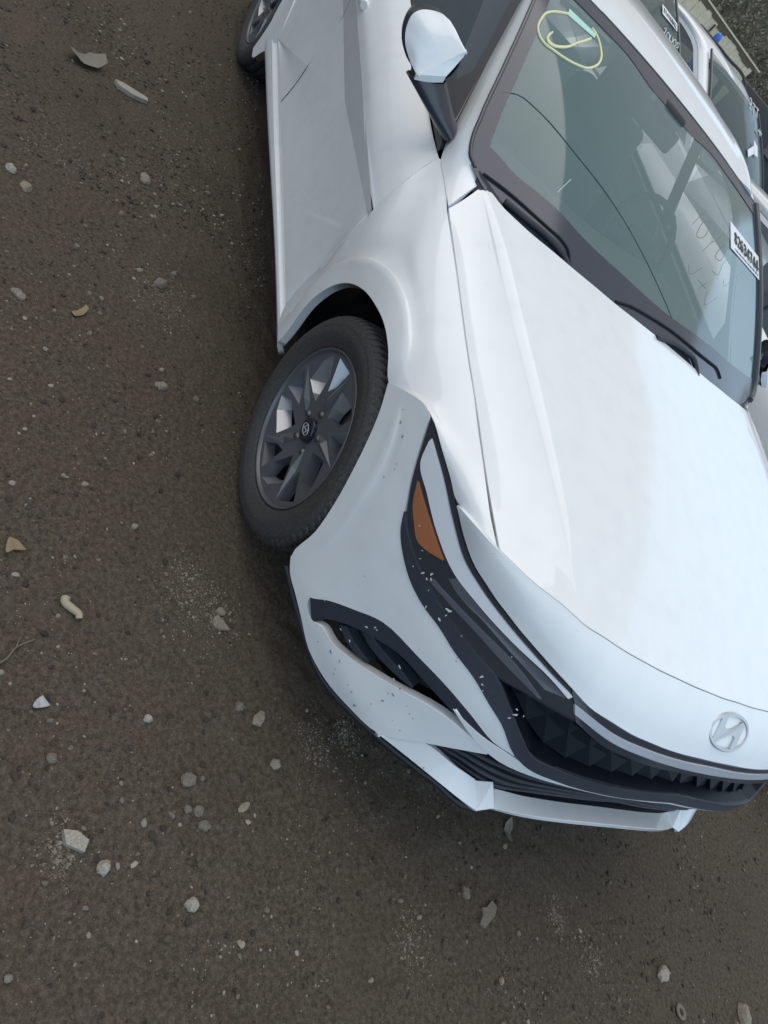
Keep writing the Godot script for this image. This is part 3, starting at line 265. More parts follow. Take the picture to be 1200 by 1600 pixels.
# box with chamfered long edges, rounded by r
func softbox(st: SurfaceTool, c: Vector3, s: Vector3, r: float, basis := Basis.IDENTITY) -> void:
	var h := s * 0.5 - Vector3(r, r, r)
	var rows := 9
	var P := []
	var NN := []
	for i in rows:
		var lat := -PI / 2 + PI * i / (rows - 1)
		var a := PackedVector3Array()
		var b := PackedVector3Array()
		for j in 17:
			var lon := TAU * j / 16.0 + PI / 4
			var n := Vector3(cos(lat) * cos(lon), sin(lat), cos(lat) * sin(lon))
			var q := Vector3(signf(n.x) * h.x, signf(n.y) * h.y, signf(n.z) * h.z)
			if absf(n.x) < 1e-6: q.x = 0
			if absf(n.z) < 1e-6: q.z = 0
			if i == 0 or i == rows - 1: q.x = 0; q.z = 0
			a.append(c + basis * (q + n * r)); b.append(basis * n)
		P.append(a); NN.append(b)
	for i in rows - 1:
		for j in 16:
			tri(st, P[i][j], P[i][j + 1], P[i + 1][j + 1], NN[i][j], NN[i][j + 1], NN[i + 1][j + 1])
			tri(st, P[i][j], P[i + 1][j + 1], P[i + 1][j], NN[i][j], NN[i + 1][j + 1], NN[i + 1][j])

func tube(st: SurfaceTool, pts: PackedVector3Array, r: float, sides := 6, r2 := -1.0, closed := false) -> void:
	var n := pts.size()
	var rings := []
	var nor := []
	var ref := Vector3(0.3, 0.9, 0.2)
	for i in n:
		var t: Vector3
		if closed: t = pts[(i + 1) % n] - pts[(i + n - 1) % n]
		else: t = pts[mini(i + 1, n - 1)] - pts[maxi(i - 1, 0)]
		t = t.normalized()
		var u := (ref - t * ref.dot(t)).normalized()
		var w := t.cross(u)
		ref = u
		var rr := r if r2 < 0 else lerpf(r, r2, i / float(n - 1))
		var a := PackedVector3Array()
		var b := PackedVector3Array()
		for k in sides + 1:
			var an := TAU * k / sides
			var d := u * cos(an) + w * sin(an)
			b.append(d); a.append(pts[i] + d * rr)
		rings.append(a); nor.append(b)
	for i in (n if closed else n - 1):
		var i2 := (i + 1) % n
		for k in sides:
			tri(st, rings[i][k], rings[i][k + 1], rings[i2][k + 1], nor[i][k], nor[i][k + 1], nor[i2][k + 1])
			tri(st, rings[i][k], rings[i2][k + 1], rings[i2][k], nor[i][k], nor[i2][k + 1], nor[i2][k])
	if not closed:
		for e in [0, n - 1]:
			var hint: Vector3 = (pts[0] - pts[1]) if e == 0 else (pts[n - 1] - pts[n - 2])
			for k in sides: face(st, pts[e], rings[e][k], rings[e][k + 1], hint)

# flat outline given in a plane (o, u, v), thickened along n
func slab(st: SurfaceTool, poly: PackedVector2Array, o: Vector3, u: Vector3, v: Vector3, thick: float, bevel := 0.0) -> void:
	var n := u.cross(v).normalized()
	var idx := Geometry2D.triangulate_polygon(poly)
	var top := o + n * thick
	for k in range(0, idx.size(), 3):
		var p := []
		for e in 3: p.append(u * poly[idx[k + e]].x + v * poly[idx[k + e]].y)
		face(st, top + p[0], top + p[1], top + p[2], n)
		face(st, o + p[0], o + p[1], o + p[2], -n)
	var mid := Vector2.ZERO
	for q in poly: mid += q / poly.size()
	var cw := Geometry2D.is_polygon_clockwise(poly)
	for k in poly.size():
		var a := poly[k]
		var b := poly[(k + 1) % poly.size()]
		var e := b - a
		var od := Vector2(-e.y, e.x) if cw else Vector2(e.y, -e.x)
		quad(st, o + u * a.x + v * a.y, o + u * b.x + v * b.y, top + u * b.x + v * b.y, top + u * a.x + v * a.y, u * od.x + v * od.y)

# surface of revolution about x through (x, r) pairs
func lathe(st: SurfaceTool, prof: PackedVector2Array, seg: int, xf := Transform3D.IDENTITY, a0 := 0.0, a1 := TAU) -> void:
	var n := prof.size()
	var nn := PackedVector2Array()
	for i in n:
		var t := prof[mini(i + 1, n - 1)] - prof[maxi(i - 1, 0)]
		nn.append(Vector2(-t.y, t.x).normalized())
	for k in seg:
		var p := []
		for e in 2:
			var a := lerpf(a0, a1, (k + e) / float(seg))
			p.append([cos(a), sin(a)])
		for i in n - 1:
			var q := []
			var w := []
			for c in [[0, i], [1, i], [1, i + 1], [0, i + 1]]:
				var cs: Array = p[c[0]]
				q.append(xf * Vector3(prof[c[1]].x, prof[c[1]].y * cs[1], prof[c[1]].y * cs[0]))
				w.append(xf.basis * Vector3(nn[c[1]].x, nn[c[1]].y * cs[1], nn[c[1]].y * cs[0]))
			tri(st, q[0], q[1], q[2], w[0], w[1], w[2])
			tri(st, q[0], q[2], q[3], w[0], w[2], w[3])

# a lumpy stone
func stone(st: SurfaceTool, c: Vector3, s: Vector3, sd: int, turn := 0.0, lumpy := 0.22, seg := 10) -> void:
	var nz := FastNoiseLite.new()
	nz.seed = sd
	nz.frequency = 0.9
	var b := Basis(Vector3.UP, turn)
	var P := []
	var rows := seg / 2 + 1
	for i in rows:
		var lat := -PI / 2 + PI * i / (rows - 1)
		var r := PackedVector3Array()
		for j in seg + 1:
			var lon := TAU * (j % seg) / seg
			var n := Vector3(cos(lat) * cos(lon), sin(lat), cos(lat) * sin(lon))
			var k := 1.0 + lumpy * 2.0 * nz.get_noise_3dv(n * 1.6)
			r.append(c + b * (n * k * s))
		P.append(r)
	st.set_smooth_group(0)
	for i in rows - 1:
		for j in seg:
			var mid: Vector3 = (P[i][j] + P[i + 1][j + 1]) * 0.5 - c
			if sd % 2 == 0:
				quad(st, P[i][j], P[i][j + 1], P[i + 1][j + 1], P[i + 1][j], mid)
			else:
				face(st, P[i][j], P[i][j + 1], P[i + 1][j + 1], mid)
				face(st, P[i][j], P[i + 1][j + 1], P[i + 1][j], mid)

# ------------------------------------------------------------------ materials
func lin(r: float, gg: float, b: float) -> Color:
	return Color(r, gg, b).linear_to_srgb()

func mat(called: String, c: Color, rough: float, metal := 0.0) -> StandardMaterial3D:
	var m := StandardMaterial3D.new()
	m.resource_name = called
	m.albedo_color = c
	m.roughness = rough
	m.metallic = metal
	m.cull_mode = BaseMaterial3D.CULL_DISABLED
	M[called] = m
	return m

func noise_tex(size: int, freq: float, oct: int, sd: int, c0: Color, c1: Color, mid := -1.0, cm := Color.BLACK, normal := false, bump := 4.0, gain := 0.5) -> NoiseTexture2D:
	var t := NoiseTexture2D.new()
	var n := FastNoiseLite.new()
	n.seed = sd
	n.frequency = freq
	n.fractal_octaves = oct
	n.fractal_type = FastNoiseLite.FRACTAL_FBM
	n.fractal_gain = gain
	t.noise = n
	t.width = size
	t.height = size
	t.seamless = true
	t.normalize = true
	if normal:
		t.as_normal_map = true
		t.bump_strength = bump
	else:
		var gr := Gradient.new()
		gr.set_color(0, c0)
		gr.set_color(1, c1)
		if mid >= 0.0: gr.add_point(mid, cm)
		t.color_ramp = gr
	return t

func grain(m: StandardMaterial3D, scale: float, tex: Texture2D, nrm: Texture2D = null, ns := 1.0) -> void:
	m.uv1_triplanar = true
	m.uv1_world_triplanar = true
	m.uv1_scale = Vector3(scale, scale, scale)
	if tex: m.albedo_texture = tex
	if nrm:
		m.normal_enabled = true
		m.normal_texture = nrm
		m.normal_scale = ns

func materials() -> void:
	var p := mat("white_paint", Color.WHITE, 0.3)
	p.clearcoat_enabled = true
	p.clearcoat = 0.8
	p.clearcoat_roughness = 0.06
	p.metallic_specular = 0.35
	grain(p, 1.7, noise_tex(512, 0.011, 5, 3, lin(0.70, 0.72, 0.75), lin(0.765, 0.785, 0.81), 0.45, lin(0.745, 0.765, 0.79)))
	var dp := mat("dusty_paint", Color.WHITE, 0.42)
	dp.clearcoat_enabled = true
	dp.clearcoat = 0.35
	dp.clearcoat_roughness = 0.2
	grain(dp, 3.1, noise_tex(512, 0.018, 6, 9, lin(0.46, 0.45, 0.43), lin(0.72, 0.735, 0.75), 0.4, lin(0.70, 0.715, 0.73)))
	mat("black_trim", Color.WHITE, 0.5)
	grain(M.black_trim, 9.0, noise_tex(256, 0.05, 4, 4, lin(0.023, 0.028, 0.042), lin(0.037, 0.044, 0.062)), noise_tex(256, 0.2, 2, 8, Color.BLACK, Color.WHITE, -1, Color.BLACK, true, 2.0), 0.25)
	var gb := mat("gloss_black", lin(0.012, 0.016, 0.027), 0.16)
	gb.clearcoat_enabled = true
	gb.clearcoat = 0.6
	gb.clearcoat_roughness = 0.05
	var st := mat("satin_black", lin(0.026, 0.032, 0.047), 0.3)
	st.clearcoat_enabled = true
	st.clearcoat = 0.4
	st.clearcoat_roughness = 0.15
	var gk := mat("grille_black", lin(0.005, 0.007, 0.013), 0.42)
	gk.metallic_specular = 0.22
	mat("dark_plastic", lin(0.013, 0.016, 0.025), 0.55)
	mat("void_black", lin(0.008, 0.008, 0.009), 0.9)
	mat("rubber", Color.WHITE, 0.55)
	grain(M.rubber, 7.0, noise_tex(512, 0.03, 5, 12, lin(0.03, 0.031, 0.035), lin(0.15, 0.115, 0.075), 0.62, lin(0.046, 0.046, 0.049)))
	mat("wheel_grey", lin(0.115, 0.12, 0.135), 0.36, 0.3)
	mat("wheel_bright", lin(0.36, 0.37, 0.4), 0.32, 0.6)
	mat("steel", lin(0.2, 0.19, 0.18), 0.4, 0.9)
	mat("silver", lin(0.5, 0.52, 0.55), 0.35, 0.25)
	mat("bar_silver", lin(0.42, 0.44, 0.49), 0.3)
	mat("badge", lin(0.5, 0.515, 0.53), 0.33, 0.45)
	mat("lamp_white", Color.WHITE, 0.28)
	grain(M.lamp_white, 60.0, noise_tex(256, 0.25, 2, 31, lin(0.68, 0.69, 0.74), lin(0.9, 0.91, 0.95)))
	mat("lamp_grey", lin(0.085, 0.092, 0.115), 0.25)
	var am := mat("amber_lens", lin(0.42, 0.125, 0.025), 0.15)
	am.clearcoat_enabled = true
	am.clearcoat = 0.7
	grain(am, 30.0, null, noise_tex(256, 0.2, 1, 61, Color.BLACK, Color.WHITE, -1, Color.BLACK, true, 6.0), 0.6)
	mat("green_plastic", lin(0.05, 0.6, 0.35), 0.4)
	var ln := mat("clear_lens", Color(0.9, 0.95, 1.0, 0.02), 0.03)
	ln.transparency = BaseMaterial3D.TRANSPARENCY_ALPHA
	var ws := mat("windshield_glass", lin(0.17, 0.285, 0.30), 0.04)
	ws.albedo_color.a = 0.45
	ws.transparency = BaseMaterial3D.TRANSPARENCY_ALPHA
	var sg := mat("side_glass", lin(0.09, 0.13, 0.16), 0.03)
	sg.albedo_color.a = 0.55
	sg.transparency = BaseMaterial3D.TRANSPARENCY_ALPHA
	var fg := mat("grey_glass", lin(0.13, 0.17, 0.17), 0.05)
	fg.albedo_color.a = 0.6
	fg.metallic_specular = 0.15
	fg.transparency = BaseMaterial3D.TRANSPARENCY_ALPHA
	var cp := mat("clear_pane", lin(0.3, 0.42, 0.4), 0.04)
	cp.albedo_color.a = 0.2
	cp.transparency = BaseMaterial3D.TRANSPARENCY_ALPHA
	mat("frit", lin(0.042, 0.05, 0.072), 0.12)
	mat("interior_dark", lin(0.035, 0.037, 0.04), 0.8)
	mat("seat_cloth", lin(0.07, 0.075, 0.08), 0.9)
	mat("headliner", lin(0.3, 0.3, 0.3), 0.9)
	mat("paint_marker", lin(0.72, 0.71, 0.42), 0.6)
	mat("tape_green", lin(0.42, 0.68, 0.6), 0.5)
	mat("label_white", lin(0.75, 0.77, 0.8), 0.5)
	mat("label_ink", lin(0.02, 0.02, 0.025), 0.6)
	mat("marker_dark", lin(0.04, 0.06, 0.06), 0.6)
	mat("marker_white", lin(0.7, 0.75, 0.75), 0.6)
	mat("rust", lin(0.22, 0.09, 0.04), 0.9)
	mat("scuff", lin(0.24, 0.24, 0.25), 0.8)
	mat("bare_chip", lin(0.6, 0.62, 0.64), 0.6)
	mat("barrel_blue", lin(0.03, 0.16, 0.6), 0.4)
	mat("silver_paint", lin(0.5, 0.51, 0.53), 0.3, 0.3)
	mat("lorry_dark", lin(0.03, 0.035, 0.045), 0.6)
	# earth
	var e := mat("earth", Color.WHITE, 0.88)
	e.metallic_specular = 0.35
	grain(e, 0.9, noise_tex(2048, 0.03, 6, 21, lin(0.022, 0.018, 0.013), lin(0.175, 0.142, 0.108), 0.5, lin(0.078, 0.063, 0.048), false, 4.0, 0.85), noise_tex(2048, 0.12, 4, 22, Color.BLACK, Color.WHITE, -1, Color.BLACK, true, 7.0, 0.7), 0.9)
	e.vertex_color_use_as_albedo = true
	mat("rock_pale", Color.WHITE, 0.85)
	grain(M.rock_pale, 14.0, noise_tex(256, 0.04, 5, 41, lin(0.13, 0.112, 0.088), lin(0.29, 0.255, 0.205)))
	mat("rock_grey", Color.WHITE, 0.85)
	grain(M.rock_grey, 14.0, noise_tex(256, 0.04, 5, 42, lin(0.085, 0.074, 0.06), lin(0.2, 0.178, 0.148)))
	mat("rock_white", Color.WHITE, 0.8)
	grain(M.rock_white, 14.0, noise_tex(256, 0.04, 5, 43, lin(0.2, 0.185, 0.16), lin(0.37, 0.345, 0.3)))
	mat("leaf_tan", lin(0.22, 0.165, 0.1), 0.8)
	M.leaf_tan.backlight_enabled = true
	M.leaf_tan.backlight = Color(0.15, 0.1, 0.05)
	mat("leaf_grey", lin(0.17, 0.15, 0.125), 0.8)
	mat("bone", lin(0.32, 0.29, 0.2), 0.75)
	mat("twig", lin(0.13, 0.11, 0.085), 0.9)
	mat("foil", lin(0.34, 0.36, 0.38), 0.4, 0.3)
	var gr := mat("gravel", Color.WHITE, 0.88)
	gr.vertex_color_use_as_albedo = true
	mat("board", Color.WHITE, 0.85)
	grain(M.board, 1.3, noise_tex(512, 0.02, 5, 51, lin(0.62, 0.52, 0.37), lin(0.8, 0.69, 0.51)))
	mat("board_top", Color.WHITE, 0.9)
	grain(M.board_top, 2.3, noise_tex(512, 0.03, 5, 52, lin(0.07, 0.055, 0.035), lin(0.2, 0.16, 0.1)))
	mat("slope", Color.WHITE, 0.95)
	grain(M.slope, 0.21, noise_tex(512, 0.02, 6, 53, lin(0.1, 0.088, 0.068), lin(0.23, 0.195, 0.15)))
	mat("bark", lin(0.07, 0.06, 0.05), 0.95)
	for k in 3:
		var lf := mat("scrub_%d" % k, [lin(0.19, 0.17, 0.125), lin(0.27, 0.225, 0.18), lin(0.11, 0.12, 0.085)][k], 0.9)
		lf.backlight_enabled = true
		lf.backlight = Color(0.1, 0.1, 0.05)

# ------------------------------------------------------------------ wheels
var tyre_mesh: Mesh
func make_wheel(parent: Node, at: Vector3, yaw: float) -> Node3D:
	var w := Node3D.new()
	w.name = "wheel"
	parent.add_child(w, true)
	w.position = at
	w.rotation.y = yaw
	# tyre
	var o := MeshInstance3D.new()
	if tyre_mesh == null:
		var prof := PackedVector2Array()
		for q in [[0.072, 0.214], [0.084, 0.217], [0.0905, 0.224], [0.0915, 0.229], [0.0965, 0.236], [0.1025, 0.254], [0.103, 0.262], [0.1025, 0.270], [0.1005, 0.276], [0.1015, 0.277], [0.1005, 0.283], [0.0975, 0.290], [0.0955, 0.294], [0.0945, 0.2945], [0.0915, 0.3005], [0.086, 0.3065], [0.078, 0.311], [0.068, 0.3133], [0.062, 0.3138], [0.060, 0.3138], [0.059, 0.307], [0.052, 0.307], [0.051, 0.3145], [0.040, 0.3152], [0.030, 0.3155], [0.022, 0.3156], [0.0212, 0.308], [0.0138, 0.308], [0.013, 0.316]]:
			prof.append(Vector2(q[0], q[1]))
		var full := PackedVector2Array(prof)
		for k in range(prof.size() - 1, -1, -1): full.append(Vector2(-prof[k].x, prof[k].y))
		var st := stool()
		var seg := 76 * 5
		var n := full.size()
		var P := []
		for a in seg:
			var an := TAU * a / seg
			var row := PackedVector3Array()
			for i in n:
				var r := full[i].y
				var ax := absf(full[i].x)
				var sh := int(a + (9.0 * (ax - 0.05) / 0.05 if ax > 0.05 else 0.0)) % 5
				if sh == 0 and r > 0.2995 and (ax > 0.061): r -= 0.0075
				if (a + int(ax * 200)) % 10 == 3 and ax > 0.024 and ax < 0.05 and r > 0.312: r -= 0.005
				row.append(Vector3(full[i].x, r * sin(an), r * cos(an)))
			P.append(row)
		var NN := []
		for a in seg:
			var row := PackedVector3Array()
			for i in n:
				var du: Vector3 = P[(a + 1) % seg][i] - P[(a + seg - 1) % seg][i]
				var dv: Vector3 = P[a][mini(i + 1, n - 1)] - P[a][maxi(i - 1, 0)]
				var nn := du.cross(dv).normalized()
				if nn.dot(Vector3(full[i].x * 2.0, P[a][i].y, P[a][i].z)) < 0: nn = -nn
				row.append(nn)
			NN.append(row)
		for a in seg:
			var b := (a + 1) % seg
			for i in n - 1:
				tri(st, P[a][i], P[a][i + 1], P[b][i + 1], NN[a][i], NN[a][i + 1], NN[b][i + 1])
				tri(st, P[a][i], P[b][i + 1], P[b][i], NN[a][i], NN[b][i + 1], NN[b][i])
		tyre_mesh = st.commit()
	o.mesh = tyre_mesh
	o.material_override = M.rubber
	o.name = "tyre"
	w.add_child(o)
	# rim barrel and lip
	var st := stool()
	lathe(st, PackedVector2Array([Vector2(0.071, 0.2195), Vector2(0.0885, 0.2195), Vector2(0.0905, 0.2165), Vector2(0.0885, 0.213), Vector2(0.078, 0.2075), Vector2(0.06, 0.203), Vector2(0.02, 0.198), Vector2(-0.09, 0.2), Vector2(-0.092, 0.215)]), 64)
	put("rim", st, M.wheel_grey, w)
	# five twisted sectors with two windows each
	st = stool()
	var ch := stool()
	var pol := func(r: float, deg: float) -> Vector2:
		# seen from outside: rear to the left, up to the top
		return Vector2(r * cos(deg_to_rad(deg)), r * sin(deg_to_rad(deg)))
	var fx := 0.069
	for k in 5:
		var b := 72.0 * k
		var w1 := PackedVector2Array([pol.call(0.080, b + 31), pol.call(0.108, b + 21), pol.call(0.152, b + 15), pol.call(0.190, b + 36), pol.call(0.203, b + 48), pol.call(0.150, b + 53)])
		var w2 := PackedVector2Array([pol.call(0.112, b + 60), pol.call(0.160, b + 58.5), pol.call(0.201, b + 57.5), pol.call(0.196, b + 80), pol.call(0.138, b + 74)])
		var i1 := PackedVector2Array([pol.call(0.088, b + 34), pol.call(0.108, b + 29), pol.call(0.142, b + 31), pol.call(0.170, b + 44), pol.call(0.182, b + 49.5), pol.call(0.148, b + 51.5)])
		var i2 := PackedVector2Array([pol.call(0.137, b + 69), pol.call(0.160, b + 68), pol.call(0.180, b + 67.5), pol.call(0.188, b + 79), pol.call(0.144, b + 74)])
		for e in i1.size(): i1[e] = i1[e].lerp(w1[e], 0.3)
		for e in i2.size(): i2[e] = i2[e].lerp(w2[e], 0.3)
		for cut in [[10.0, 34.0], [34.0, 69.0], [69.0, 82.0]]:
			var sec := PackedVector2Array()
			for e in 9: sec.append(pol.call(0.209, b + lerpf(cut[0], cut[1], e / 8.0)))
			for e in 5: sec.append(pol.call(0.028, b + lerpf(cut[1], cut[0], e / 4.0)))
			var parts: Array = [sec]
			for hole in [w1, w2]:
				var nxt := []
				for q in parts: nxt.append_array(Geometry2D.clip_polygons(q, hole))
				parts = nxt
			for q in parts:
				if q.size() < 3: continue
				var idx := Geometry2D.triangulate_polygon(q)
				for t in range(0, idx.size(), 3):
					var v := []
					for e in 3:
						var c: Vector2 = q[idx[t + e]]
						v.append(Vector3(fx + 0.012 * (c.length() - 0.08) / 0.12, c.y, c.x))
					face(st, v[0], v[1], v[2], Vector3(1, 0, 0))
		for pr in [[w1, i1, 0.034], [w2, i2, 0.03]]:
			var a: PackedVector2Array = pr[0]
			var c: PackedVector2Array = pr[1]
			for e in a.size():
				var e2 := (e + 1) % a.size()
				var v := []
				for s in [[a[e], 0], [a[e2], 0], [c[e2], 1], [c[e], 1]]:
					var d: Vector2 = s[0]
					v.append(Vector3(fx + 0.012 * (d.length() - 0.08) / 0.12 - s[1] * pr[2], d.y, d.x))
				quad(ch if (e == 1 or e == 2 or e == 3 or e == 0) and pr[0] == w1 or e < 2 and pr[0] == w2 else st, v[0], v[1], v[2], v[3], Vector3(1, 0, 0))
		# raised blade across each spoke
		var ra: Vector2 = pol.call(0.05, b - 8)
		var rb: Vector2 = pol.call(0.11, b - 2)
		var rc: Vector2 = pol.call(0.2, b + 13)
		var rd: Vector2 = pol.call(0.085, b + 14)
		var q := []
		for d in [ra, rb, rc, rd]: q.append(Vector3(fx + 0.0005 + 0.012 * (d.length() - 0.08) / 0.12, d.y, d.x))
		var rg: Vector3 = (q[0] + q[2] * 0.6 + q[1] * 0.7 + q[3] * 0.7) / 3.0 + Vector3(0.009, 0, 0)
		face(st, q[0], q[1], rg, Vector3(1, 0, 0)); face(ch, q[1], q[2], rg, Vector3(1, 0, 0))
		face(st, q[2], q[3], rg, Vector3(1, 0, 0)); face(st, q[3], q[0], rg, Vector3(1, 0, 0))
	put("spokes", st, M.wheel_grey, w)
	tag(put("spoke_facets", ch, M.wheel_bright, w), "", "", "", "stuff")
	st = stool()
	lathe(st, PackedVector2Array([Vector2(0.02, 0.199), Vector2(0.018, 0.15), Vector2(0.018, 0.03)]), 40)
	put("brake_shield", st, M.void_black, w)
	st = stool()
	lathe(st, PackedVector2Array([Vector2(0.026, 0.142), Vector2(0.03, 0.14), Vector2(0.03, 0.085), Vector2(0.022, 0.08)]), 40)
	put("brake_disc", st, M.steel, w)
	st = stool()
	lathe(st, PackedVector2Array([Vector2(0.06, 0.034), Vector2(0.074, 0.034), Vector2(0.077, 0.0315), Vector2(0.078, 0.02), Vector2(0.0782, 0.0001)]), 28)
	put("centre_cap", st, M.gloss_black, w)
	st = stool()
	var ring := PackedVector3Array()
	for e in 24: ring.append(Vector3(0.0785, 0.0125 * sin(TAU * e / 24), 0.0195 * cos(TAU * e / 24)))
	tube(st, ring, 0.0011, 5, -1, true)
	for e in [[-0.010, -0.0095, -0.006, 0.011], [0.006, -0.011, 0.010, 0.0095], [-0.0085, -0.003, 0.0085, 0.003]]:
		tube(st, PackedVector3Array([Vector3(0.0785, e[1], -e[0]), Vector3(0.0785, e[3], -e[2])]), 0.0014, 5)
	put("cap_emblem", st, M.silver, w)
	for k in 5:
		st = stool()
		var c: Vector2 = pol.call(0.057, 5.0 + 72 * k)
		lathe(st, PackedVector2Array([Vector2(0.05, 0.0135), Vector2(0.066, 0.0135), Vector2(0.066, 0.010), Vector2(0.072, 0.009), Vector2(0.073, 0.0001)]), 6, Transform3D(Basis.IDENTITY, Vector3(0, c.y, c.x)))
		put("wheel_nut", st, M.steel, w)
	return w

# ------------------------------------------------------------------ the white sedan
func side(rows: Array, s: float) -> Array:
	return rows if s > 0 else mirrored(rows)

func V(x: float, y: float, z: float) -> Vector3:
	return Vector3(x, y, z)

func P3(a: Array) -> PackedVector3Array:
	var r := PackedVector3Array()
	for p in a: r.append(p)
	return r

# the lines that run along the flank, as functions of z
func belt(z: float) -> Vector3:
	return V(lerpf(0.8, 0.818, clampf((z - 0.56) / 0.82, 0, 1)) - 0.03 * clampf((z - 2.3) / 1.2, 0, 1), 0.88 + 0.092 * (z - 0.557) - 0.012 * maxf(z - 1.6, 0) ** 2, z)
func crease(z: float) -> Vector3:
	return V(0.9065 - 0.05 * clampf((z - 2.9) / 0.8, 0, 1), 0.693 + 0.0955 * (z - 0.35), z)
func low_crease(z: float) -> Vector3:
	if z < 1.14: return V(0.904, 0.690, 0.35).lerp(V(0.880, 0.658, 1.14), (z - 0.35) / 0.79)
	return V(0.880, 0.658, 1.14).lerp(V(0.883, 0.738, 1.751), (z - 1.14) / 0.611) if z < 1.751 else V(0.883, 0.738, 1.751).lerp(V(0.9, 0.84, 2.6), (z - 1.751) / 0.849)
func facet_line(z: float) -> Vector3:
	return V(0.893, 0.302 + 0.0405 * (z - 0.5), z)
func back_edge(z: float) -> Vector3:   # from the middle corner down to the rear wheel
	return V(0.880, 0.658, 1.14).lerp(V(0.893, 0.368, 2.147), (z - 1.14) / 1.007)

func make_sedan() -> Node3D:
	var car := thing("white_sedan", "large white sedan in front with oval nose badge and cracked windshield", "car")
	var st: SurfaceTool
	var white: Material = M.white_paint
	# hood
	st = stool()
	surf(st, D.hood, 4, 5, 0.003, 0.03)
	put("hood", st, white, car)
	st = stool()
	surf(st, D.nose, 4, 4, 0.0024, 0.025)
	put("nose_panel", st, white, car)
	st = stool()
	var seam := PackedVector3Array()
	for r in range(6, -1, -1): seam.append(D.hood[r][0])
	for q in D.hood[0]: seam.append(q)
	for r in 7: seam.append(D.hood[r][D.hood[r].size() - 1])
	for k in seam.size(): seam[k] += V(0, -0.0125, 0.001)
	tube(st, curve(seam, 4), 0.0042, 6)
	put("hood_seal", st, M.void_black, car)
	# badge on the nose
	make_badge(car)
	# light bar across the nose
	st = stool()
	surf(st, D.band_top, 5, 1, 0.0006, 0.008)
	surf(st, D.band_low, 4, 1, 0.0006, 0.008)
	put("grille_surround", st, M.satin_black, car)
	st = stool()
	surf(st, D.band_silver, 5, 1, 0.0, 0.01)
	put("light_bar", st, M.bar_silver, car)
	# grille: a dark back wall and faceted jewels before it
	make_grille(car)
	# bumper
	st = stool()
	for s in [1.0, -1.0]:
		surf(st, side(D.bumper_upper, s), 4, 4, 0.0018, 0.022)
		surf(st, side(D.bumper_heel, s), 2, 3)
		surf(st, side(D.bumper_lower, s), 4, 4, 0.0, 0.02)
	surf(st, D.lower_edge, 3, 1, 0.0, 0.012, 0.001)
	var bumper := put("front_bumper", st, white, car)
	st = stool()
	for s in [1.0, -1.0]:
		surf(st, side(D.trim_half, s), 4, 3, 0.0003, 0.02, 0.003)
	put("grille_frame", st, M.black_trim, car)
	for s in [1.0, -1.0]:
		st = stool()
		surf(st, side(D.headlight, s), 5, 4, 0.0005, 0.01, -0.004)
		var hl := put("headlight", st, M.gloss_black, car)
		st = stool()
		surf(st, side(D.daytime_light, s), 5, 3, 0.0, 0.004, 0.0005)
		put("daytime_light", st, M.lamp_white, hl)
		st = stool()
		surf(st, side(D.lamp_bezel, s), 5, 2, 0.0, 0.004, -0.0015)
		put("lamp_bezel", st, M.lamp_grey, hl)
		st = stool()
		surf(st, side(D.amber, s), 4, 2, 0.0, 0.004, 0.0)
		put("amber_reflector", st, M.amber_lens, hl)
		st = stool()
		surf(st, side(D.inner_fin, s), 5, 1, 0.0, 0.004, -0.001)
		put("inner_fin", st, M.lamp_grey, hl)
		st = stool()
		surf(st, side(D.headlight, s), 5, 4, 0.0005, 0.0, 0.0025)
		put("lens", st, M.clear_lens, hl)
	# side vents in the bumper
	for s in [1.0, -1.0]:
		st = stool()
		surf(st, side(D.vent_frame, s), 4, 3, 0.0004, 0.03, -0.001)
		var vent := put("bumper_vent", st, M.black_trim, car)
		st = stool()
		surf(st, inset(side(D.vent_opening, s), 0.05), 4, 3)
		put("vent_back", st, M.dark_plastic, vent)
		for k in 2:
			st = stool()
			surf(st, side(D["vent_slat%d" % k], s), 4, 1, 0.0, 0.03, -0.012)
			put("vent_slat", st, M.black_trim, vent)
	# lower lip with its two fins
	st = stool()
	for s in [1.0, -1.0]:
		surf(st, side(D.lip_outer, s), 4, 3, 0.0, 0.012, 0.0, V(0, -1.0, -0.4))
		var f: Array = D.fin
		var ft := V(0.433, 0.279, -0.907)
		var fo := V(0.442, 0.303, -0.849)
		var fi := V(0.410, 0.322, -0.8543)
		var fn := V(0.3846, 0.2895, -0.9011)
		var fm := V(0.3738, 0.2927, -0.8615)
		var p := []
		for q in [ft, fo, fi, fn, fm]: p.append(V(q.x * s, q.y, q.z))
		var fwd := V(0.3 * s, 0.3, -1)
		face(st, p[0], p[1], p[2], fwd)
		face(st, p[0], p[2], p[3], V(-s, 0.3, -0.6))
		face(st, p[3], p[2], p[4], V(-s, 0.3, -0.6))
	surf(st, D.lip_center, 4, 3, 0.0, 0.012, 0.0, V(0, -1.0, -0.4))
	put("front_lip", st, white, car)
	st = stool()
	for s in [1.0, -1.0]:
		var ln := PackedVector3Array()
		for q in [V(0.852, 0.196, -0.35), V(0.815, 0.183, -0.46), V(0.752, 0.172, -0.605), V(0.674, 0.235, -0.742), V(0.54, 0.272, -0.85), V(0.432, 0.272, -0.9), V(0.385, 0.284, -0.895), V(0.215, 0.319, -0.916), V(0.0, 0.332, -0.919)]:
			ln.append(V(q.x * s, q.y - 0.011, q.z + 0.006))
		tube(st, curve(ln, 5), 0.008, 6)
	put("lip_seal", st, M.dark_plastic, car)
	st = stool()
	surf(st, inset(D.lower_grille, 0.014), 4, 2)
	var edge: PackedVector3Array = D.lip_center[2]
	surf(st, [moved([edge], V(0, -0.004, -0.004))[0], moved([edge], V(0, 0.01, 0.08))[0], moved([edge], V(0, 0.0, 0.3))[0]], 3, 2)
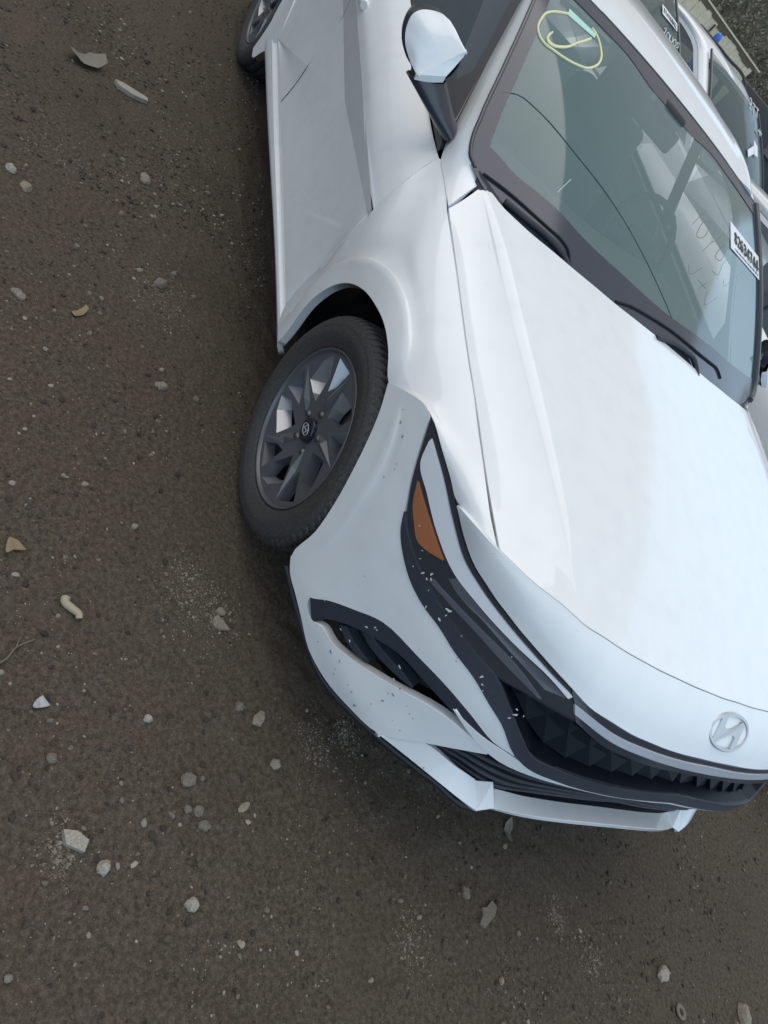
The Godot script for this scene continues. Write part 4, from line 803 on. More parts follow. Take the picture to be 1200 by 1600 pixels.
	var lgr := put("lower_grille", st, M.grille_black, car)
	var lg: Array = D.lower_grille
	for k in range(1, 5):
		st = stool()
		var top := PackedVector3Array()
		var bot := PackedVector3Array()
		for j in lg[0].size():
			top.append(lg[k][j] + V(0, 0.004, 0.006)); bot.append(lg[k][j] + V(0, -0.003, 0.008))
		surf(st, inset([top, bot], 0.002), 4, 1, 0.0, 0.012)
		put("grille_slat", st, M.black_trim, lgr)
	# inner front structure, wheel housings and floor
	st = stool()
	var core := []
	for y in [0.2, 0.34, 0.5, 0.6]:
		var r := PackedVector3Array()
		for k in 13:
			var a := -1.0 + k / 6.0
			r.append(V(0.66 * a, y, -0.79 + 0.33 * absf(a) ** 3.0 - (0.015 if y < 0.5 else -0.02)))
		core.append(r)
	surf(st, core, 2, 2)
	quad(st, V(-0.68, 0.2, -0.5), V(0.68, 0.2, -0.5), V(0.8, 0.2, 3.6), V(-0.8, 0.2, 3.6), Vector3.DOWN)
	quad(st, V(-0.36, 0.26, -0.80), V(0.36, 0.26, -0.80), V(0.68, 0.22, -0.45), V(-0.68, 0.22, -0.45), Vector3.DOWN)
	quad(st, V(-0.78, 0.2, 0.42), V(0.78, 0.2, 0.42), V(0.78, 0.82, 0.42), V(-0.78, 0.82, 0.42), Vector3.FORWARD)
	put("underbody", st, M.void_black, car)
	for s in [1.0, -1.0]:
		for z in [0.0, 2.72]:
			st = stool()
			var pr := PackedVector2Array([Vector2(0.815, 0.368), Vector2(0.6, 0.368), Vector2(0.58, 0.36), Vector2(0.58, 0.02)])
			if s < 0:
				var q := PackedVector2Array()
				for e in pr: q.append(Vector2(-e.x, e.y))
				pr = q
			lathe(st, pr, 30, Transform3D(Basis.IDENTITY, V(0, 0.326, z)), -0.45, PI + 0.45)
			put("wheel_housing", st, M.void_black, car)
	# fenders
	for s in [1.0, -1.0]:
		st = stool()
		surf(st, side(D.fender, s), 4, 4, 0.0024, 0.022)
		put("fender", st, white, car)
		st = stool()
		var ds := PackedVector3Array()
		for k in 15:
			var q := door_edge(lerpf(0.27, 0.878, k / 14.0))
			ds.append(V((q.x - 0.0095) * s, q.y - 0.004, q.z))
		tube(st, curve(ds, 3), 0.005, 5)
		put("door_seal", st, M.void_black, car)
	make_flank(car)
	make_cabin(car)
	make_glass(car)
	# wheels
	make_wheel(car, V(0.788, 0.316, 0.0), 0.034)
	make_wheel(car, V(-0.788, 0.316, 0.0), PI + 0.034)
	make_wheel(car, V(0.79, 0.316, 2.72), 0.0)
	make_wheel(car, V(-0.79, 0.316, 2.72), PI)
	make_mirror(car, 1.0)
	make_mirror(car, -1.0)
	make_wipers(car)
	make_wear(car)
	return car

func inset(rows: Array, d: float) -> Array:
	var out := []
	for r in rows:
		var q := PackedVector3Array()
		for p in r: q.append(p + V(-p.x * 1.5, 0, 1.0).normalized() * d)
		out.append(q)
	return out

func make_badge(car: Node) -> void:
	var c := V(0.009, 0.7106, -0.8169)
	var d := V(0, -0.6894, -0.7244)
	var n := V(0, 0.7244, -0.6894)
	var st := stool()
	var o := c + n * 0.0005
	var a := 0.089
	var b := 0.0465
	var w := 0.0105
	var N := 48
	var at := func(u: float, v: float, h: float) -> Vector3:
		# follow the crown of the panel
		return o + Vector3.LEFT * -u + d * v + n * (h - 0.55 * (u + 0.009) ** 2)
	for k in N:
		var e := []
		for q in 2:
			var an := TAU * (k + q) / N
			var cs := Vector2(cos(an), sin(an))
			e.append([at.call(a * cs.x, b * cs.y, -0.003), at.call(a * cs.x, b * cs.y, 0.003), at.call((a - 0.002) * cs.x, (b - 0.002) * cs.y, 0.005), at.call((a - w) * cs.x, (b - w * 0.72) * cs.y, 0.005), at.call((a - w - 0.001) * cs.x, (b - w * 0.72 - 0.001) * cs.y, -0.003)])
		for i in 4: quad(st, e[0][i], e[1][i], e[1][i + 1], e[0][i + 1], n if i > 0 else e[0][0] - c)
	var hp := PackedVector2Array()
	for q in [[0.066, -0.037], [0.056, -0.0395], [0.045, -0.040], [0.0464, -0.0123], [0.041, -0.0085], [0.0322, -0.0069], [0.02, -0.0085], [0.005, -0.014], [-0.01, -0.022], [-0.0242, -0.0314], [-0.033, -0.029], [-0.0411, -0.0262], [-0.0299, 0.0323], [-0.02, 0.0345], [-0.0092, 0.036], [-0.0118, 0.0074], [-0.003, 0.0048], [0.0091, 0.0049], [0.025, 0.0095], [0.04, 0.016], [0.0609, 0.0301], [0.069, 0.0265], [0.0755, 0.0236]]:
		hp.append(Vector2(q[0] - 0.012, q[1] + 0.001))
	var idx := Geometry2D.triangulate_polygon(hp)
	for t in range(0, idx.size(), 3):
		var p := []
		for e in 3: p.append(at.call(hp[idx[t + e]].x, hp[idx[t + e]].y, 0.0046))
		face(st, p[0], p[1], p[2], n)
	for k in hp.size():
		var p := hp[k]
		var q := hp[(k + 1) % hp.size()]
		quad(st, at.call(p.x, p.y, 0.0046), at.call(q.x, q.y, 0.0046), at.call(q.x, q.y, -0.003), at.call(p.x, p.y, -0.003), Vector3.LEFT * -(p.y - q.y) + d * (q.x - p.x))
	put("badge", st, M.badge, car)

func make_grille(car: Node) -> void:
	var st := stool()
	surf(st, inset(D.grille, 0.06), 3, 3)
	var gr := put("grille", st, M.grille_black, car)
	# a bordering wall to the back
	var G := grid(D.grille, 2, 1)
	var rows: Array = D.grille
	var back := inset(rows, 0.055)
	st = stool()
	var n: int = rows[0].size()
	for r in [0, rows.size() - 1]:
		for j in n - 1:
			quad(st, rows[r][j], rows[r][j + 1], back[r][j + 1], back[r][j], V(0, -1 if r == 0 else 1, 0))
	put("grille_rim", st, M.grille_black, gr)
	# jewels: slanted pyramids, three rows, their points turned to the middle
	var fine := grid(D.grille, 1, 1)
	var cols := 18
	for r in 2:
		for c in cols:
			var p := []
			var s := signf(c + 0.5 - cols / 2.0)
			for q in [[0, 0], [1, 0], [1, 1], [0, 1]]:
				var u: float = (c + q[0]) / float(cols)
				var v: float = (r + q[1]) / 2.0
				u += s * (v - 0.5) * 0.035 * (1.0 if absf(u - 0.5) > 0.02 else 0.0)
				u = clampf(u, 0.004, 0.996)
				var fu: float = u * (n - 1)
				var j := mini(int(fu), n - 2)
				var fv: float = v * (fine.size() - 1)
				var i := mini(int(fv), fine.size() - 2)
				var a: Vector3 = fine[i][j].lerp(fine[i][j + 1], fu - j)
				var b: Vector3 = fine[i + 1][j].lerp(fine[i + 1][j + 1], fu - j)
				var g0 := a.lerp(b, fv - i)
				p.append(g0 + V(-g0.x * 1.5, 0, 1.0).normalized() * 0.042)
			var mid: Vector3 = (p[0] + p[1] + p[2] + p[3]) / 4.0
			var w: Vector3 = (p[1] - p[0]).lerp(p[2] - p[3], 0.5)
			var dn: Vector3 = (p[3] - p[0]).lerp(p[2] - p[1], 0.5)
			var hint := V(signf(mid.x) * 0.4 * absf(mid.x), 0.1, -1)
			var tip: Vector3 = mid + w * 0.36 * -s + dn * 0.34 - V(-mid.x * 1.5, 0.1, 1.0).normalized() * 0.016
			st = stool()
			for e in 4:
				face(st, p[e], p[(e + 1) % 4], tip, (p[e] + p[(e + 1) % 4]) * 0.5 - mid + hint * 0.05)
			put("grille_jewel", st, M.grille_black, gr)

func door_edge(y: float) -> Vector3:
	var e := curve(D.fender[6], 8).slice(0, 41)
	for k in e.size() - 1:
		if y <= e[k + 1].y or k == e.size() - 2:
			return e[k].lerp(e[k + 1], clampf((y - e[k].y) / maxf(e[k + 1].y - e[k].y, 1e-5), 0, 1))
	return e[0]

func make_flank(car: Node) -> void:
	var white: Material = M.white_paint
	for s in [1.0, -1.0]:
		var zf := [[0.557, 0.0], [0.50, 0.0]]
		# front door: four rows from belt to crease, gap follows the fender
		var zs := [0.0, 0.12, 0.25, 0.45, 0.72, 1.0]
		for door in 2:
			var st := stool()
			var z0 := 0.45 if door == 0 else 1.645
			var z1 := 1.64 if door == 0 else 2.62
			var rows := [PackedVector3Array(), PackedVector3Array(), PackedVector3Array(), PackedVector3Array(), PackedVector3Array(), PackedVector3Array()]
			for t in zs:
				for r in 6:
					var k: float = [0.0, 0.12, 0.3, 0.5, 0.78, 1.0][r]
					var zstart := z0
					var ed := Vector3.ZERO
					if door == 0:
						ed = door_edge(lerpf(0.879, 0.702, k))
						zstart = ed.z
					var z := lerpf(zstart, z1, t)
					var b := belt(z)
					var c := crease(z)
					var x := b.x + (c.x - b.x) * (1.0 - (1.0 - k) ** 2.3) + 0.004 * sin(k * PI) - 0.005 * exp(-((k - 0.62) / 0.13) ** 2)
					var y := lerpf(b.y, c.y, k)
					if door == 0:
						var w := clampf(1.0 - t * 3.0, 0, 1)
						x = lerpf(x, ed.x, w); y = lerpf(y, ed.y, w)
					rows[r].append(V(x, y, z))
			surf(st, side(rows, s), 5, 5, 0.0026, 0.02)
			# narrow facet below the crease: hard edges
			var hint := V(s, -0.2, 0)
			var cz := [0.448, 0.6, 0.8, 1.0, 1.14, 1.3, 1.5, 1.64] if door == 0 else [1.645, 1.751, 2.0, 2.25, 2.46]
			for k in cz.size() - 1:
				var p := [crease(cz[k]), crease(cz[k + 1]), low_crease(cz[k + 1]), low_crease(cz[k])]
				for e in 2: p[e] += V(-0.0015, 0.004, 0)
				for e in 4: p[e].x *= s
				quad(st, p[0], p[1], p[2], p[3], hint)
			if door == 0:
				# large lower facet
				var rws := []
				for r in 9:
					var row := PackedVector3Array()
					for k in 25:
						var f := k / 24.0
						var zt := lerpf(0.452, 1.638, f)
						var top := low_crease(zt) if zt < 1.14 else back_edge(zt)
						var p := top.lerp(facet_line(lerpf(0.49, 1.638, f)), r / 8.0)
						p.x -= 0.004 * sin(PI * r / 8.0)
						if k == 0: p = door_edge(lerpf(0.69, 0.30, r / 8.0))
						if k == 0: p.z += 0.003
						if k == 24: p.z -= 0.0015
						row.append(p)
					rws.append(row)
				surf(st, side(rws, s), 1, 1, 0.0, 0.015)
				# upper rear facet, a triangle behind the middle corner
				var tz := [1.14, 1.3, 1.5, 1.64]
				for k in 3:
					var p := [low_crease(tz[k]), low_crease(tz[k + 1]), back_edge(tz[k + 1]), back_edge(tz[k])]
					for e in 4: p[e].x *= s
					quad(st, p[0], p[1], p[2], p[3], V(s, 0, 0))
			else:
				var A := P3([back_edge(1.645), back_edge(1.85), back_edge(2.0), V(0.893, 0.368, 2.147)])
				var C := P3([facet_line(1.645), facet_line(1.85), facet_line(2.0), V(0.893, 0.362, 2.16)])
				var Bq := PackedVector3Array()
				for k in 4: Bq.append(A[k].lerp(C[k], 0.5) + V(-0.004, 0, 0))
				surf(st, side([A, Bq, C], s), 3, 3)
				var T := P3([low_crease(1.645), low_crease(1.751), low_crease(2.05), low_crease(2.3), low_crease(2.46)])
				var Bm := P3([back_edge(1.645), back_edge(1.85), V(0.893, 0.368, 2.147), V(0.905, 0.33, 2.358), V(0.906, 0.52, 2.418)])
				var mid := PackedVector3Array()
				for k in 5: mid.append(T[k].lerp(Bm[k], 0.5) + V(-0.004, 0, 0))
				surf(st, side([T, mid, Bm], s), 4, 4)
			var d := put("front_door" if door == 0 else "rear_door", st, white, car)
			# handle
			st = stool()
			var hz := 1.448 if door == 0 else 2.3
			var hy := 0.845 + (hz - 1.448) * 0.07
			var pts := PackedVector3Array()
			for q in [[0.0, 0.0], [-0.012, 0.018], [0.002, 0.03], [0.004, 0.1], [0.003, 0.19], [-0.008, 0.215], [-0.012, 0.22]]:
				pts.append(V((0.913 + q[0]) * s, hy + q[1] * 0.09 - 0.004, hz - 0.02 + q[1]))
			tube(st, curve(pts, 4), 0.0135, 10)
			put("door_handle", st, white, d)
		# rear quarter over the wheel
		var st := stool()
		var arch := PackedVector3Array()
		var arch2 := PackedVector3Array()
		var upr := PackedVector3Array()
		for k in 13:
			var an := deg_to_rad(lerpf(199, -19, k / 12.0))
			arch.append(V(0.908, 0.316 + 0.362 * sin(an), 2.72 + 0.362 * cos(an)))
			arch2.append(V(0.903, 0.316 + 0.42 * sin(an), 2.72 + 0.41 * cos(an)))
		var tops := [V(0.893, 0.30, 2.20), V(0.894, 0.36, 2.18), V(0.9, 0.52, 2.28), V(0.9, 0.8, 2.35), crease(2.46), crease(2.55), crease(2.72), crease(2.9), crease(3.1), crease(3.3), V(0.875, 0.72, 3.45), V(0.872, 0.5, 3.47), V(0.872, 0.28, 3.47)]
		for k in 13: upr.append(tops[k])
		var lo := PackedVector3Array()
		for k in 13: lo.append(arch2[k].lerp(upr[k], 0.5))
		surf(st, side([arch, arch2, lo, upr], s), 3, 3, 0.0, 0.03)
		var Q := [PackedVector3Array(), PackedVector3Array(), PackedVector3Array(), PackedVector3Array()]
		for z in [2.625, 2.8, 3.0, 3.2, 3.4, 3.56]:
			var b := belt(z)
			var c := crease(z)
			b.y = minf(b.y, 1.02)
			c.y = minf(c.y, 0.97)
			c.x -= 0.9 * maxf(z - 3.3, 0) ** 2
			b.x -= 0.12 * maxf(z - 3.2, 0)
			for r in 4:
				var k: float = [0.0, 0.2, 0.6, 1.0][r]
				Q[r].append(V(b.x + (c.x - b.x) * (1.0 - (1.0 - k) ** 2.2), lerpf(b.y, c.y, k), z))
		surf(st, side(Q, s), 3, 3, 0.0, 0.0)
		put("rear_quarter", st, white, car)
		# sill
		st = stool()
		var R := [PackedVector3Array(), PackedVector3Array(), PackedVector3Array(), PackedVector3Array(), PackedVector3Array()]
		for q in [[0.36, 0.0], [0.47, 0.006], [0.62, 0.012], [0.85, 0.016], [1.25, 0.013], [1.6, 0.01], [1.9, 0.012], [2.1, 0.016], [2.25, 0.02], [2.36, 0.03]]:
			var z: float = q[0]
			var f := facet_line(z)
			R[0].append(f + V(-0.001, 0.0, 0))
			R[1].append(V(0.8845, f.y - 0.018 - 0.010 * clampf((z - 0.5) / 0.5, 0, 1), z))
			R[2].append(V(0.8975, f.y - 0.026 - 0.020 * clampf((z - 0.5) / 1.2, 0, 1), z))
			R[3].append(V(0.8985, 0.26 + q[1] * 0.6, z))
			R[4].append(V(0.872, 0.224 + q[1], z))
		surf(st, side(R.slice(0, 2), s), 3, 2)
		surf(st, side(R.slice(1, 3), s), 3, 1)
		surf(st, side(R.slice(2, 5), s), 3, 3, 0.0, 0.015)
		put("side_sill", st, white, car)
	# tail of the car: trunk, rear bumper
	var st := stool()
	var rows := []
	for q in [[2.98, 1.03, 0.66], [3.3, 1.03, 0.7], [3.62, 1.015, 0.69], [3.76, 0.985, 0.66], [3.80, 0.93, 0.64]]:
		var r := PackedVector3Array()
		for k in 9:
			var a := -1.0 + k / 4.0
			r.append(V(a * q[2], q[1] - 0.03 * a * a, q[0]))
		rows.append(r)
	surf(st, rows, 3, 4, 0.0, 0.02)
	put("trunk_lid", st, white, car)
	st = stool()
	rows = []
	for y in [0.99, 0.93, 0.8, 0.62, 0.45, 0.26]:
		var r := PackedVector3Array()
		for k in 13:
			var a := -1.0 + k / 6.0
			r.append(V((0.87 if y < 0.9 else 0.80) * a, y, (3.83 if y < 0.7 else 3.79) - 0.36 * absf(a) ** 5.0))
		rows.append(r)
	surf(st, rows, 3, 3)
	put("rear_bumper", st, white, car)

func win_top(z: float) -> Vector3:
	var t := [[0.596, 0.79, 0.896], [0.777, 0.745, 0.999], [0.95, 0.70, 1.118], [1.082, 0.668, 1.206], [1.2, 0.64, 1.272], [1.4, 0.622, 1.322], [1.7, 0.615, 1.338], [2.2, 0.62, 1.322], [2.6, 0.64, 1.245], [2.95, 0.70, 1.07]]
	for k in t.size() - 1:
		if z <= t[k + 1][0]:
			var f := clampf((z - t[k][0]) / (t[k + 1][0] - t[k][0]), 0, 1)
			return V(lerpf(t[k][1], t[k + 1][1], f), lerpf(t[k][2], t[k + 1][2], f), z)
	return V(0.7, 1.07, 2.95)

func make_cabin(car: Node) -> void:
	var white: Material = M.white_paint
	var st := stool()
	# roof
	var rows := []
	for q in [[1.185, 1.3425, 0.0], [1.26, 1.372, 0.0], [1.4, 1.405, 0.3], [1.6, 1.425, 0.8], [1.85, 1.43, 1.0], [2.2, 1.415, 1.0], [2.55, 1.365, 1.0], [2.75, 1.315, 1.0]]:
		var r := PackedVector3Array()
		var e := win_top(maxf(q[0], 1.24))
		for a in [-1.0, -0.93, -0.78, -0.45, 0.0, 0.45, 0.78, 0.93, 1.0]:
			var ab := absf(a)
			var y: float
			if ab == 1.0: y = lerpf(minf(e.y + 0.004, q[1] - 0.012), e.y + 0.004, q[2])
			elif ab > 0.9: y = lerpf(q[1] - 0.006, lerpf(q[1], e.y, 0.5), 0.25 + 0.55 * q[2])
			else: y = q[1] - 0.03 * ab * ab * (0.5 + 0.5 * q[2])
			r.append(V(a * (e.x + 0.003), y, q[0] - 0.02 * ab * ab * (1.0 - q[2])))
		rows.append(r)
	surf(st, rows, 4, 4, 0.0, 0.01)
	put("roof", st, white, car)
	st = stool()
	surf(st, moved(rows, V(0, -0.035, 0.01)), 2, 2)
	put("headliner", st, M.headliner, car)
	for s in [1.0, -1.0]:
		# windshield pillar with the corner by the hood
		st = stool()
		var inn := [V(0.712, 0.929, 0.462), V(0.752, 0.938, 0.474), V(0.774, 0.950, 0.499), V(0.779, 0.973, 0.54), V(0.765, 1.029, 0.626), V(0.725, 1.137, 0.803), V(0.681, 1.238, 0.99), V(0.645, 1.318, 1.165), V(0.62, 1.345, 1.25)]
		var outr := [V(0.806, 0.868, 0.345), V(0.8035, 0.876, 0.47), V(0.80, 0.882, 0.55), V(0.79, 0.896, 0.596), V(0.768, 0.945, 0.687), V(0.727, 1.047, 0.85), V(0.685, 1.162, 1.015), V(0.645, 1.262, 1.18), V(0.63, 1.30, 1.3)]
		var a := PackedVector3Array()
		var b := PackedVector3Array()
		var c := PackedVector3Array()
		for k in 9:
			a.append(outr[k]); c.append(inn[k])
			b.append(outr[k].lerp(inn[k], 0.55) + V(0.35, 0.25, -0.3).normalized() * (0.012 if k > 2 else 0.008))
		surf(st, side([a, b, c], s), 4, 4, 0.0012, 0.02)
		put("windshield_pillar", st, white, car)
		# rear pillar
		st = stool()
		surf(st, side([P3([V(0.615, 1.336, 2.2), V(0.62, 1.28, 2.6), V(0.66, 1.1, 3.0), V(0.68, 1.03, 3.2)]), P3([V(0.63, 1.3, 2.3), V(0.665, 1.2, 2.65), V(0.74, 1.05, 2.95), V(0.775, 1.0, 3.2)])], s), 3, 2)
		put("rear_pillar", st, white, car)
		# black trim round the side windows
		st = stool()
		var lo := PackedVector3Array()
		var hi := PackedVector3Array()
		var lo2 := PackedVector3Array()
		var hi2 := PackedVector3Array()
		for z in [0.6, 0.68, 0.78, 0.95, 1.08, 1.2, 1.4, 1.7, 2.2, 2.6, 2.95]:
			var t := win_top(z)
			var bb := belt(z)
			hi.append(t + V(0.001, 0, 0)); hi2.append(t.lerp(bb, minf(0.03 / maxf(t.y - bb.y, 0.03), 0.5)) + V(0.003, 0, 0))
			lo.append(bb + V(-0.001, 0, 0)); lo2.append(bb.lerp(t, minf(0.018 / maxf(t.y - bb.y, 0.02), 0.4)) + V(0.004, 0, 0))
		surf(st, side([hi, hi2], s), 3, 1, 0.0, 0.01)
		surf(st, side([lo2, lo], s), 3, 1, 0.0, 0.01)
		var p := [belt(1.58), belt(1.69), win_top(1.75), win_top(1.66)]
		for e in 4: p[e] = V((p[e].x + 0.006) * s, p[e].y, p[e].z)
		quad(st, p[0], p[1], p[2], p[3], V(s, 0, 0))
		put("window_trim", st, M.satin_black, car)
		# corner sail before the mirror
		st = stool()
		p = [belt(0.58), belt(0.86), V(0.79, 0.898, 0.60), win_top(0.86)]
		for e in 4: p[e] = V((p[e].x + 0.004) * s, p[e].y, p[e].z)
		face(st, p[0], p[1], p[3], V(s, 0.2, 0)); face(st, p[0], p[3], p[2], V(s, 0.2, 0))
		put("mirror_sail", st, M.satin_black, car)
	# inside: floor, dashboard, seats, wheel, inner mirror
	st = stool()
	box(st, V(0, 0.24, 1.9), V(1.6, 0.06, 2.9))
	for s in [1.0, -1.0]:
		box(st, V(s * 0.77, 0.54, 1.75), V(0.05, 0.58, 2.2))
	put("cabin_floor", st, M.interior_dark, car)
	st = stool()
	surf(st, [P3([V(-0.72, 0.90, 0.48), V(-0.4, 0.925, 0.36), V(0, 0.93, 0.32), V(0.4, 0.925, 0.36), V(0.72, 0.90, 0.48)]), P3([V(-0.74, 0.93, 0.75), V(-0.4, 0.945, 0.72), V(0, 0.94, 0.72), V(0.4, 0.94, 0.72), V(0.74, 0.93, 0.75)]), P3([V(-0.74, 0.9, 0.95), V(-0.38, 0.95, 0.93), V(0, 0.9, 0.95), V(0.4, 0.9, 0.95), V(0.74, 0.9, 0.95)]), P3([V(-0.74, 0.6, 0.98), V(-0.4, 0.62, 0.98), V(0, 0.6, 0.98), V(0.4, 0.62, 0.98), V(0.74, 0.6, 0.98)])], 4, 4)
	put("dashboard", st, M.interior_dark, car)
	for s in [1.0, -1.0]:
		st = stool()
		softbox(st, V(0.37 * s, 0.45, 1.5), V(0.5, 0.2, 0.55), 0.06)
		softbox(st, V(0.37 * s, 0.82, 1.86), V(0.48, 0.66, 0.15), 0.06, Basis(Vector3.RIGHT, 0.32))
		var seat := put("seat", st, M.seat_cloth, car)
		st = stool()
		softbox(st, V(0.37 * s, 1.2, 1.98), V(0.26, 0.18, 0.1), 0.045, Basis(Vector3.RIGHT, 0.2))
		put("headrest", st, M.seat_cloth, seat)
	st = stool()
	softbox(st, V(0, 0.46, 2.45), V(1.3, 0.2, 0.5), 0.06)
	softbox(st, V(0, 0.78, 2.8), V(1.3, 0.62, 0.15), 0.06, Basis(Vector3.RIGHT, 0.4))
	put("rear_bench", st, M.seat_cloth, car)
	st = stool()
	var wheel := PackedVector3Array()
	var wb := Basis(Vector3.RIGHT, -1.15)
	for k in 28: wheel.append(V(-0.37, 0.93, 1.13) + wb * V(0.18 * cos(TAU * k / 28), 0, 0.18 * sin(TAU * k / 28)))
	tube(st, wheel, 0.014, 8, -1, true)
	softbox(st, V(-0.37, 0.925, 1.12), V(0.17, 0.04, 0.12), 0.02, wb)
	box(st, V(-0.37, 0.92, 1.12), V(0.34, 0.02, 0.035), wb)
	put("steering_wheel", st, M.interior_dark, car)
	st = stool()
	softbox(st, V(-0.02, 1.245, 1.13), V(0.25, 0.07, 0.03), 0.014, Basis(Vector3.RIGHT, 0.2) * Basis(Vector3.UP, 0.15))
	tube(st, P3([V(-0.02, 1.26, 1.12), V(-0.02, 1.31, 1.10)]), 0.012)
	softbox(st, V(-0.02, 1.30, 1.13), V(0.12, 0.05, 0.09), 0.02)
	put("inner_mirror", st, M.interior_dark, car)

func ws_y(x: float, z: float) -> float:
	var t := [[0.1, 0.86], [0.2, 0.91], [0.3, 0.960], [0.45, 1.0355], [0.6, 1.108], [0.75, 1.1745], [0.9, 1.237], [1.05, 1.2925], [1.19, 1.343], [1.3, 1.375]]
	var y: float = t[0][1]
	for k in t.size() - 1:
		if z >= t[k][0]: y = lerpf(t[k][1], t[k + 1][1], clampf((z - t[k][0]) / (t[k + 1][0] - t[k][0]), 0, 1))
	var f := clampf((z - 0.4) / 0.75, 0, 1)
	return y - (absf(x) / 0.72) ** 2.2 * (0.105 * (1 - f) + 0.02 * f)

func on_glass(x: float, z: float, h := 0.0) -> Vector3:
	return V(x, ws_y(x, z) + h, z - h * 0.4)

func ws_edge(t: float) -> Vector2:   # half width and z of the side border, t from base to header
	var e := [[0.752, 0.474], [0.774, 0.499], [0.779, 0.54], [0.765, 0.626], [0.725, 0.803], [0.681, 0.99], [0.645, 1.165]]
	var f := t * (e.size() - 1)
	var k := mini(int(f), e.size() - 2)
	return Vector2(lerpf(e[k][0], e[k + 1][0], f - k), lerpf(e[k][1], e[k + 1][1], f - k))

func make_glass(car: Node) -> void:
	var st := stool()
	var rows := []
	for i in 9:
		var t := i / 8.0
		var e := ws_edge(maxf(t, 0.0))
		var r := PackedVector3Array()
		for j in 17:
			var a := -1.0 + j / 8.0
			var zc := lerpf(0.2, 1.185, t)
			var z := lerpf(zc, e.y, absf(a) ** 2.4)
			r.append(on_glass(a * (e.x - 0.002), z))
		rows.append(r)
	surf(st, rows, 2, 3)
	var glass := put("windshield", st, M.windshield_glass, car)
	# printed black border of the glass
	st = stool()
	for s in [1.0, -1.0]:
		var a := PackedVector3Array()
		var b := PackedVector3Array()
		for i in 13:
			var t := i / 12.0
			var e := ws_edge(t)
			var w := (0.046 if s > 0 else 0.03) + 0.03 * (1.0 - t) ** 4
			a.append(on_glass(s * (e.x - 0.003), e.y, 0.0015)); b.append(on_glass(s * (e.x - w), e.y - 0.005 + 0.0 * t, 0.0015))
		surf(st, [a, b], 2, 1)
	var lo := PackedVector3Array()
	var hi := PackedVector3Array()
	for q in [[-0.765, 0.475, 0.55], [-0.70, 0.42, 0.522], [-0.63, 0.38, 0.497], [-0.48, 0.32, 0.452], [-0.337, 0.28, 0.425], [-0.15, 0.25, 0.395], [0.0, 0.24, 0.380], [0.22, 0.25, 0.393], [0.415, 0.30, 0.431], [0.47, 0.32, 0.452], [0.568, 0.35, 0.478], [0.648, 0.39, 0.497], [0.70, 0.42, 0.522], [0.765, 0.475, 0.55]]:
		lo.append(on_glass(q[0], q[1], 0.0015)); hi.append(on_glass(q[0] * 0.99, q[2], 0.0015))
	surf(st, [lo, hi], 3, 2)
	lo = PackedVector3Array()
	hi = PackedVector3Array()
	for k in 11:
		var a := -1.0 + k / 5.0
		var z := 1.18 - 0.015 * a * a
		hi.append(on_glass(a * 0.645, z, 0.0015)); lo.append(on_glass(a * 0.64, z - 0.055 - (0.03 if absf(a) < 0.25 else 0.0), 0.0015))
	surf(st, [hi, lo], 3, 1)
	put("black_border", st, M.frit, glass)
	# rubber seal along the far and near border
	for s in [1.0, -1.0]:
		st = stool()
		var q := PackedVector3Array()
		for i in 15:
			var e := ws_edge(i / 14.0)
			q.append(on_glass(s * e.x, e.y, 0.001))
		tube(st, curve(q, 2), 0.0055 if s > 0 else 0.013, 6)
		put("glass_seal", st, M.satin_black, glass)
	var q2 := PackedVector3Array()
	st = stool()
	for k in 21:
		var a := -1.0 + k / 10.0
		q2.append(on_glass(a * 0.645, 1.187 - 0.02 * a * a, 0.0))
	tube(st, q2, 0.004, 6)
	put("glass_seal", st, M.satin_black, glass)
	# crack
	st = stool()
	var cr := PackedVector3Array()
	for q in [[0.725, 0.683], [0.681, 0.70], [0.598, 0.688], [0.456, 0.637], [0.322, 0.586], [0.225, 0.542], [0.14, 0.495], [0.04, 0.435], [-0.065, 0.368]]:
		cr.append(on_glass(q[0], q[1], 0.0008))
	tube(st, curve(cr, 4), 0.0011, 4)
	put("crack", st, M.marker_dark, glass)
	# side windows
	for s in [1.0, -1.0]:
		for w in 2:
			st = stool()
			var A := PackedVector3Array()
			var B := PackedVector3Array()
			for z in ([0.62, 0.78, 0.95, 1.08, 1.2, 1.4, 1.6] if w == 0 else [1.67, 1.9, 2.2, 2.5, 2.75, 2.93]):
				A.append(win_top(z) + V(-0.004, -0.004, 0)); B.append(belt(z) + V(-0.012, 0, 0))
			var C := PackedVector3Array()
			for k in A.size(): C.append(A[k].lerp(B[k], 0.5) + V(0.012, 0, 0))
			surf(st, side([A, C, B], s), 4, 4)
			put("side_window", st, M.side_glass if s > 0 else M.clear_pane, car)
	st = stool()
	surf(st, [P3([V(-0.6, 1.31, 2.76), V(-0.3, 1.325, 2.77), V(0.3, 1.325, 2.77), V(0.6, 1.31, 2.76)]), P3([V(-0.64, 1.17, 3.0), V(-0.3, 1.2, 3.05), V(0.3, 1.2, 3.05), V(0.64, 1.17, 3.0)]), P3([V(-0.66, 1.03, 3.25), V(-0.3, 1.05, 3.32), V(0.3, 1.05, 3.32), V(0.66, 1.03, 3.25)])], 4, 3)
	put("rear_window", st, M.side_glass, car)

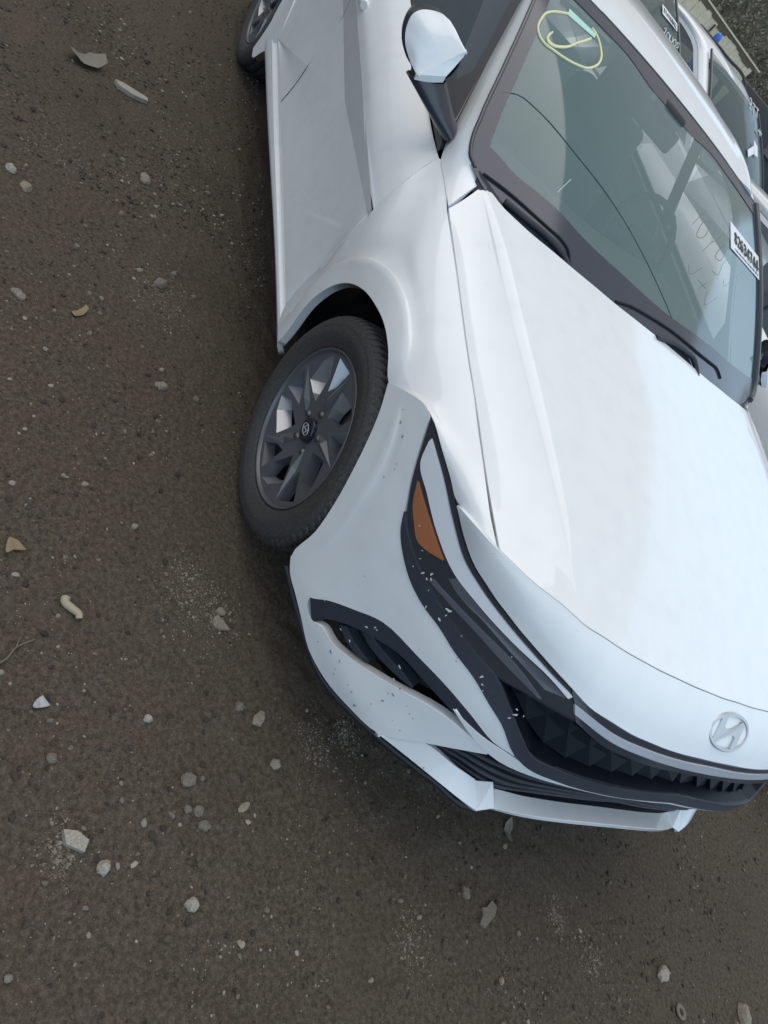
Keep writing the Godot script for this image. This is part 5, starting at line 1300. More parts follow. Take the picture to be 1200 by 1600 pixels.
func make_mirror(car: Node, s: float) -> void:
	var st := stool()
	var mc := V(0.955 * s, 1.02, 0.76)
	surf(st, side(D.mirror_face, s), 4, 5, 0.0, 0.006, 0.0, mc)
	surf(st, side(D.mirror_low, s), 3, 2, 0.0, 0.004, 0.0, mc)
	surf(st, side(D.mirror_low2, s), 3, 2, 0.0, 0.0, 0.0, mc)
	surf(st, side(D.mirror_flange, s), 3, 2, 0.0, 0.004, 0.0, mc)
	var mir := put("door_mirror", st, M.white_paint, car)
	st = stool()
	var rim := PackedVector3Array(D.mirror_face[2])
	var fl: PackedVector3Array = D.mirror_flange[1]
	for q in [fl[2], fl[1], fl[0]]: rim.append(q)
	rim.append(D.mirror_low[1][0]); rim.append(rim[0])
	var back := []
	for q in [[0.004, 0.985, 0.0], [0.02, 0.985, 0.005], [0.05, 0.93, 0.002]]:
		var r := PackedVector3Array()
		for p in rim:
			var m := V(0.955, 1.03, p.z)
			r.append(m + (p - m) * q[1] + V(q[2], -q[2], q[0]))
		back.append(r)
	surf(st, side(back, s), 3, 2, 0.0, 0.0, 0.0, mc)
	var lastr: PackedVector3Array = back[2]
	for k in lastr.size() - 1:
		face(st, V(lastr[k].x * s, lastr[k].y, lastr[k].z), V(lastr[k + 1].x * s, lastr[k + 1].y, lastr[k + 1].z), V(0.955 * s, 1.03, 0.77), V(0, 0, 1))
	put("mirror_shell", st, M.satin_black, mir)
	st = stool()
	for k in lastr.size() - 1:
		var pa := V(0.955, 1.03, 0.777).lerp(lastr[k], 0.88)
		var pb := V(0.955, 1.03, 0.777).lerp(lastr[k + 1], 0.88)
		pa.z = 0.795 + (pa.z - 0.77) * 0.3; pb.z = 0.795 + (pb.z - 0.77) * 0.3
		face(st, V(pa.x * s, pa.y, pa.z), V(pb.x * s, pb.y, pb.z), V(0.955 * s, 1.03, 0.792), V(0, 0, 1))
	put("mirror_pane", st, M.steel, mir)
	st = stool()
	# foot: a tapering arm from the sail to the cap
	var r0 := PackedVector3Array()
	var r1 := PackedVector3Array()
	var r2 := PackedVector3Array()
	for k in 13:
		var an := TAU * k / 12
		var ax := V(-0.9, 0.44, 0)
		r0.append(V(0.797, 0.928, 0.632) + V(-0.3, 0.9, 0.2) * 0.026 * cos(an) + V(0, 0, 0.05) * sin(an))
		r1.append(V(0.86, 0.952, 0.65) + ax * 0.042 * cos(an) + V(0, 0, 0.036) * sin(an))
		r2.append(V(0.918, 0.978, 0.672) + ax * 0.054 * cos(an) + V(0, 0, 0.03) * sin(an))
	surf(st, side([r0, r1, r2], s), 2, 4, 0.0, 0.0, 0.0, V(0.85 * s, 0.96, 0.66))
	put("mirror_foot", st, M.satin_black, mir)

func make_wipers(car: Node) -> void:
	# black cowl between hood and glass
	var st := stool()
	var a := PackedVector3Array()
	var b := PackedVector3Array()
	for q in [[-0.74, 0.47, 0.5], [-0.62, 0.38, 0.415], [-0.45, 0.29, 0.345], [-0.2, 0.255, 0.3], [0, 0.25, 0.295], [0.2, 0.255, 0.305], [0.45, 0.29, 0.345], [0.62, 0.38, 0.42], [0.74, 0.47, 0.5]]:
		a.append(V(q[0], 0.915 if absf(q[0]) < 0.7 else 0.905, q[1] - 0.04)); b.append(on_glass(q[0], q[2] - 0.03, 0.003))
	surf(st, [a, b], 4, 1)
	put("cowl", st, M.dark_plastic, car)
	var arms := [[[0.66, 0.425], [0.60, 0.405], [0.53, 0.385], [0.48, 0.365], [0.45, 0.345], [0.425, 0.30]],
		[[0.05, 0.29], [-0.05, 0.315], [-0.12, 0.322], [-0.17, 0.32], [-0.19, 0.30], [-0.2, 0.26]]]
	var blades := [[[0.729, 0.464], [0.696, 0.456], [0.625, 0.436], [0.554, 0.413], [0.508, 0.399], [0.462, 0.385], [0.438, 0.369], [0.425, 0.335]],
		[[0.236, 0.305], [0.181, 0.318], [0.088, 0.329], [-0.051, 0.342], [-0.154, 0.348], [-0.22, 0.353], [-0.292, 0.363], [-0.368, 0.371], [-0.394, 0.359]]]
	for k in 2:
		st = stool()
		var p := PackedVector3Array()
		for q in arms[k]: p.append(on_glass(q[0], q[1] - 0.012, 0.012))
		tube(st, curve(p, 4), 0.009, 6)
		var wp := put("wiper", st, M.dark_plastic, car)
		st = stool()
		p = PackedVector3Array()
		for q in blades[k]: p.append(on_glass(q[0], q[1], 0.004))
		tube(st, curve(p, 4), 0.004, 5)
		put("wiper_blade", st, M.void_black, wp)

func make_wear(car: Node) -> void:
	# scuffs, chips and a hole on the near corner of the bumper
	gen.seed = 77
	var st := stool()
	for q in [[0.7808, 0.5775, -0.5527, 0.8859, 0.1060, -0.4517, 0.0060], [0.7877, 0.5605, -0.5427, 0.8954, 0.0997, -0.4340, 0.0050], [0.7777, 0.5707, -0.5603, 0.8826, 0.1093, -0.4572, 0.0050], [0.7813, 0.5623, -0.5553, 0.8876, 0.1057, -0.4483, 0.0040], [0.7986, 0.5698, -0.5175, 0.9069, 0.0908, -0.4113, 0.0030], [0.7619, 0.5302, -0.5992, 0.8675, 0.1085, -0.4855, 0.0050], [0.7433, 0.5421, -0.6279, 0.8407, 0.1318, -0.5252, 0.0070], [0.7408, 0.5601, -0.6272, 0.8346, 0.1413, -0.5325, 0.0040], [0.7427, 0.5708, -0.6213, 0.8361, 0.1405, -0.5302, 0.0110], [0.7117, 0.5649, -0.6680, 0.7897, 0.1678, -0.5901, 0.0030], [0.7702, 0.6501, -0.5561, 0.8666, 0.1173, -0.4850, 0.0030], [0.8026, 0.5824, -0.5058, 0.9106, 0.0861, -0.4041, 0.0030], [0.6564, 0.5495, -0.7371, 0.6967, 0.2083, -0.6865, 0.0060], [0.6480, 0.5404, -0.7483, 0.6833, 0.2074, -0.7001, 0.0040], [0.6406, 0.5328, -0.7575, 0.6717, 0.2043, -0.7121, 0.0030], [0.5812, 0.5604, -0.7970, 0.5471, 0.2674, -0.7932, 0.0040], [0.5764, 0.5510, -0.8035, 0.5397, 0.2653, -0.7990, 0.0070], [0.5802, 0.5365, -0.8055, 0.5518, 0.2484, -0.7962, 0.0040], [0.7763, 0.3896, -0.5839, 0.8929, 0.0177, -0.4499, 0.0050], [0.7732, 0.3912, -0.5900, 0.8894, 0.0175, -0.4568, 0.0040], [0.7819, 0.3678, -0.5737, 0.8991, 0.0257, -0.4369, 0.0050], [0.8241, 0.2859, -0.4795, 0.9403, 0.0446, -0.3374, 0.0030], [0.7815, 0.3087, -0.5791, 0.8997, 0.0409, -0.4347, 0.0040], [0.7951, 0.2979, -0.5507, 0.9137, 0.0426, -0.4041, 0.0030], [0.7196, 0.3671, -0.6813, 0.8217, 0.0402, -0.5685, 0.0045], [0.7277, 0.3974, -0.6676, 0.8329, 0.0212, -0.5530, 0.0050], [0.7805, 0.3072, -0.5813, 0.8986, 0.0414, -0.4367, 0.0030], [0.8190, 0.6016, -0.4629, 0.9271, 0.0672, -0.3688, 0.0040], [0.7982, 0.5469, -0.5232, 0.9084, 0.0874, -0.4089, 0.0030], [0.5649, 0.5604, -0.8078, 0.5146, 0.2771, -0.8114, 0.0030], [0.7720, 0.5538, -0.5752, 0.8771, 0.1122, -0.4670, 0.0030], [0.6464, 0.6246, -0.7244, 0.6688, 0.2048, -0.7147, 0.0030]]:
		flake(st, V(q[0], q[1], q[2]), V(q[3], q[4], q[5]), q[6])
	tag(put("paint_chips", st, M.bare_chip, car), "", "", "", "stuff")
	st = stool()
	for q in [[0.7822, 0.2411, -0.5771, 0.9049, -0.0454, -0.4232, 0.0080], [0.7697, 0.2542, -0.6034, 0.8925, 0.0200, -0.4506, 0.0040], [0.7351, 0.2430, -0.6652, 0.8504, -0.0521, -0.5235, 0.0048], [0.7184, 0.2299, -0.6887, 0.8200, -0.1419, -0.5545, 0.0056], [0.7024, 0.3396, -0.7024, 0.8006, 0.0580, -0.5964, 0.0064], [0.7033, 0.3641, -0.6990, 0.8016, 0.0451, -0.5962, 0.0048], [0.7035, 0.3066, -0.7045, 0.8031, 0.0683, -0.5920, 0.0048], [0.6690, 0.3479, -0.7427, 0.7470, 0.0636, -0.6618, 0.0032], [0.6613, 0.3477, -0.7513, 0.7337, 0.0658, -0.6763, 0.0032], [0.6574, 0.3001, -0.7609, 0.7283, 0.0862, -0.6798, 0.0032], [0.5850, 0.2833, -0.8291, 0.5866, 0.1848, -0.7885, 0.0040], [0.8777, 0.6519, -0.2470, 0.9790, 0.0221, -0.2028, 0.0048], [0.8711, 0.6445, -0.2779, 0.9740, 0.0265, -0.2248, 0.0060], [0.8816, 0.6688, -0.2255, 0.9817, 0.0210, -0.1895, 0.0032], [0.8614, 0.6065, -0.3219, 0.9673, 0.0318, -0.2515, 0.0024], [0.8600, 0.5973, -0.3288, 0.9663, 0.0336, -0.2550, 0.0024], [0.8615, 0.5640, -0.3274, 0.9684, 0.0345, -0.2472, 0.0024], [0.8166, 0.4190, -0.4836, 0.9353, 0.0076, -0.3538, 0.0024], [0.7951, 0.2139, -0.5426, 0.9107, -0.1175, -0.3961, 0.0032], [0.7595, 0.2180, -0.6173, 0.8697, -0.1489, -0.4707, 0.0032], [0.7438, 0.2446, -0.6508, 0.8619, -0.0385, -0.5055, 0.0024], [0.7096, 0.2754, -0.7012, 0.8108, 0.1116, -0.5745, 0.0032], [0.6938, 0.5289, -0.6962, 0.7713, 0.1592, -0.6162, 0.0024], [0.6920, 0.5225, -0.7001, 0.7700, 0.1528, -0.6195, 0.0024], [0.8134, 0.3917, -0.4925, 0.9326, 0.0115, -0.3607, 0.0016], [0.7070, 0.3311, -0.6970, 0.8076, 0.0600, -0.5867, 0.0032], [0.6797, 0.3542, -0.7297, 0.7647, 0.0570, -0.6419, 0.0024], [0.7646, 0.2303, -0.6109, 0.8817, -0.1031, -0.4604, 0.0024], [0.6756, 0.2995, -0.7406, 0.7591, 0.0828, -0.6457, 0.0024]]:
		flake(st, V(q[0], q[1], q[2]), V(q[3], q[4], q[5]), q[6])
	tag(put("scuff_marks", st, M.scuff, car), "", "", "", "stuff")

func flake(st: SurfaceTool, p: Vector3, n: Vector3, size: float) -> void:
	# an uneven flake lying on the bumper's rounded skin
	var u := n.cross(Vector3.UP).normalized()
	var v := n.cross(u)
	var an := gen.randf() * TAU
	var poly := PackedVector2Array()
	for k in 7:
		var r := size * gen.randf_range(0.35, 1.0)
		poly.append(Vector2(r * cos(TAU * k / 7.0), r * 0.45 * sin(TAU * k / 7.0)).rotated(an))
	slab(st, poly, p + n * 0.0004, u, v, 0.0009)

# ------------------------------------------------------------------ stickers and hand writing on the glass
func stroke(st: SurfaceTool, pts: Array, r: float, o: Vector3, u: Vector3, v: Vector3, k := 4) -> void:
	var p := PackedVector3Array()
	for q in pts: p.append(o + u * q[0] + v * q[1])
	tube(st, curve(p, k), r, 4)

func text_mesh(s: String, size: float, depth := 0.0006, font_name := "Droid Sans") -> TextMesh:
	var t := TextMesh.new()
	var f := SystemFont.new()
	f.font_names = PackedStringArray([font_name])
	f.font_weight = 700
	t.font = f
	t.text = s
	t.font_size = 32
	t.pixel_size = size / 32.0
	t.depth = depth
	return t

func plate(parent: Node, called: String, corners: PackedVector3Array, n: Vector3, m: Material, lines: Array) -> void:
	# a printed label through four corners (top left, top right, bottom right, bottom left as read)
	var st := stool()
	var t := n * 0.0012
	quad(st, corners[0] + t, corners[1] + t, corners[2] + t, corners[3] + t, n)
	quad(st, corners[0], corners[1], corners[2], corners[3], -n)
	for k in 4: quad(st, corners[k], corners[(k + 1) % 4], corners[(k + 1) % 4] + t, corners[k] + t, corners[k] - corners[(k + 2) % 4])
	var o := put(called, st, m, parent)
	var u := (corners[1] - corners[0])
	var v := (corners[0] - corners[3])
	var w := u.length()
	var h := v.length()
	for l in lines:
		var tm := text_mesh(l[0], l[1] * h)
		var mi := MeshInstance3D.new()
		mi.mesh = tm
		mi.material_override = M.label_ink
		mi.name = "lettering"
		o.add_child(mi, true)
		var ab := tm.get_aabb()
		var sx: float = l[2] * w / maxf(ab.size.x, 1e-4)
		var b := Basis(u.normalized() * sx, v.normalized(), n)
		mi.transform = Transform3D(b, corners[3] + u * l[3] + v * l[4] + t * 1.5 - b * (ab.position + V(ab.size.x * 0.5, ab.size.y * 0.5, 0)))

func make_marks(car: Node) -> void:
	var glass := car.get_node("windshield")
	var n := V(0, 0.91, -0.42).normalized()
	# lot sticker low on the driver's side
	var c := P3([on_glass(-0.405, 0.932, 0.003), on_glass(-0.683, 0.962, 0.003), on_glass(-0.711, 0.883, 0.003), on_glass(-0.412, 0.831, 0.003)])
	var nn := (c[3] - c[0]).cross(c[1] - c[0]).normalized()
	if nn.dot(n) < 0: nn = -nn
	plate(glass, "lot_sticker", c, nn, M.label_white, [["82634744", 0.62, 0.84, 0.53, 0.56]])
	var st := stool()
	for k in 26:
		var x0 := 0.12 + k * 0.03
		quad(st, c[3].lerp(c[2], x0) + (c[0] - c[3]) * 0.08 + nn * 0.002, c[3].lerp(c[2], x0 + 0.012 + 0.006 * (k * 7 % 3)) + (c[0] - c[3]) * 0.08 + nn * 0.002, c[3].lerp(c[2], x0 + 0.012 + 0.006 * (k * 7 % 3)) + (c[0] - c[3]) * 0.15 + nn * 0.002, c[3].lerp(c[2], x0) + (c[0] - c[3]) * 0.15 + nn * 0.002, nn)
	put("sticker_fine_print", st, M.label_ink, glass)
	# yellow ring and tick by paint marker, a strip of tape
	st = stool()
	var ring := PackedVector3Array()
	for q in [[0.548, 1.045], [0.585, 1.022], [0.613, 1.002], [0.635, 0.978], [0.647, 0.951], [0.653, 0.93], [0.652, 0.91], [0.642, 0.896], [0.624, 0.888], [0.59, 0.888], [0.549, 0.891], [0.515, 0.897], [0.484, 0.907], [0.455, 0.92], [0.431, 0.94], [0.405, 0.972], [0.393, 1.009], [0.398, 1.035], [0.412, 1.062], [0.428, 1.075], [0.443, 1.078]]:
		ring.append(on_glass(q[0], q[1], 0.001))
	tube(st, curve(ring, 4), 0.0038, 6)
	var tick := PackedVector3Array()
	for q in [[0.602, 0.938], [0.612, 0.922], [0.616, 0.906], [0.609, 0.899], [0.598, 0.899], [0.565, 0.914], [0.53, 0.942], [0.506, 0.97], [0.475, 1.002], [0.446, 1.034]]:
		tick.append(on_glass(q[0], q[1], 0.001))
	tube(st, curve(tick, 4), 0.0034, 6)
	for k in tick.size(): tick[k] += V(-0.003, 0.003, 0.006)
	tube(st, curve(tick, 4), 0.0022, 6)
	put("yellow_ring_mark", st, M.paint_marker, glass)
	st = stool()
	var tp := P3([on_glass(0.545, 1.066, 0.002), on_glass(0.421, 1.071, 0.002), on_glass(0.429, 1.05, 0.002), on_glass(0.55, 1.040, 0.002)])
	quad(st, tp[0], tp[1], tp[2], tp[3], n)
	for k in 4: quad(st, tp[k], tp[(k + 1) % 4], tp[(k + 1) % 4] - n * 0.001, tp[k] - n * 0.001, tp[k] - tp[(k + 2) % 4])
	put("green_tape", st, M.tape_green, glass)
	# a pale streak and a blue scrap behind the glass
	st = stool()
	tube(st, P3([on_glass(0.462, 0.56, 0.001), on_glass(0.50, 0.505, 0.001)]), 0.001, 4)
	put("streak", st, M.marker_white, glass)
	st = stool()
	softbox(st, V(0.60, 0.955, 0.50), V(0.06, 0.012, 0.02), 0.005)
	put("blue_tag", st, M.barrel_blue, car)
	# dark hand writing on the far side window
	st = stool()
	var o := V(-0.70, 1.03, 0.92)
	var u := V(0, 0, 1)
	var v := V(0.36, 0.93, 0).normalized()
	for q in [[[[0.0, 0.16], [0.02, 0.08], [0.03, 0.05], [0.06, 0.06]], 0], [[[0.08, 0.15], [0.12, 0.1], [0.1, 0.05], [0.14, 0.04]], 0], [[[0.16, 0.14], [0.14, 0.09], [0.18, 0.08], [0.18, 0.13], [0.16, 0.14]], 0], [[[0.22, 0.16], [0.25, 0.1], [0.29, 0.15]], 0], [[[0.25, 0.1], [0.26, 0.05]], 0], [[[0.02, 0.0], [0.05, -0.06], [0.09, -0.02]], 0], [[[0.12, 0.0], [0.14, -0.05]], 0], [[[0.1, -0.02], [0.17, -0.03]], 0], [[[0.2, 0.01], [0.24, -0.05], [0.28, -0.03]], 0], [[[0.33, 0.14], [0.31, 0.08], [0.35, 0.06], [0.37, 0.11], [0.33, 0.14]], 0], [[[0.4, 0.15], [0.42, 0.07]], 0], [[[0.38, 0.11], [0.45, 0.12]], 0]]:
		stroke(st, q[0], 0.0016, o, u, v)
	tag(put("window_writing", st, M.marker_dark, car), "", "", "", "stuff")

# ------------------------------------------------------------------ other cars in the yard
func make_other_car(called: String, label: String, p: Dictionary, at: Vector3, turn: float) -> Node3D:
	var car := thing(called, label, "car", at, turn)
	var paint: Material = p.paint
	var w: float = p.w
	var ctr := V(0, 0.6, 1.3)
	var nose: float = p.get("nose", 1.0)
	var H: float = p.roof
	var by: float = p.belt
	var cowl: float = p.cowl
	var st := stool()
	for s in [1.0, -1.0]:
		var R := [PackedVector3Array(), PackedVector3Array(), PackedVector3Array(), PackedVector3Array(), PackedVector3Array()]
		for q in [[-0.82, 0.72, 0.80], [-0.55, 0.86, 0.86], [-0.2, 0.94, 0.92], [0.3, 0.97, 0.97], [0.8, 1.0, 1.0], [1.4, 1.0, 1.02], [1.8, 1.0, 1.05], [p.tail - 0.4, 0.98, 1.06], [p.tail, 0.9, 1.05]]:
			var z: float = q[0] if q[0] > 0 else q[0] * nose
			var x: float = w * q[1]
			R[0].append(V(x * 0.88, by * q[2], z))
			R[1].append(V(x * 0.97, by * q[2] - 0.07, z))
			R[2].append(V(x, by * q[2] - 0.22, z))
			R[3].append(V(x * 0.985, 0.5, z))
			R[4].append(V(x * 0.95, 0.26, z))
		surf(st, side(R, s), 4, 4, 0.0, 0.02, 0.0, ctr)
	put("body_side", st, paint, car)
	st = stool()
	var rows := []
	for q in [[-0.91, 0.74, 0.66], [-0.82, 0.795, 0.69], [-0.55, 0.86, 0.765], [-0.2, 0.92, 0.835], [0.32, 0.97, 0.862]]:
		var r := PackedVector3Array()
		for k in 7:
			var a := -1.0 + k / 3.0
			r.append(V(a * w * q[2], by * q[1] + 0.004 + 0.03 * (1 - a * a), q[0] if q[0] > 0 else q[0] * nose))
		rows.append(r)
	surf(st, rows, 3, 4, 0.0, 0.01, 0.0, ctr)
	put("hood", st, paint, car)
	st = stool()
	rows = []
	for y in [by * 0.655, 0.5, 0.3]:
		var r := PackedVector3Array()
		for k in 9:
			var a := -1.0 + k / 4.0
			r.append(V(a * w * 0.76, y, (-0.92 + 0.14 * a * a * a * a) * nose))
		rows.append(r)
	surf(st, rows, 3, 3, 0.0, 0.0, 0.0, ctr)
	put("front_bumper", st, paint, car)
	st = stool()
	rows = []
	for y in [by, 0.8, 0.5, 0.3]:
		var r := PackedVector3Array()
		for k in 7:
			var a := -1.0 + k / 3.0
			r.append(V(a * w * 0.9, y, p.tail + 0.05 - 0.1 * a * a))
		rows.append(r)
	surf(st, rows, 3, 3, 0.0, 0.0, 0.0, ctr)
	put("rear_bumper", st, paint, car)
	# greenhouse
	var hz: float = p.header
	var hy: float = H - 0.07
	var tx: float = w * 0.70
	var roof := []
	for q in [[hz, hy, 0.93], [hz + 0.2, H - 0.025, 0.97], [hz + 0.6, H, 1.0], [hz + 1.0, H - 0.01, 1.0], [p.tail - 0.55, H - 0.08, 0.94]]:
		var r := PackedVector3Array()
		for a in [-1.0, -0.9, -0.6, 0.0, 0.6, 0.9, 1.0]:
			r.append(V(a * tx * q[2], q[1] - 0.06 * pow(absf(a), 6.0) - 0.02 * a * a, q[0] + 0.06 * a * a * (1.0 if q[0] == hz else 0.0)))
		roof.append(r)
	st = stool()
	surf(st, roof, 4, 4, 0.0, 0.03, 0.0, ctr)
	put("roof", st, paint, car)
	st = stool()
	var wsr := []
	for t in [0.0, 0.5, 1.0]:
		var r := PackedVector3Array()
		for k in 7:
			var a := -1.0 + k / 3.0
			var half: float = lerpf(w * 0.8, tx * 0.9, t)
			var z: float = lerpf(0.2, hz, t) + (0.16 - 0.08 * t) * a * a
			r.append(V(a * half, lerpf(cowl, hy, t) - 0.03 * a * a * (1 - t) + 0.03 * sin(t * PI), z))
		wsr.append(r)
	surf(st, wsr, 4, 4, 0.0, 0.0, 0.0, ctr)
	put("windshield", st, M.grey_glass, car)
	for s in [1.0, -1.0]:
		st = stool()
		var e := PackedVector3Array()
		for t in 9:
			var f := t / 8.0
			e.append(V(s * lerpf(w * 0.8, tx * 0.9, f), lerpf(cowl - 0.03, hy - 0.0, f) + 0.03 * sin(f * PI) + 0.004, lerpf(0.36, hz + 0.08, f)))
		tube(st, e, 0.012, 6)
		put("glass_seal", st, M.satin_black, car)
	for s in [1.0, -1.0]:
		# pillar along the windshield running on as a rail above the doors
		st = stool()
		var a := PackedVector3Array()
		var b := PackedVector3Array()
		var c := PackedVector3Array()
		for t in 7:
			var f := t / 6.0
			a.append(V(lerpf(w * 0.8, tx * 0.9, f) + 0.004, lerpf(cowl - 0.03, hy - 0.02, f) + 0.03 * sin(f * PI), lerpf(0.38, hz + 0.09, f)))
			c.append(V(lerpf(w * 0.885, tx * 0.99, f), lerpf(cowl - 0.06, hy - 0.06, f) + 0.04 * sin(f * PI), lerpf(0.45, hz + 0.17, f)))
			b.append(a[t].lerp(c[t], 0.5) + V(0.010, 0.006, -0.008))
		for q in [[hz + 0.45, 0.985, -0.075], [hz + 0.75, 0.995, -0.08], [hz + 0.95, 0.99, -0.09], [p.tail - 0.6, 0.96, -0.15]]:
			a.append(V(tx * q[1] - 0.01, H + q[2] + 0.03, q[0])); c.append(V(tx * q[1] + 0.006, H + q[2] - 0.02, q[0])); b.append(a[a.size() - 1].lerp(c[c.size() - 1], 0.5) + V(0.014, 0.006, 0))
		surf(st, side([a, b, c], s), 3, 4, 0.0, 0.02, 0.0, ctr)
		put("roof_rail_panel", st, p.get("pillar", paint), car)
		# door frame: a second, inner rib and a dark line between
		st = stool()
		var d := PackedVector3Array()
		var e := PackedVector3Array()
		for k in a.size(): d.append(c[k] + V(0.003, -0.004, 0.004)); e.append(c[k] + V(0.010, -0.032, 0.034 if k < 7 else 0.0))
		surf(st, side([d, e], s), 3, 1, 0.002, 0.012, 0.0, ctr)
		put("door_frame", st, p.get("pillar", paint), car)
		st = stool()
		var top := PackedVector3Array()
		var bot := PackedVector3Array()
		for k in range(0, a.size()):
			top.append(e[k] + V(-0.008, 0.006, 0)); bot.append(V(w * 0.885, by * 0.99, maxf(e[k].z, 0.55)))
		surf(st, side([top, bot], s), 3, 2, 0.0, 0.0, 0.0, ctr)
		put("side_window", st, M.side_glass, car)
		st = stool()
		var f0: Vector3 = e[7] if e.size() > 7 else e[e.size() - 1]
		var bz: float = hz + 0.75
		for q in [bz]:
			var pt := V(tx * 1.0 + 0.022, H - 0.13, q)
			var pb := V(w * 0.9, by, q - 0.05)
			var P := [pt, pt + V(0, 0, 0.09), pb + V(0, 0, 0.09), pb]
			for k in 4: P[k].x *= s
			quad(st, P[0], P[1], P[2], P[3], V(s, 0, 0))
		put("door_pillar", st, M.satin_black, car)
		if p.get("rails", false) and s < 0:
			st = stool()
			var rr := PackedVector3Array()
			for q in [[hz + 0.42, -0.04], [hz + 0.5, 0.012], [hz + 0.9, 0.035], [hz + 1.5, 0.03], [p.tail - 1.1, 0.02], [p.tail - 1.0, -0.04]]:
				rr.append(V(s * tx * 0.9, H + q[1], q[0]))
			tube(st, curve(rr, 5), 0.016, 8)
			put("roof_rack_bar", st, M.dark_plastic, car)
	# inside and below
	st = stool()
	box(st, V(0, 0.42, (p.tail - 0.7) * 0.5), V(w * 1.6, 0.3, p.tail + 0.6))
	box(st, V(0, by - 0.12, 0.75), V(w * 1.6, 0.2, 0.5))
	put("underbody", st, M.void_black, car)
	for s in [1.0, -1.0]:
		st = stool()
		softbox(st, V(0.38 * s, by - 0.08, 1.95), V(0.48, 0.7, 0.16), 0.06, Basis(Vector3.RIGHT, 0.25))
		softbox(st, V(0.38 * s, by + 0.33, 2.06), V(0.26, 0.18, 0.1), 0.045, Basis(Vector3.RIGHT, 0.2))
		put("seat", st, M.seat_cloth, car)
	for q in [[1, 0.0], [-1, 0.0], [1, p.tail - 0.95], [-1, p.tail - 0.95]]:
		st = stool()
		var prof := PackedVector2Array()
		for e in [[-0.1, 0.2], [-0.1, 0.31], [-0.07, 0.34], [0.07, 0.34], [0.1, 0.31], [0.1, 0.22], [0.06, 0.2], [0.05, 0.001]]: prof.append(Vector2(e[0] * q[0], e[1]))
		lathe(st, prof, 28, Transform3D(Basis.IDENTITY, V(q[0] * (w - 0.1), 0.34, q[1])))
		put("wheel", st, M.rubber, car)
	return car

# ------------------------------------------------------------------ ground, stones and litter
var hn := FastNoiseLite.new()
var hn2 := FastNoiseLite.new()
func ground_y(x: float, z: float) -> float:
	var near := 1.0 / (1.0 + (Vector2(x - 0.9, z + 0.4).length() / 14.0) ** 2.0)
	var y := 0.011 * hn.get_noise_2d(x, z) + 0.006 * hn2.get_noise_2d(x, z) + 0.02 * hn.get_noise_2d(x * 0.16 + 31.0, z * 0.16)
	# pressed flat under the tyres
	for w in [V(0.79, 0, 0.0), V(-0.79, 0, 0.0), V(0.79, 0, 2.72), V(-0.79, 0, 2.72)]:
		var d := Vector2((x - w.x) / 0.2, (z - w.z) / 0.22).length()
		y = lerpf(0.001, y, smoothstep(0.6, 1.6, d))
	return y * near + (1.0 - near) * -0.01

func make_ground() -> void:
	hn.seed = 5; hn.frequency = 1.7; hn.fractal_octaves = 4
	hn2.seed = 6; hn2.frequency = 13.0; hn2.fractal_octaves = 3
	var tone := FastNoiseLite.new()
	tone.seed = 8; tone.frequency = 0.9; tone.fractal_octaves = 4
	var fine := FastNoiseLite.new()
	fine.seed = 14; fine.frequency = 9.0; fine.fractal_octaves = 3
	var n := 460
	var xs := PackedFloat32Array()
	var zs := PackedFloat32Array()
	for i in n + 1:
		var u := -1.0 + 2.0 * i / n
		xs.append(0.9 + 0.30 * sinh(6.6 * u))
		zs.append(-0.4 + 0.30 * sinh(6.6 * u))
	var vs := PackedVector3Array()
	var ns := PackedVector3Array()
	var cs := PackedColorArray()
	var ix := PackedInt32Array()
	for j in n + 1:
		for i in n + 1:
			vs.append(V(xs[i], ground_y(xs[i], zs[j]), zs[j]))
			var t := tone.get_noise_2d(xs[i], zs[j])
			var f := fine.get_noise_2d(xs[i], zs[j])
			var k := 1.0 + 0.24 * t + 0.08 * f
			var dusty := smoothstep(0.15, 0.5, tone.get_noise_2d(xs[i] * 0.55 + 9, zs[j] * 0.55 - 4)) * 0.45
			cs.append(Color(k * (1.0 + dusty), k * (1.0 + dusty * 0.95), k * (1.0 + dusty * 0.85)))
	for j in n + 1:
		for i in n + 1:
			var a := vs[j * (n + 1) + maxi(i - 1, 0)]
			var b := vs[j * (n + 1) + mini(i + 1, n)]
			var c := vs[maxi(j - 1, 0) * (n + 1) + i]
			var d := vs[mini(j + 1, n) * (n + 1) + i]
			ns.append((d - c).cross(b - a).normalized())
	for j in n:
		for i in n:
			var a := j * (n + 1) + i
			ix.append_array(PackedInt32Array([a, a + 1, a + n + 2, a, a + n + 2, a + n + 1]))
	var arr := []
	arr.resize(Mesh.ARRAY_MAX)
	arr[Mesh.ARRAY_VERTEX] = vs
	arr[Mesh.ARRAY_NORMAL] = ns
	arr[Mesh.ARRAY_COLOR] = cs
	arr[Mesh.ARRAY_INDEX] = ix
	var me := ArrayMesh.new()
	me.add_surface_from_arrays(Mesh.PRIMITIVE_TRIANGLES, arr)
	var o := MeshInstance3D.new()
	o.mesh = me
	o.material_override = M.earth
	o.name = "dirt_ground"
	add_child(o)
	tag(o, "dark brown damp dirt lot strewn with small stones", "ground", "", "structure")

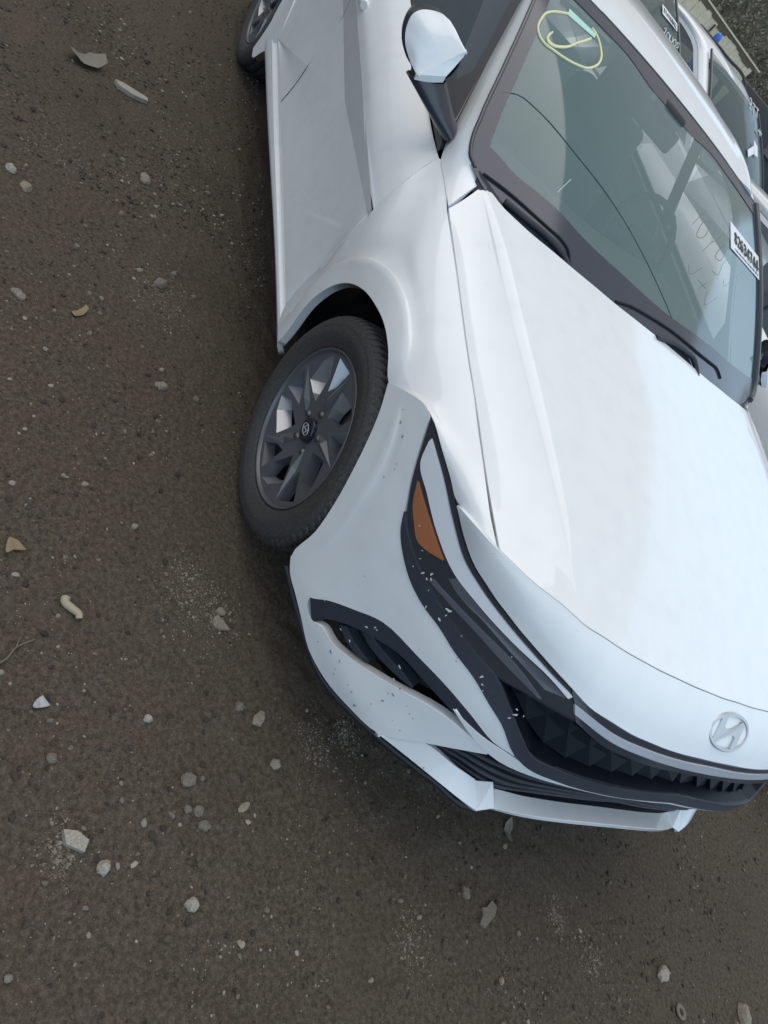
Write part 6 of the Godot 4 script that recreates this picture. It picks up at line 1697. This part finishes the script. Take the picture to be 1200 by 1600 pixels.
func make_gravel() -> void:
	gen.seed = 4242
	var patch := FastNoiseLite.new()
	patch.seed = 71; patch.frequency = 1.3; patch.fractal_octaves = 3
	for k in 3:
		var st := stool()
		stone(st, Vector3.ZERO, [V(1, 0.6, 0.8), V(1, 0.5, 0.65), V(0.9, 0.7, 0.9)][k], 100 + k * 3, 0, 0.3, 8)
		var mm := MultiMesh.new()
		mm.transform_format = MultiMesh.TRANSFORM_3D
		mm.use_colors = true
		mm.mesh = st.commit()
		var T: Array[Transform3D] = []
		var C: Array[Color] = []
		var want: int = [34000, 34000, 26000][k]
		while T.size() < want:
			var far := gen.randf() < 0.3
			var x := gen.randf_range(-2.6, 2.2) if not far else gen.randf_range(0.4, 3.2)
			var z := gen.randf_range(-1.9, 1.6) if not far else gen.randf_range(1.0, 6.5)
			if x < 0.75 and z > -0.6 and z < 3.6 and x > -0.8: continue
			var dens := smoothstep(-0.35, 0.5, patch.get_noise_2d(x, z))
			if gen.randf() > 0.25 + 0.75 * dens: continue
			var s := 0.00115 * pow(gen.randf() * 0.985 + 0.015, -0.52) * (1.0 if not far else 1.7)
			s = minf(s, 0.0085)
			var b := Basis.from_euler(V(gen.randf_range(-0.5, 0.5), gen.randf() * TAU, gen.randf_range(-0.5, 0.5))).scaled(V(s, s * gen.randf_range(0.6, 1.0), s))
			T.append(Transform3D(b, V(x, ground_y(x, z) + s * 0.12, z)))
			var q := gen.randf()
			var v := gen.randf_range(0.7, 1.25)
			q += 0.12 * (dens - 0.35)
			if q < 0.80: C.append(Color(0.05 * v * v, 0.041 * v * v, 0.032 * v * v))
			elif q < 0.93: C.append(Color(0.125 * v, 0.105 * v, 0.083 * v))
			else: C.append(Color(0.23 * v, 0.21 * v, 0.18 * v))
		# pale scuffed patches
		for c in [[1.012, -0.347, 0.035], [0.923, -0.412, 0.030], [1.002, -0.389, 0.050], [1.140, 1.545, 0.090], [0.992, 1.674, 0.070], [1.104, 0.603, 0.060], [1.153, 0.693, 0.050], [0.664, -0.698, 0.030], [1.466, 2.150, 0.120], [1.543, 1.077, 0.060], [0.424, -1.120, 0.030], [-0.253, -1.186, 0.030], [-0.141, -1.074, 0.020], [0.560, -0.660, 0.020], [1.268, 1.692, 0.100], [1.244, -0.958, 0.020]]:
			for e in 170:
				var x: float = c[0] + gen.randfn(0, c[2])
				var z: float = c[1] + gen.randfn(0, c[2] * 1.3)
				var s := 0.0009 * pow(gen.randf() * 0.97 + 0.03, -0.5)
				T.append(Transform3D(Basis.from_euler(V(gen.randf(), gen.randf() * TAU, 0)).scaled(V(s, s * 0.7, s)), V(x, ground_y(x, z) + s * 0.1, z)))
				var v := gen.randf_range(0.5, 1.2)
				C.append(Color(0.2 * v, 0.17 * v, 0.14 * v))
		mm.instance_count = T.size()
		for i in T.size():
			mm.set_instance_transform(i, T[i])
			mm.set_instance_color(i, C[i])
		var o := MultiMeshInstance3D.new()
		o.multimesh = mm
		o.material_override = M.gravel
		o.name = numbered("fine_gravel")
		add_child(o)
		tag(o, "fine loose grit and pebbles scattered over the dirt lot", "gravel", "", "stuff")

func litter(called: String, label: String, category: String, st: SurfaceTool, m: Material, x: float, z: float, turn := 0.0, group := "") -> void:
	var o := put(called, st, m)
	o.position = V(x, ground_y(x, z), z)
	o.rotation.y = turn
	tag(o, label, category, group)

func leaf(st: SurfaceTool, outline: Array, curl: float, sd: int) -> void:
	# a curled dry leaf: an outline filled by a fan of strips and bent, with a little thickness
	var nz := FastNoiseLite.new()
	nz.seed = sd; nz.frequency = 25.0
	var rim := curve(P3(outline.map(func(q): return V(q[0], 0, q[1]))), 4)
	var c := Vector3.ZERO
	for p in rim: c += p / rim.size()
	var up := func(p: Vector3) -> Vector3:
		return p + V(0, 0.006 + curl * (p - c).length_squared() * 22.0 + 0.006 * nz.get_noise_2d(p.x, p.z), 0)
	for k in rim.size():
		var a := rim[k]
		var b := rim[(k + 1) % rim.size()]
		for r in 3:
			var p0: Vector3 = up.call(c.lerp(a, r / 3.0))
			var p1: Vector3 = up.call(c.lerp(b, r / 3.0))
			var q0: Vector3 = up.call(c.lerp(a, (r + 1) / 3.0))
			var q1: Vector3 = up.call(c.lerp(b, (r + 1) / 3.0))
			quad(st, p0, p1, q1, q0, Vector3.UP)
			quad(st, p0 - V(0, 0.001, 0), p1 - V(0, 0.001, 0), q1 - V(0, 0.001, 0), q0 - V(0, 0.001, 0), Vector3.DOWN)

func chip(st: SurfaceTool, outline: Array, h: float) -> void:
	var p := PackedVector2Array()
	for q in outline: p.append(Vector2(q[0], -q[1]))
	slab(st, p, V(0, 0.001, 0), Vector3.RIGHT, V(0, 0, -1), h)

func make_litter() -> void:
	var st := stool()
	chip(st, [[-0.06, -0.022], [0.0, -0.026], [0.055, -0.006], [0.062, 0.024], [0.03, 0.026], [-0.03, 0.01], [-0.064, 0.0]], 0.016)
	litter("concrete_chip", "pale flat oblong concrete chip lying out in the open beside the rear wheel", "stone", st, M.rock_white, 1.336, 1.73, 0.35)
	st = stool()
	leaf(st, [[-0.0595, -0.0340], [-0.0085, -0.0425], [0.0425, -0.0255], [0.0765, 0.0170], [0.0425, 0.0425], [0.0000, 0.0298], [-0.0425, 0.0255], [-0.0765, 0.0000]], 0.25, 3)
	litter("crumpled_rag", "crumpled grey-green scrap of rag farthest back on the dirt", "rag", st, M.leaf_grey, 1.509, 1.736, 0.9)
	st = stool()
	chip(st, [[-0.0260, -0.0094], [0.0104, -0.0156], [0.0286, 0.0021], [0.0062, 0.0135], [-0.0208, 0.0114]], 0.012)
	litter("stone_shard", "flat light grey triangular stone shard on bare dirt nearest the camera", "stone", st, M.rock_white, 1.221, -0.941, -0.5)
	st = stool()
	chip(st, [[-0.0390, -0.0090], [-0.0150, -0.0180], [0.0375, -0.0135], [0.0420, 0.0030], [0.0150, 0.0105], [0.0060, 0.0225], [-0.0075, 0.0135], [-0.0375, 0.0120]], 0.008)
	litter("striped_chip", "flat striped grey chip of bark or slate on dirt ahead of the bumper", "chip", st, M.rock_grey, 0.143, -1.068, 0.6)
	st = stool()
	leaf(st, [[-0.0338, -0.0045], [-0.0135, -0.0153], [0.0090, -0.0108], [0.0338, -0.0135], [0.0270, 0.0045], [0.0090, 0.0135], [-0.0135, 0.0108]], 0.3, 5)
	litter("curled_leaf", "crumpled grey-brown dry leaf just ahead of the front lip", "leaf", st, M.leaf_grey, -0.004, -0.854, 1.25)
	st = stool()
	leaf(st, [[-0.0176, -0.0160], [0.0048, -0.0112], [0.0208, -0.0176], [0.0160, 0.0032], [0.0048, 0.0192], [-0.0096, 0.0096]], 0.5, 6)
	litter("tan_leaf", "small tan dry leaf at the outer edge of the lot level with the front wheel", "leaf", st, M.leaf_tan, 1.417, -0.37, 0.4)
	st = stool()
	leaf(st, [[-0.028, -0.006], [0.0, -0.012], [0.03, -0.008], [0.026, 0.004], [0.0, 0.006], [-0.03, 0.008]], 0.4, 7)
	litter("narrow_leaf", "narrow curled tan leaf on the dirt opposite the front door", "leaf", st, M.leaf_tan, 1.373, 0.427, 0.9)
	st = stool()
	tube(st, curve(P3([V(-0.026, 0.006, -0.002), V(-0.02, 0.008, 0.002), V(0.0, 0.007, 0.0), V(0.02, 0.008, -0.003), V(0.026, 0.007, 0.004)]), 4), 0.0075, 8, 0.010)
	litter("bone_piece", "cream bone-like piece lying alone on dark dirt", "bone", st, M.bone, 1.282, -0.484, -0.75)
	st = stool()
	chip(st, [[-0.0210, -0.0168], [0.0056, -0.0140], [0.0210, -0.0028], [0.0182, 0.0140], [0.0028, 0.0252], [-0.0098, 0.0084]], 0.008)
	litter("leaf_shaped_chip", "tan leaf-shaped stone chip ahead of the front tyre, below a pebble", "stone", st, M.rock_pale, 0.925, -0.432, 0.3)
	st = stool()
	tube(st, curve(P3([V(-0.055, 0.004, 0.0), V(-0.02, 0.008, 0.005), V(0.01, 0.006, -0.003), V(0.05, 0.005, 0.004)]), 4), 0.0026, 6, 0.0016)
	tube(st, P3([V(0.01, 0.006, -0.003), V(0.03, 0.012, -0.016)]), 0.0016, 5, 0.0008)
	litter("twig", "thin brown twig at the outer edge of the dirt lot", "twig", st, M.twig, 1.381, -0.604, -2.3)
	st = stool()
	leaf(st, [[-0.016, -0.004], [-0.002, -0.010], [0.014, -0.012], [0.01, 0.004], [0.0, 0.014]], 0.8, 9)
	litter("foil_scrap", "bright scrap of crumpled foil on the dirt", "foil", st, M.foil, 1.314, -0.697)
	st = stool()
	lathe(st, PackedVector2Array([Vector2(-0.003, 0.011), Vector2(-0.003, 0.021), Vector2(0.003, 0.021), Vector2(0.003, 0.011), Vector2(-0.003, 0.011)]), 24, Transform3D(Basis(Vector3.BACK, PI / 2), V(0, 0.004, 0)))
	litter("metal_washer", "round flat grey washer with a hole, lying ahead of the car", "washer", st, M.rock_grey, -0.621, -1.333)
	var k := 0
	for q in [[1.581, 0.828, 0.024, 0.013, 0.018, "rock_pale", "tan oval stone out beside the front door"], [1.527, 0.385, 0.021, 0.011, 0.014, "rock_pale", "tan flattened stone level with the door's front edge"],
			[1.15, 0.717, 0.026, 0.015, 0.019, "rock_grey", "grey stone close beside the side sill"], [1.63, 0.87, 0.018, 0.012, 0.015, "rock_white", "white stone at the outermost edge beside the door"],
			[1.097, -0.697, 0.010, 0.008, 0.009, "rock_white", "small smooth white pebble alone ahead of the front wheel"], [0.923, -0.396, 0.012, 0.010, 0.012, "rock_pale", "round pebble touching the leaf-shaped chip"],
			[0.875, -0.634, 0.012, 0.010, 0.012, "rock_grey", "round grey pebble between chips near the bumper corner"], [0.823, -0.657, 0.022, 0.008, 0.014, "rock_pale", "broken tan stone under the bumper corner"],
			[0.786, -0.76, 0.013, 0.011, 0.012, "rock_pale", "rounded tan pebble just out from the bumper's lower edge"], [1.001, -0.815, 0.018, 0.010, 0.015, "rock_grey", "flat grey stone above two round pebbles"],
			[0.977, -0.875, 0.011, 0.010, 0.012, "rock_grey", "upper of two round dark pebbles side by side"], [0.963, -0.903, 0.014, 0.011, 0.011, "rock_grey", "lower of two round dark pebbles side by side"],
			[1.16, -0.984, 0.015, 0.012, 0.012, "rock_white", "pale grey lump of stone right below the triangular shard"], [0.984, -1.046, 0.014, 0.013, 0.013, "rock_white", "angular whitish stone alone in the foreground dirt"],
			[-0.991, -1.37, 0.036, 0.022, 0.03, "rock_pale", "large tan stone in the far front corner of the lot"], [-0.587, -1.236, 0.02, 0.016, 0.03, "rock_white", "upright white stone ahead of the car near the washer"],
			[0.213, -1.019, 0.014, 0.012, 0.018, "rock_grey", "small grey stone left of the striped chip"], [1.06, -1.031, 0.004, 0.004, 0.004, "rock_grey", ""],
			[-0.92, -1.40, 0.02, 0.012, 0.016, "rock_grey", "grey stone beside the large tan stone in the far front corner"], [0.02, -0.90, 0.008, 0.007, 0.009, "rock_pale", "tiny pale pebble beside the dry leaf ahead of the lip"],
			[1.28, -0.80, 0.010, 0.008, 0.011, "rock_grey", "round dark pebble half sunk in dirt near the outer edge"], [0.87, -0.86, 0.009, 0.004, 0.017, "rock_pale", "thin tan sliver of stone near the two round pebbles"], [1.12, 0.28, 0.02, 0.012, 0.016, "rock_pale", "pale stone on the dirt just behind the front wheel"], [1.24, 1.24, 0.03, 0.015, 0.02, "rock_pale", "whitish stone out from the middle of the sill"]]:
		if q[6] == "": continue
		st = stool()
		stone(st, V(0, q[3] * 0.22, 0), V(q[2], q[3], q[4]), 200 + k * 7, 0.0, 0.2, 12)
		k += 1
		litter("stone" if q[2] > 0.0125 else "pebble", q[6], "stone" if q[2] > 0.0125 else "pebble", st, M[q[5]], q[0], q[1], k * 1.3)
	# a scatter of middling stones like one another
	gen.seed = 99
	for e in 50:
		var x := gen.randf_range(0.35, 1.6)
		var z := gen.randf_range(-1.3, 1.4)
		if e > 34: x = gen.randf_range(-1.6, 0.9); z = gen.randf_range(-1.45, -1.0)
		elif x < 0.98 and z > -0.75: x += 0.62
		st = stool()
		var s := gen.randf_range(0.005, 0.011) * (1.35 if z > 0.2 else 1.0)
		stone(st, V(0, s * 0.12, 0), V(s, s * 0.65, s * gen.randf_range(0.6, 0.95)), 600 + e, 0.0, 0.24, 8)
		litter("small_stone", "small brownish stone half sunk in the dirt lot", "stone", st, [M.rock_grey, M.rock_pale, M.rock_grey][e % 3], x, z, e * 0.9, "small stones strewn over the dirt lot")

# ------------------------------------------------------------------ what stands behind
func make_background() -> void:
	gen.seed = 17
	var suv := make_other_car("white_crossover", "white crossover with black roof bars and hand writing on its windshield, behind the sedan's roof", {"paint": M.white_paint, "w": 1.0, "roof": 1.70, "belt": 1.06, "cowl": 1.10, "header": 1.25, "tail": 3.6, "rails": true}, V(-4.05, 0, 4.5), 0.26)
	var st := stool()
	# hand writing and a folded slip on its windshield
	for q in [[[0.0, 1.0], [-0.1, 1.0], [-0.12, 0.6], [0.0, 0.4], [-0.1, 0.0], [0.05, 0.0]], [[-0.30, 1.0], [-0.26, 0.0]], [[-0.2, 0.95], [-0.4, 0.9]], [[-0.45, 1.0], [-0.6, 1.0]], [[-0.52, 1.0], [-0.5, 0.0]]]:
		stroke(st, q, 0.0045, V(-0.24, 1.60, 1.185), V(0.55, 0, -0.08), V(0, 0.055, 0.09), 3)
	for q in [[[0.0, 0.0], [-0.3, 0.1]], [[-0.14, 0.35], [-0.16, -0.3]], [[-0.22, 0.3], [-0.24, -0.2]]]:
		stroke(st, q, 0.0045, V(-0.44, 1.545, 1.06), V(0.55, 0, -0.1), V(0, 0.055, 0.09), 3)
	tag(put("window_writing", st, M.marker_white, suv), "", "", "", "stuff")
	st = stool()
	quad(st, V(0.0, 1.382, 0.66), V(-0.21, 1.44, 0.79), V(-0.25, 1.405, 0.74), V(-0.03, 1.35, 0.61), V(0, 1, -1))
	quad(st, V(-0.22, 1.47, 0.85), V(-0.34, 1.46, 0.84), V(-0.34, 1.405, 0.74), V(-0.23, 1.40, 0.72), V(0, 1, -1))
	put("paper_slip", st, M.label_white, suv)
	var hatch := make_other_car("white_hatchback", "white hatchback parked right beside the sedan's far side, its roof and dark windows showing", {"paint": M.white_paint, "w": 0.85, "roof": 1.40, "belt": 0.93, "cowl": 0.97, "header": 1.0, "tail": 3.6}, V(-2.6, 0, 0.03), 0.0)
	var van := make_other_car("grey_car", "grey car with white number sticker on its raked windshield, behind the sedan's tail", {"paint": M.silver_paint, "pillar": M.satin_black, "w": 0.85, "roof": 1.75, "belt": 1.08, "cowl": 1.14, "header": 1.55, "tail": 3.4, "nose": 0.3}, V(-1.95, 0, 4.15), 0.0)
	var c := P3([V(-0.25, 1.540, 1.132), V(-0.538, 1.540, 1.218), V(-0.536, 1.506, 1.131), V(-0.247, 1.500, 1.023)])
	plate(van, "number_sticker", c, V(0.12, 0.93, -0.33).normalized(), M.label_white, [["81416862", 0.75, 0.86, 0.5, 0.52]])
	st = stool()
	for q in [[[0.0, 0.8], [0.08, 1.0], [0.1, 0.6], [0.0, 0.0], [0.14, 0.0]], [[0.27, 0.9], [0.2, 0.3], [0.3, 0.0], [0.34, 0.7], [0.27, 0.9]], [[0.42, 0.9], [0.42, 0.1], [0.56, 0.1], [0.56, 0.9]], [[0.7, 0.9], [0.63, 0.3], [0.73, 0.0], [0.77, 0.7], [0.7, 0.9]], [[1.0, 0.9], [0.86, 0.8], [0.97, 0.4], [0.84, 0.0]]]:
		stroke(st, q, 0.0035, V(-0.26, 1.42, 0.825), V(-0.29, 0.012, 0.12), V(-0.03, 0.036, 0.1), 3)
	tag(put("window_writing", st, M.marker_white, van), "", "", "", "stuff")
	# board fence with a ragged dark top and a pale cap
	var fence := thing("board_fence", "tan board fence with a dark ragged upper edge and pale cap behind the parked cars", "fence", V(-7.9, 0, 11.2))
	for k in 72:
		var bs := stool()
		var w := 0.182
		var h := 2.08 + gen.randf_range(-0.012, 0.012)
		box(bs, V(0.1 + k * 0.19, h / 2, gen.randf_range(-0.004, 0.004)), V(w, h, 0.022))
		put("board", bs, M.board, fence)
	st = stool()
	for k in 120:
		var x := k * 0.115
		var d := 0.05 + 0.035 * gen.randf() + 0.02 * sin(k * 0.9)
		box(st, V(x + 0.05, 2.125 - d / 2, -0.018), V(0.118, d, 0.012 + 0.002 * (k % 2)))
	put("dark_top_strip", st, M.board_top, fence)
	st = stool()
	box(st, V(6.8, 2.14, 0), V(13.8, 0.025, 0.07))
	put("cap_board", st, M.board, fence)
	st = stool()
	box(st, V(2.6, 1.80, -0.05), V(2.4, 0.045, 0.05))
	box(st, V(1.2, 1.97, -0.03), V(0.022, 0.12, 0.02))
	put("rail", st, M.bark, fence)
	st = stool()
	lathe(st, PackedVector2Array([Vector2(-0.1, 0.001), Vector2(-0.1, 0.05), Vector2(-0.02, 0.06), Vector2(0.03, 0.055), Vector2(0.06, 0.035), Vector2(0.07, 0.001)]), 20, Transform3D(Basis(Vector3.BACK, PI / 2), V(-6.37, 1.92, 10.4)))
	box(st, V(-6.37, 0.92, 10.4), V(0.05, 1.84, 0.05))
	tag(put("blue_capped_post", st, M.barrel_blue), "post with a bright blue rounded cap before the tan fence", "post")
	# dark trailer beyond the end of the fence
	var lorry := thing("flatbed_trailer", "dark trailer with a pale side rail beyond the end of the tan fence", "trailer", V(-9.9, 0, 11.5), 0.2)
	st = stool()
	softbox(st, V(0, 1.3, 0), V(3.2, 1.3, 2.0), 0.04)
	put("deck_box", st, M.lorry_dark, lorry)
	st = stool()
	box(st, V(0, 1.55, -1.03), V(3.2, 0.12, 0.05))
	put("side_rail", st, M.rock_grey, lorry)
	for q in [-1.0, 1.0]:
		st = stool()
		lathe(st, PackedVector2Array([Vector2(-0.12, 0.001), Vector2(-0.12, 0.45), Vector2(0.12, 0.45), Vector2(0.12, 0.001)]), 24, Transform3D(Basis(Vector3.UP, PI / 2), V(q, 0.45, -0.85)))
		put("wheel", st, M.rubber, lorry)
	# the brushy slope
	var sl := FastNoiseLite.new()
	sl.seed = 33; sl.frequency = 0.12; sl.fractal_octaves = 4
	var hy := func(x: float, z: float) -> float:
		return maxf(0.0, (z - 13.0)) * 0.46 + sl.get_noise_2d(x, z) * clampf((z - 13) * 0.2, 0, 1.6) - 0.05
	var rows := []
	for j in 22:
		var r := PackedVector3Array()
		for i in 30:
			var x := -70.0 + i * 4.0
			var z := 12.6 + j * 2.6
			r.append(V(x, hy.call(x, z), z))
		rows.append(r)
	st = stool()
	surf(st, rows, 2, 2, 0.0, 0.0, 0.0, V(0, -50, 20))
	tag(put("brushy_hillside", st, M.slope), "dark hillside rising behind the fence", "hill", "", "structure")
	# scrub on the slope: clumps of thin stems and leaves
	for k in 3:
		var cl := stool()
		for e in 90:
			var d := V(gen.randfn(0, 0.5), absf(gen.randfn(0.7, 0.35)), gen.randfn(0, 0.5))
			var p0 := V(d.x * 0.25, 0, d.z * 0.25)
			var sd := V(gen.randfn(0, 1), gen.randfn(0, 1), gen.randfn(0, 1)).normalized()
			if e % 4 != 0:
				face(cl, p0 - sd * 0.012, p0 + sd * 0.012, d * 1.1, V(0, 0.3, -1))
			for l in (1 if e % 3 else 5):
				var c2 := p0.lerp(d * 1.1, gen.randf_range(0.35, 1.0)) + V(gen.randfn(0, 0.07), gen.randfn(0, 0.07), gen.randfn(0, 0.07))
				var a := V(gen.randfn(0, 1), gen.randfn(0, 1), gen.randfn(0, 1)).normalized() * 0.035
				var b := V(gen.randfn(0, 1), gen.randfn(0, 1), gen.randfn(0, 1)).normalized() * 0.024
				quad(cl, c2 - a, c2 + b, c2 + a, c2 - b, V(0, 1, -0.6))
		var mm := MultiMesh.new()
		mm.transform_format = MultiMesh.TRANSFORM_3D
		mm.mesh = cl.commit()
		mm.instance_count = 900
		for i in 900:
			var z := 13.4 + 24.0 * pow(gen.randf(), 1.4)
			var x := gen.randf_range(-26.0, 2.0)
			var s := gen.randf_range(0.5, 1.5)
			mm.set_instance_transform(i, Transform3D(Basis.from_euler(V(gen.randf_range(-0.3, 0.1), gen.randf() * TAU, 0)).scaled(V(s, s * gen.randf_range(0.7, 1.3), s)), V(x, hy.call(x, z) - 0.08, z)))
		var mi := MultiMeshInstance3D.new()
		mi.multimesh = mm
		mi.material_override = M["scrub_%d" % k]
		mi.name = numbered("hillside_scrub")
		add_child(mi)
		tag(mi, ["olive brush covering the hillside", "dry brown brush covering the hillside", "dark green brush covering the hillside"][k], "brush", "", "stuff")

func _ready() -> void:
	# camera: a phone held on its side
	var cam := Camera3D.new()
	cam.name = "camera"
	cam.fov = 69.6657
	cam.near = 0.05
	cam.far = 400.0
	cam.transform = Transform3D(Basis(Vector3(-0.754367, 0.645866, -0.117422), Vector3(0.305832, 0.504056, 0.807710), Vector3(0.580859, 0.573398, -0.577769)), Vector3(1.748911, 1.424808, -1.293455))
	add_child(cam)
	cam.current = true
	# overcast sky
	var we := WorldEnvironment.new()
	we.name = "environment"
	var env := Environment.new()
	env.background_mode = Environment.BG_SKY
	var sm := ProceduralSkyMaterial.new()
	sm.sky_top_color = Color(0.81, 0.915, 1.0)
	sm.sky_horizon_color = Color(0.63, 0.715, 0.79)
	sm.sky_curve = 0.25
	sm.ground_bottom_color = Color(0.2, 0.18, 0.16)
	sm.ground_horizon_color = Color(0.45, 0.45, 0.45)
	sm.sun_angle_max = 1.0
	var sky := Sky.new()
	sky.sky_material = sm
	env.sky = sky
	env.background_energy_multiplier = 1.15
	env.tonemap_mode = Environment.TONE_MAPPER_LINEAR
	env.tonemap_exposure = 1.46
	env.sdfgi_enabled = true
	env.ssao_enabled = true
	env.ssil_enabled = true
	we.environment = env
	add_child(we)
	var sun := DirectionalLight3D.new()
	sun.name = "sun"
	sun.light_energy = 0.3
	sun.light_color = Color(1.0, 0.98, 0.95)
	sun.light_angular_distance = 60.0
	sun.shadow_enabled = true
	sun.rotation_degrees = Vector3(-68, 20, 0)
	add_child(sun)

	shapes()
	materials()
	make_ground()
	make_background()
	var car := make_sedan()
	make_marks(car)
	make_gravel()
	make_litter()
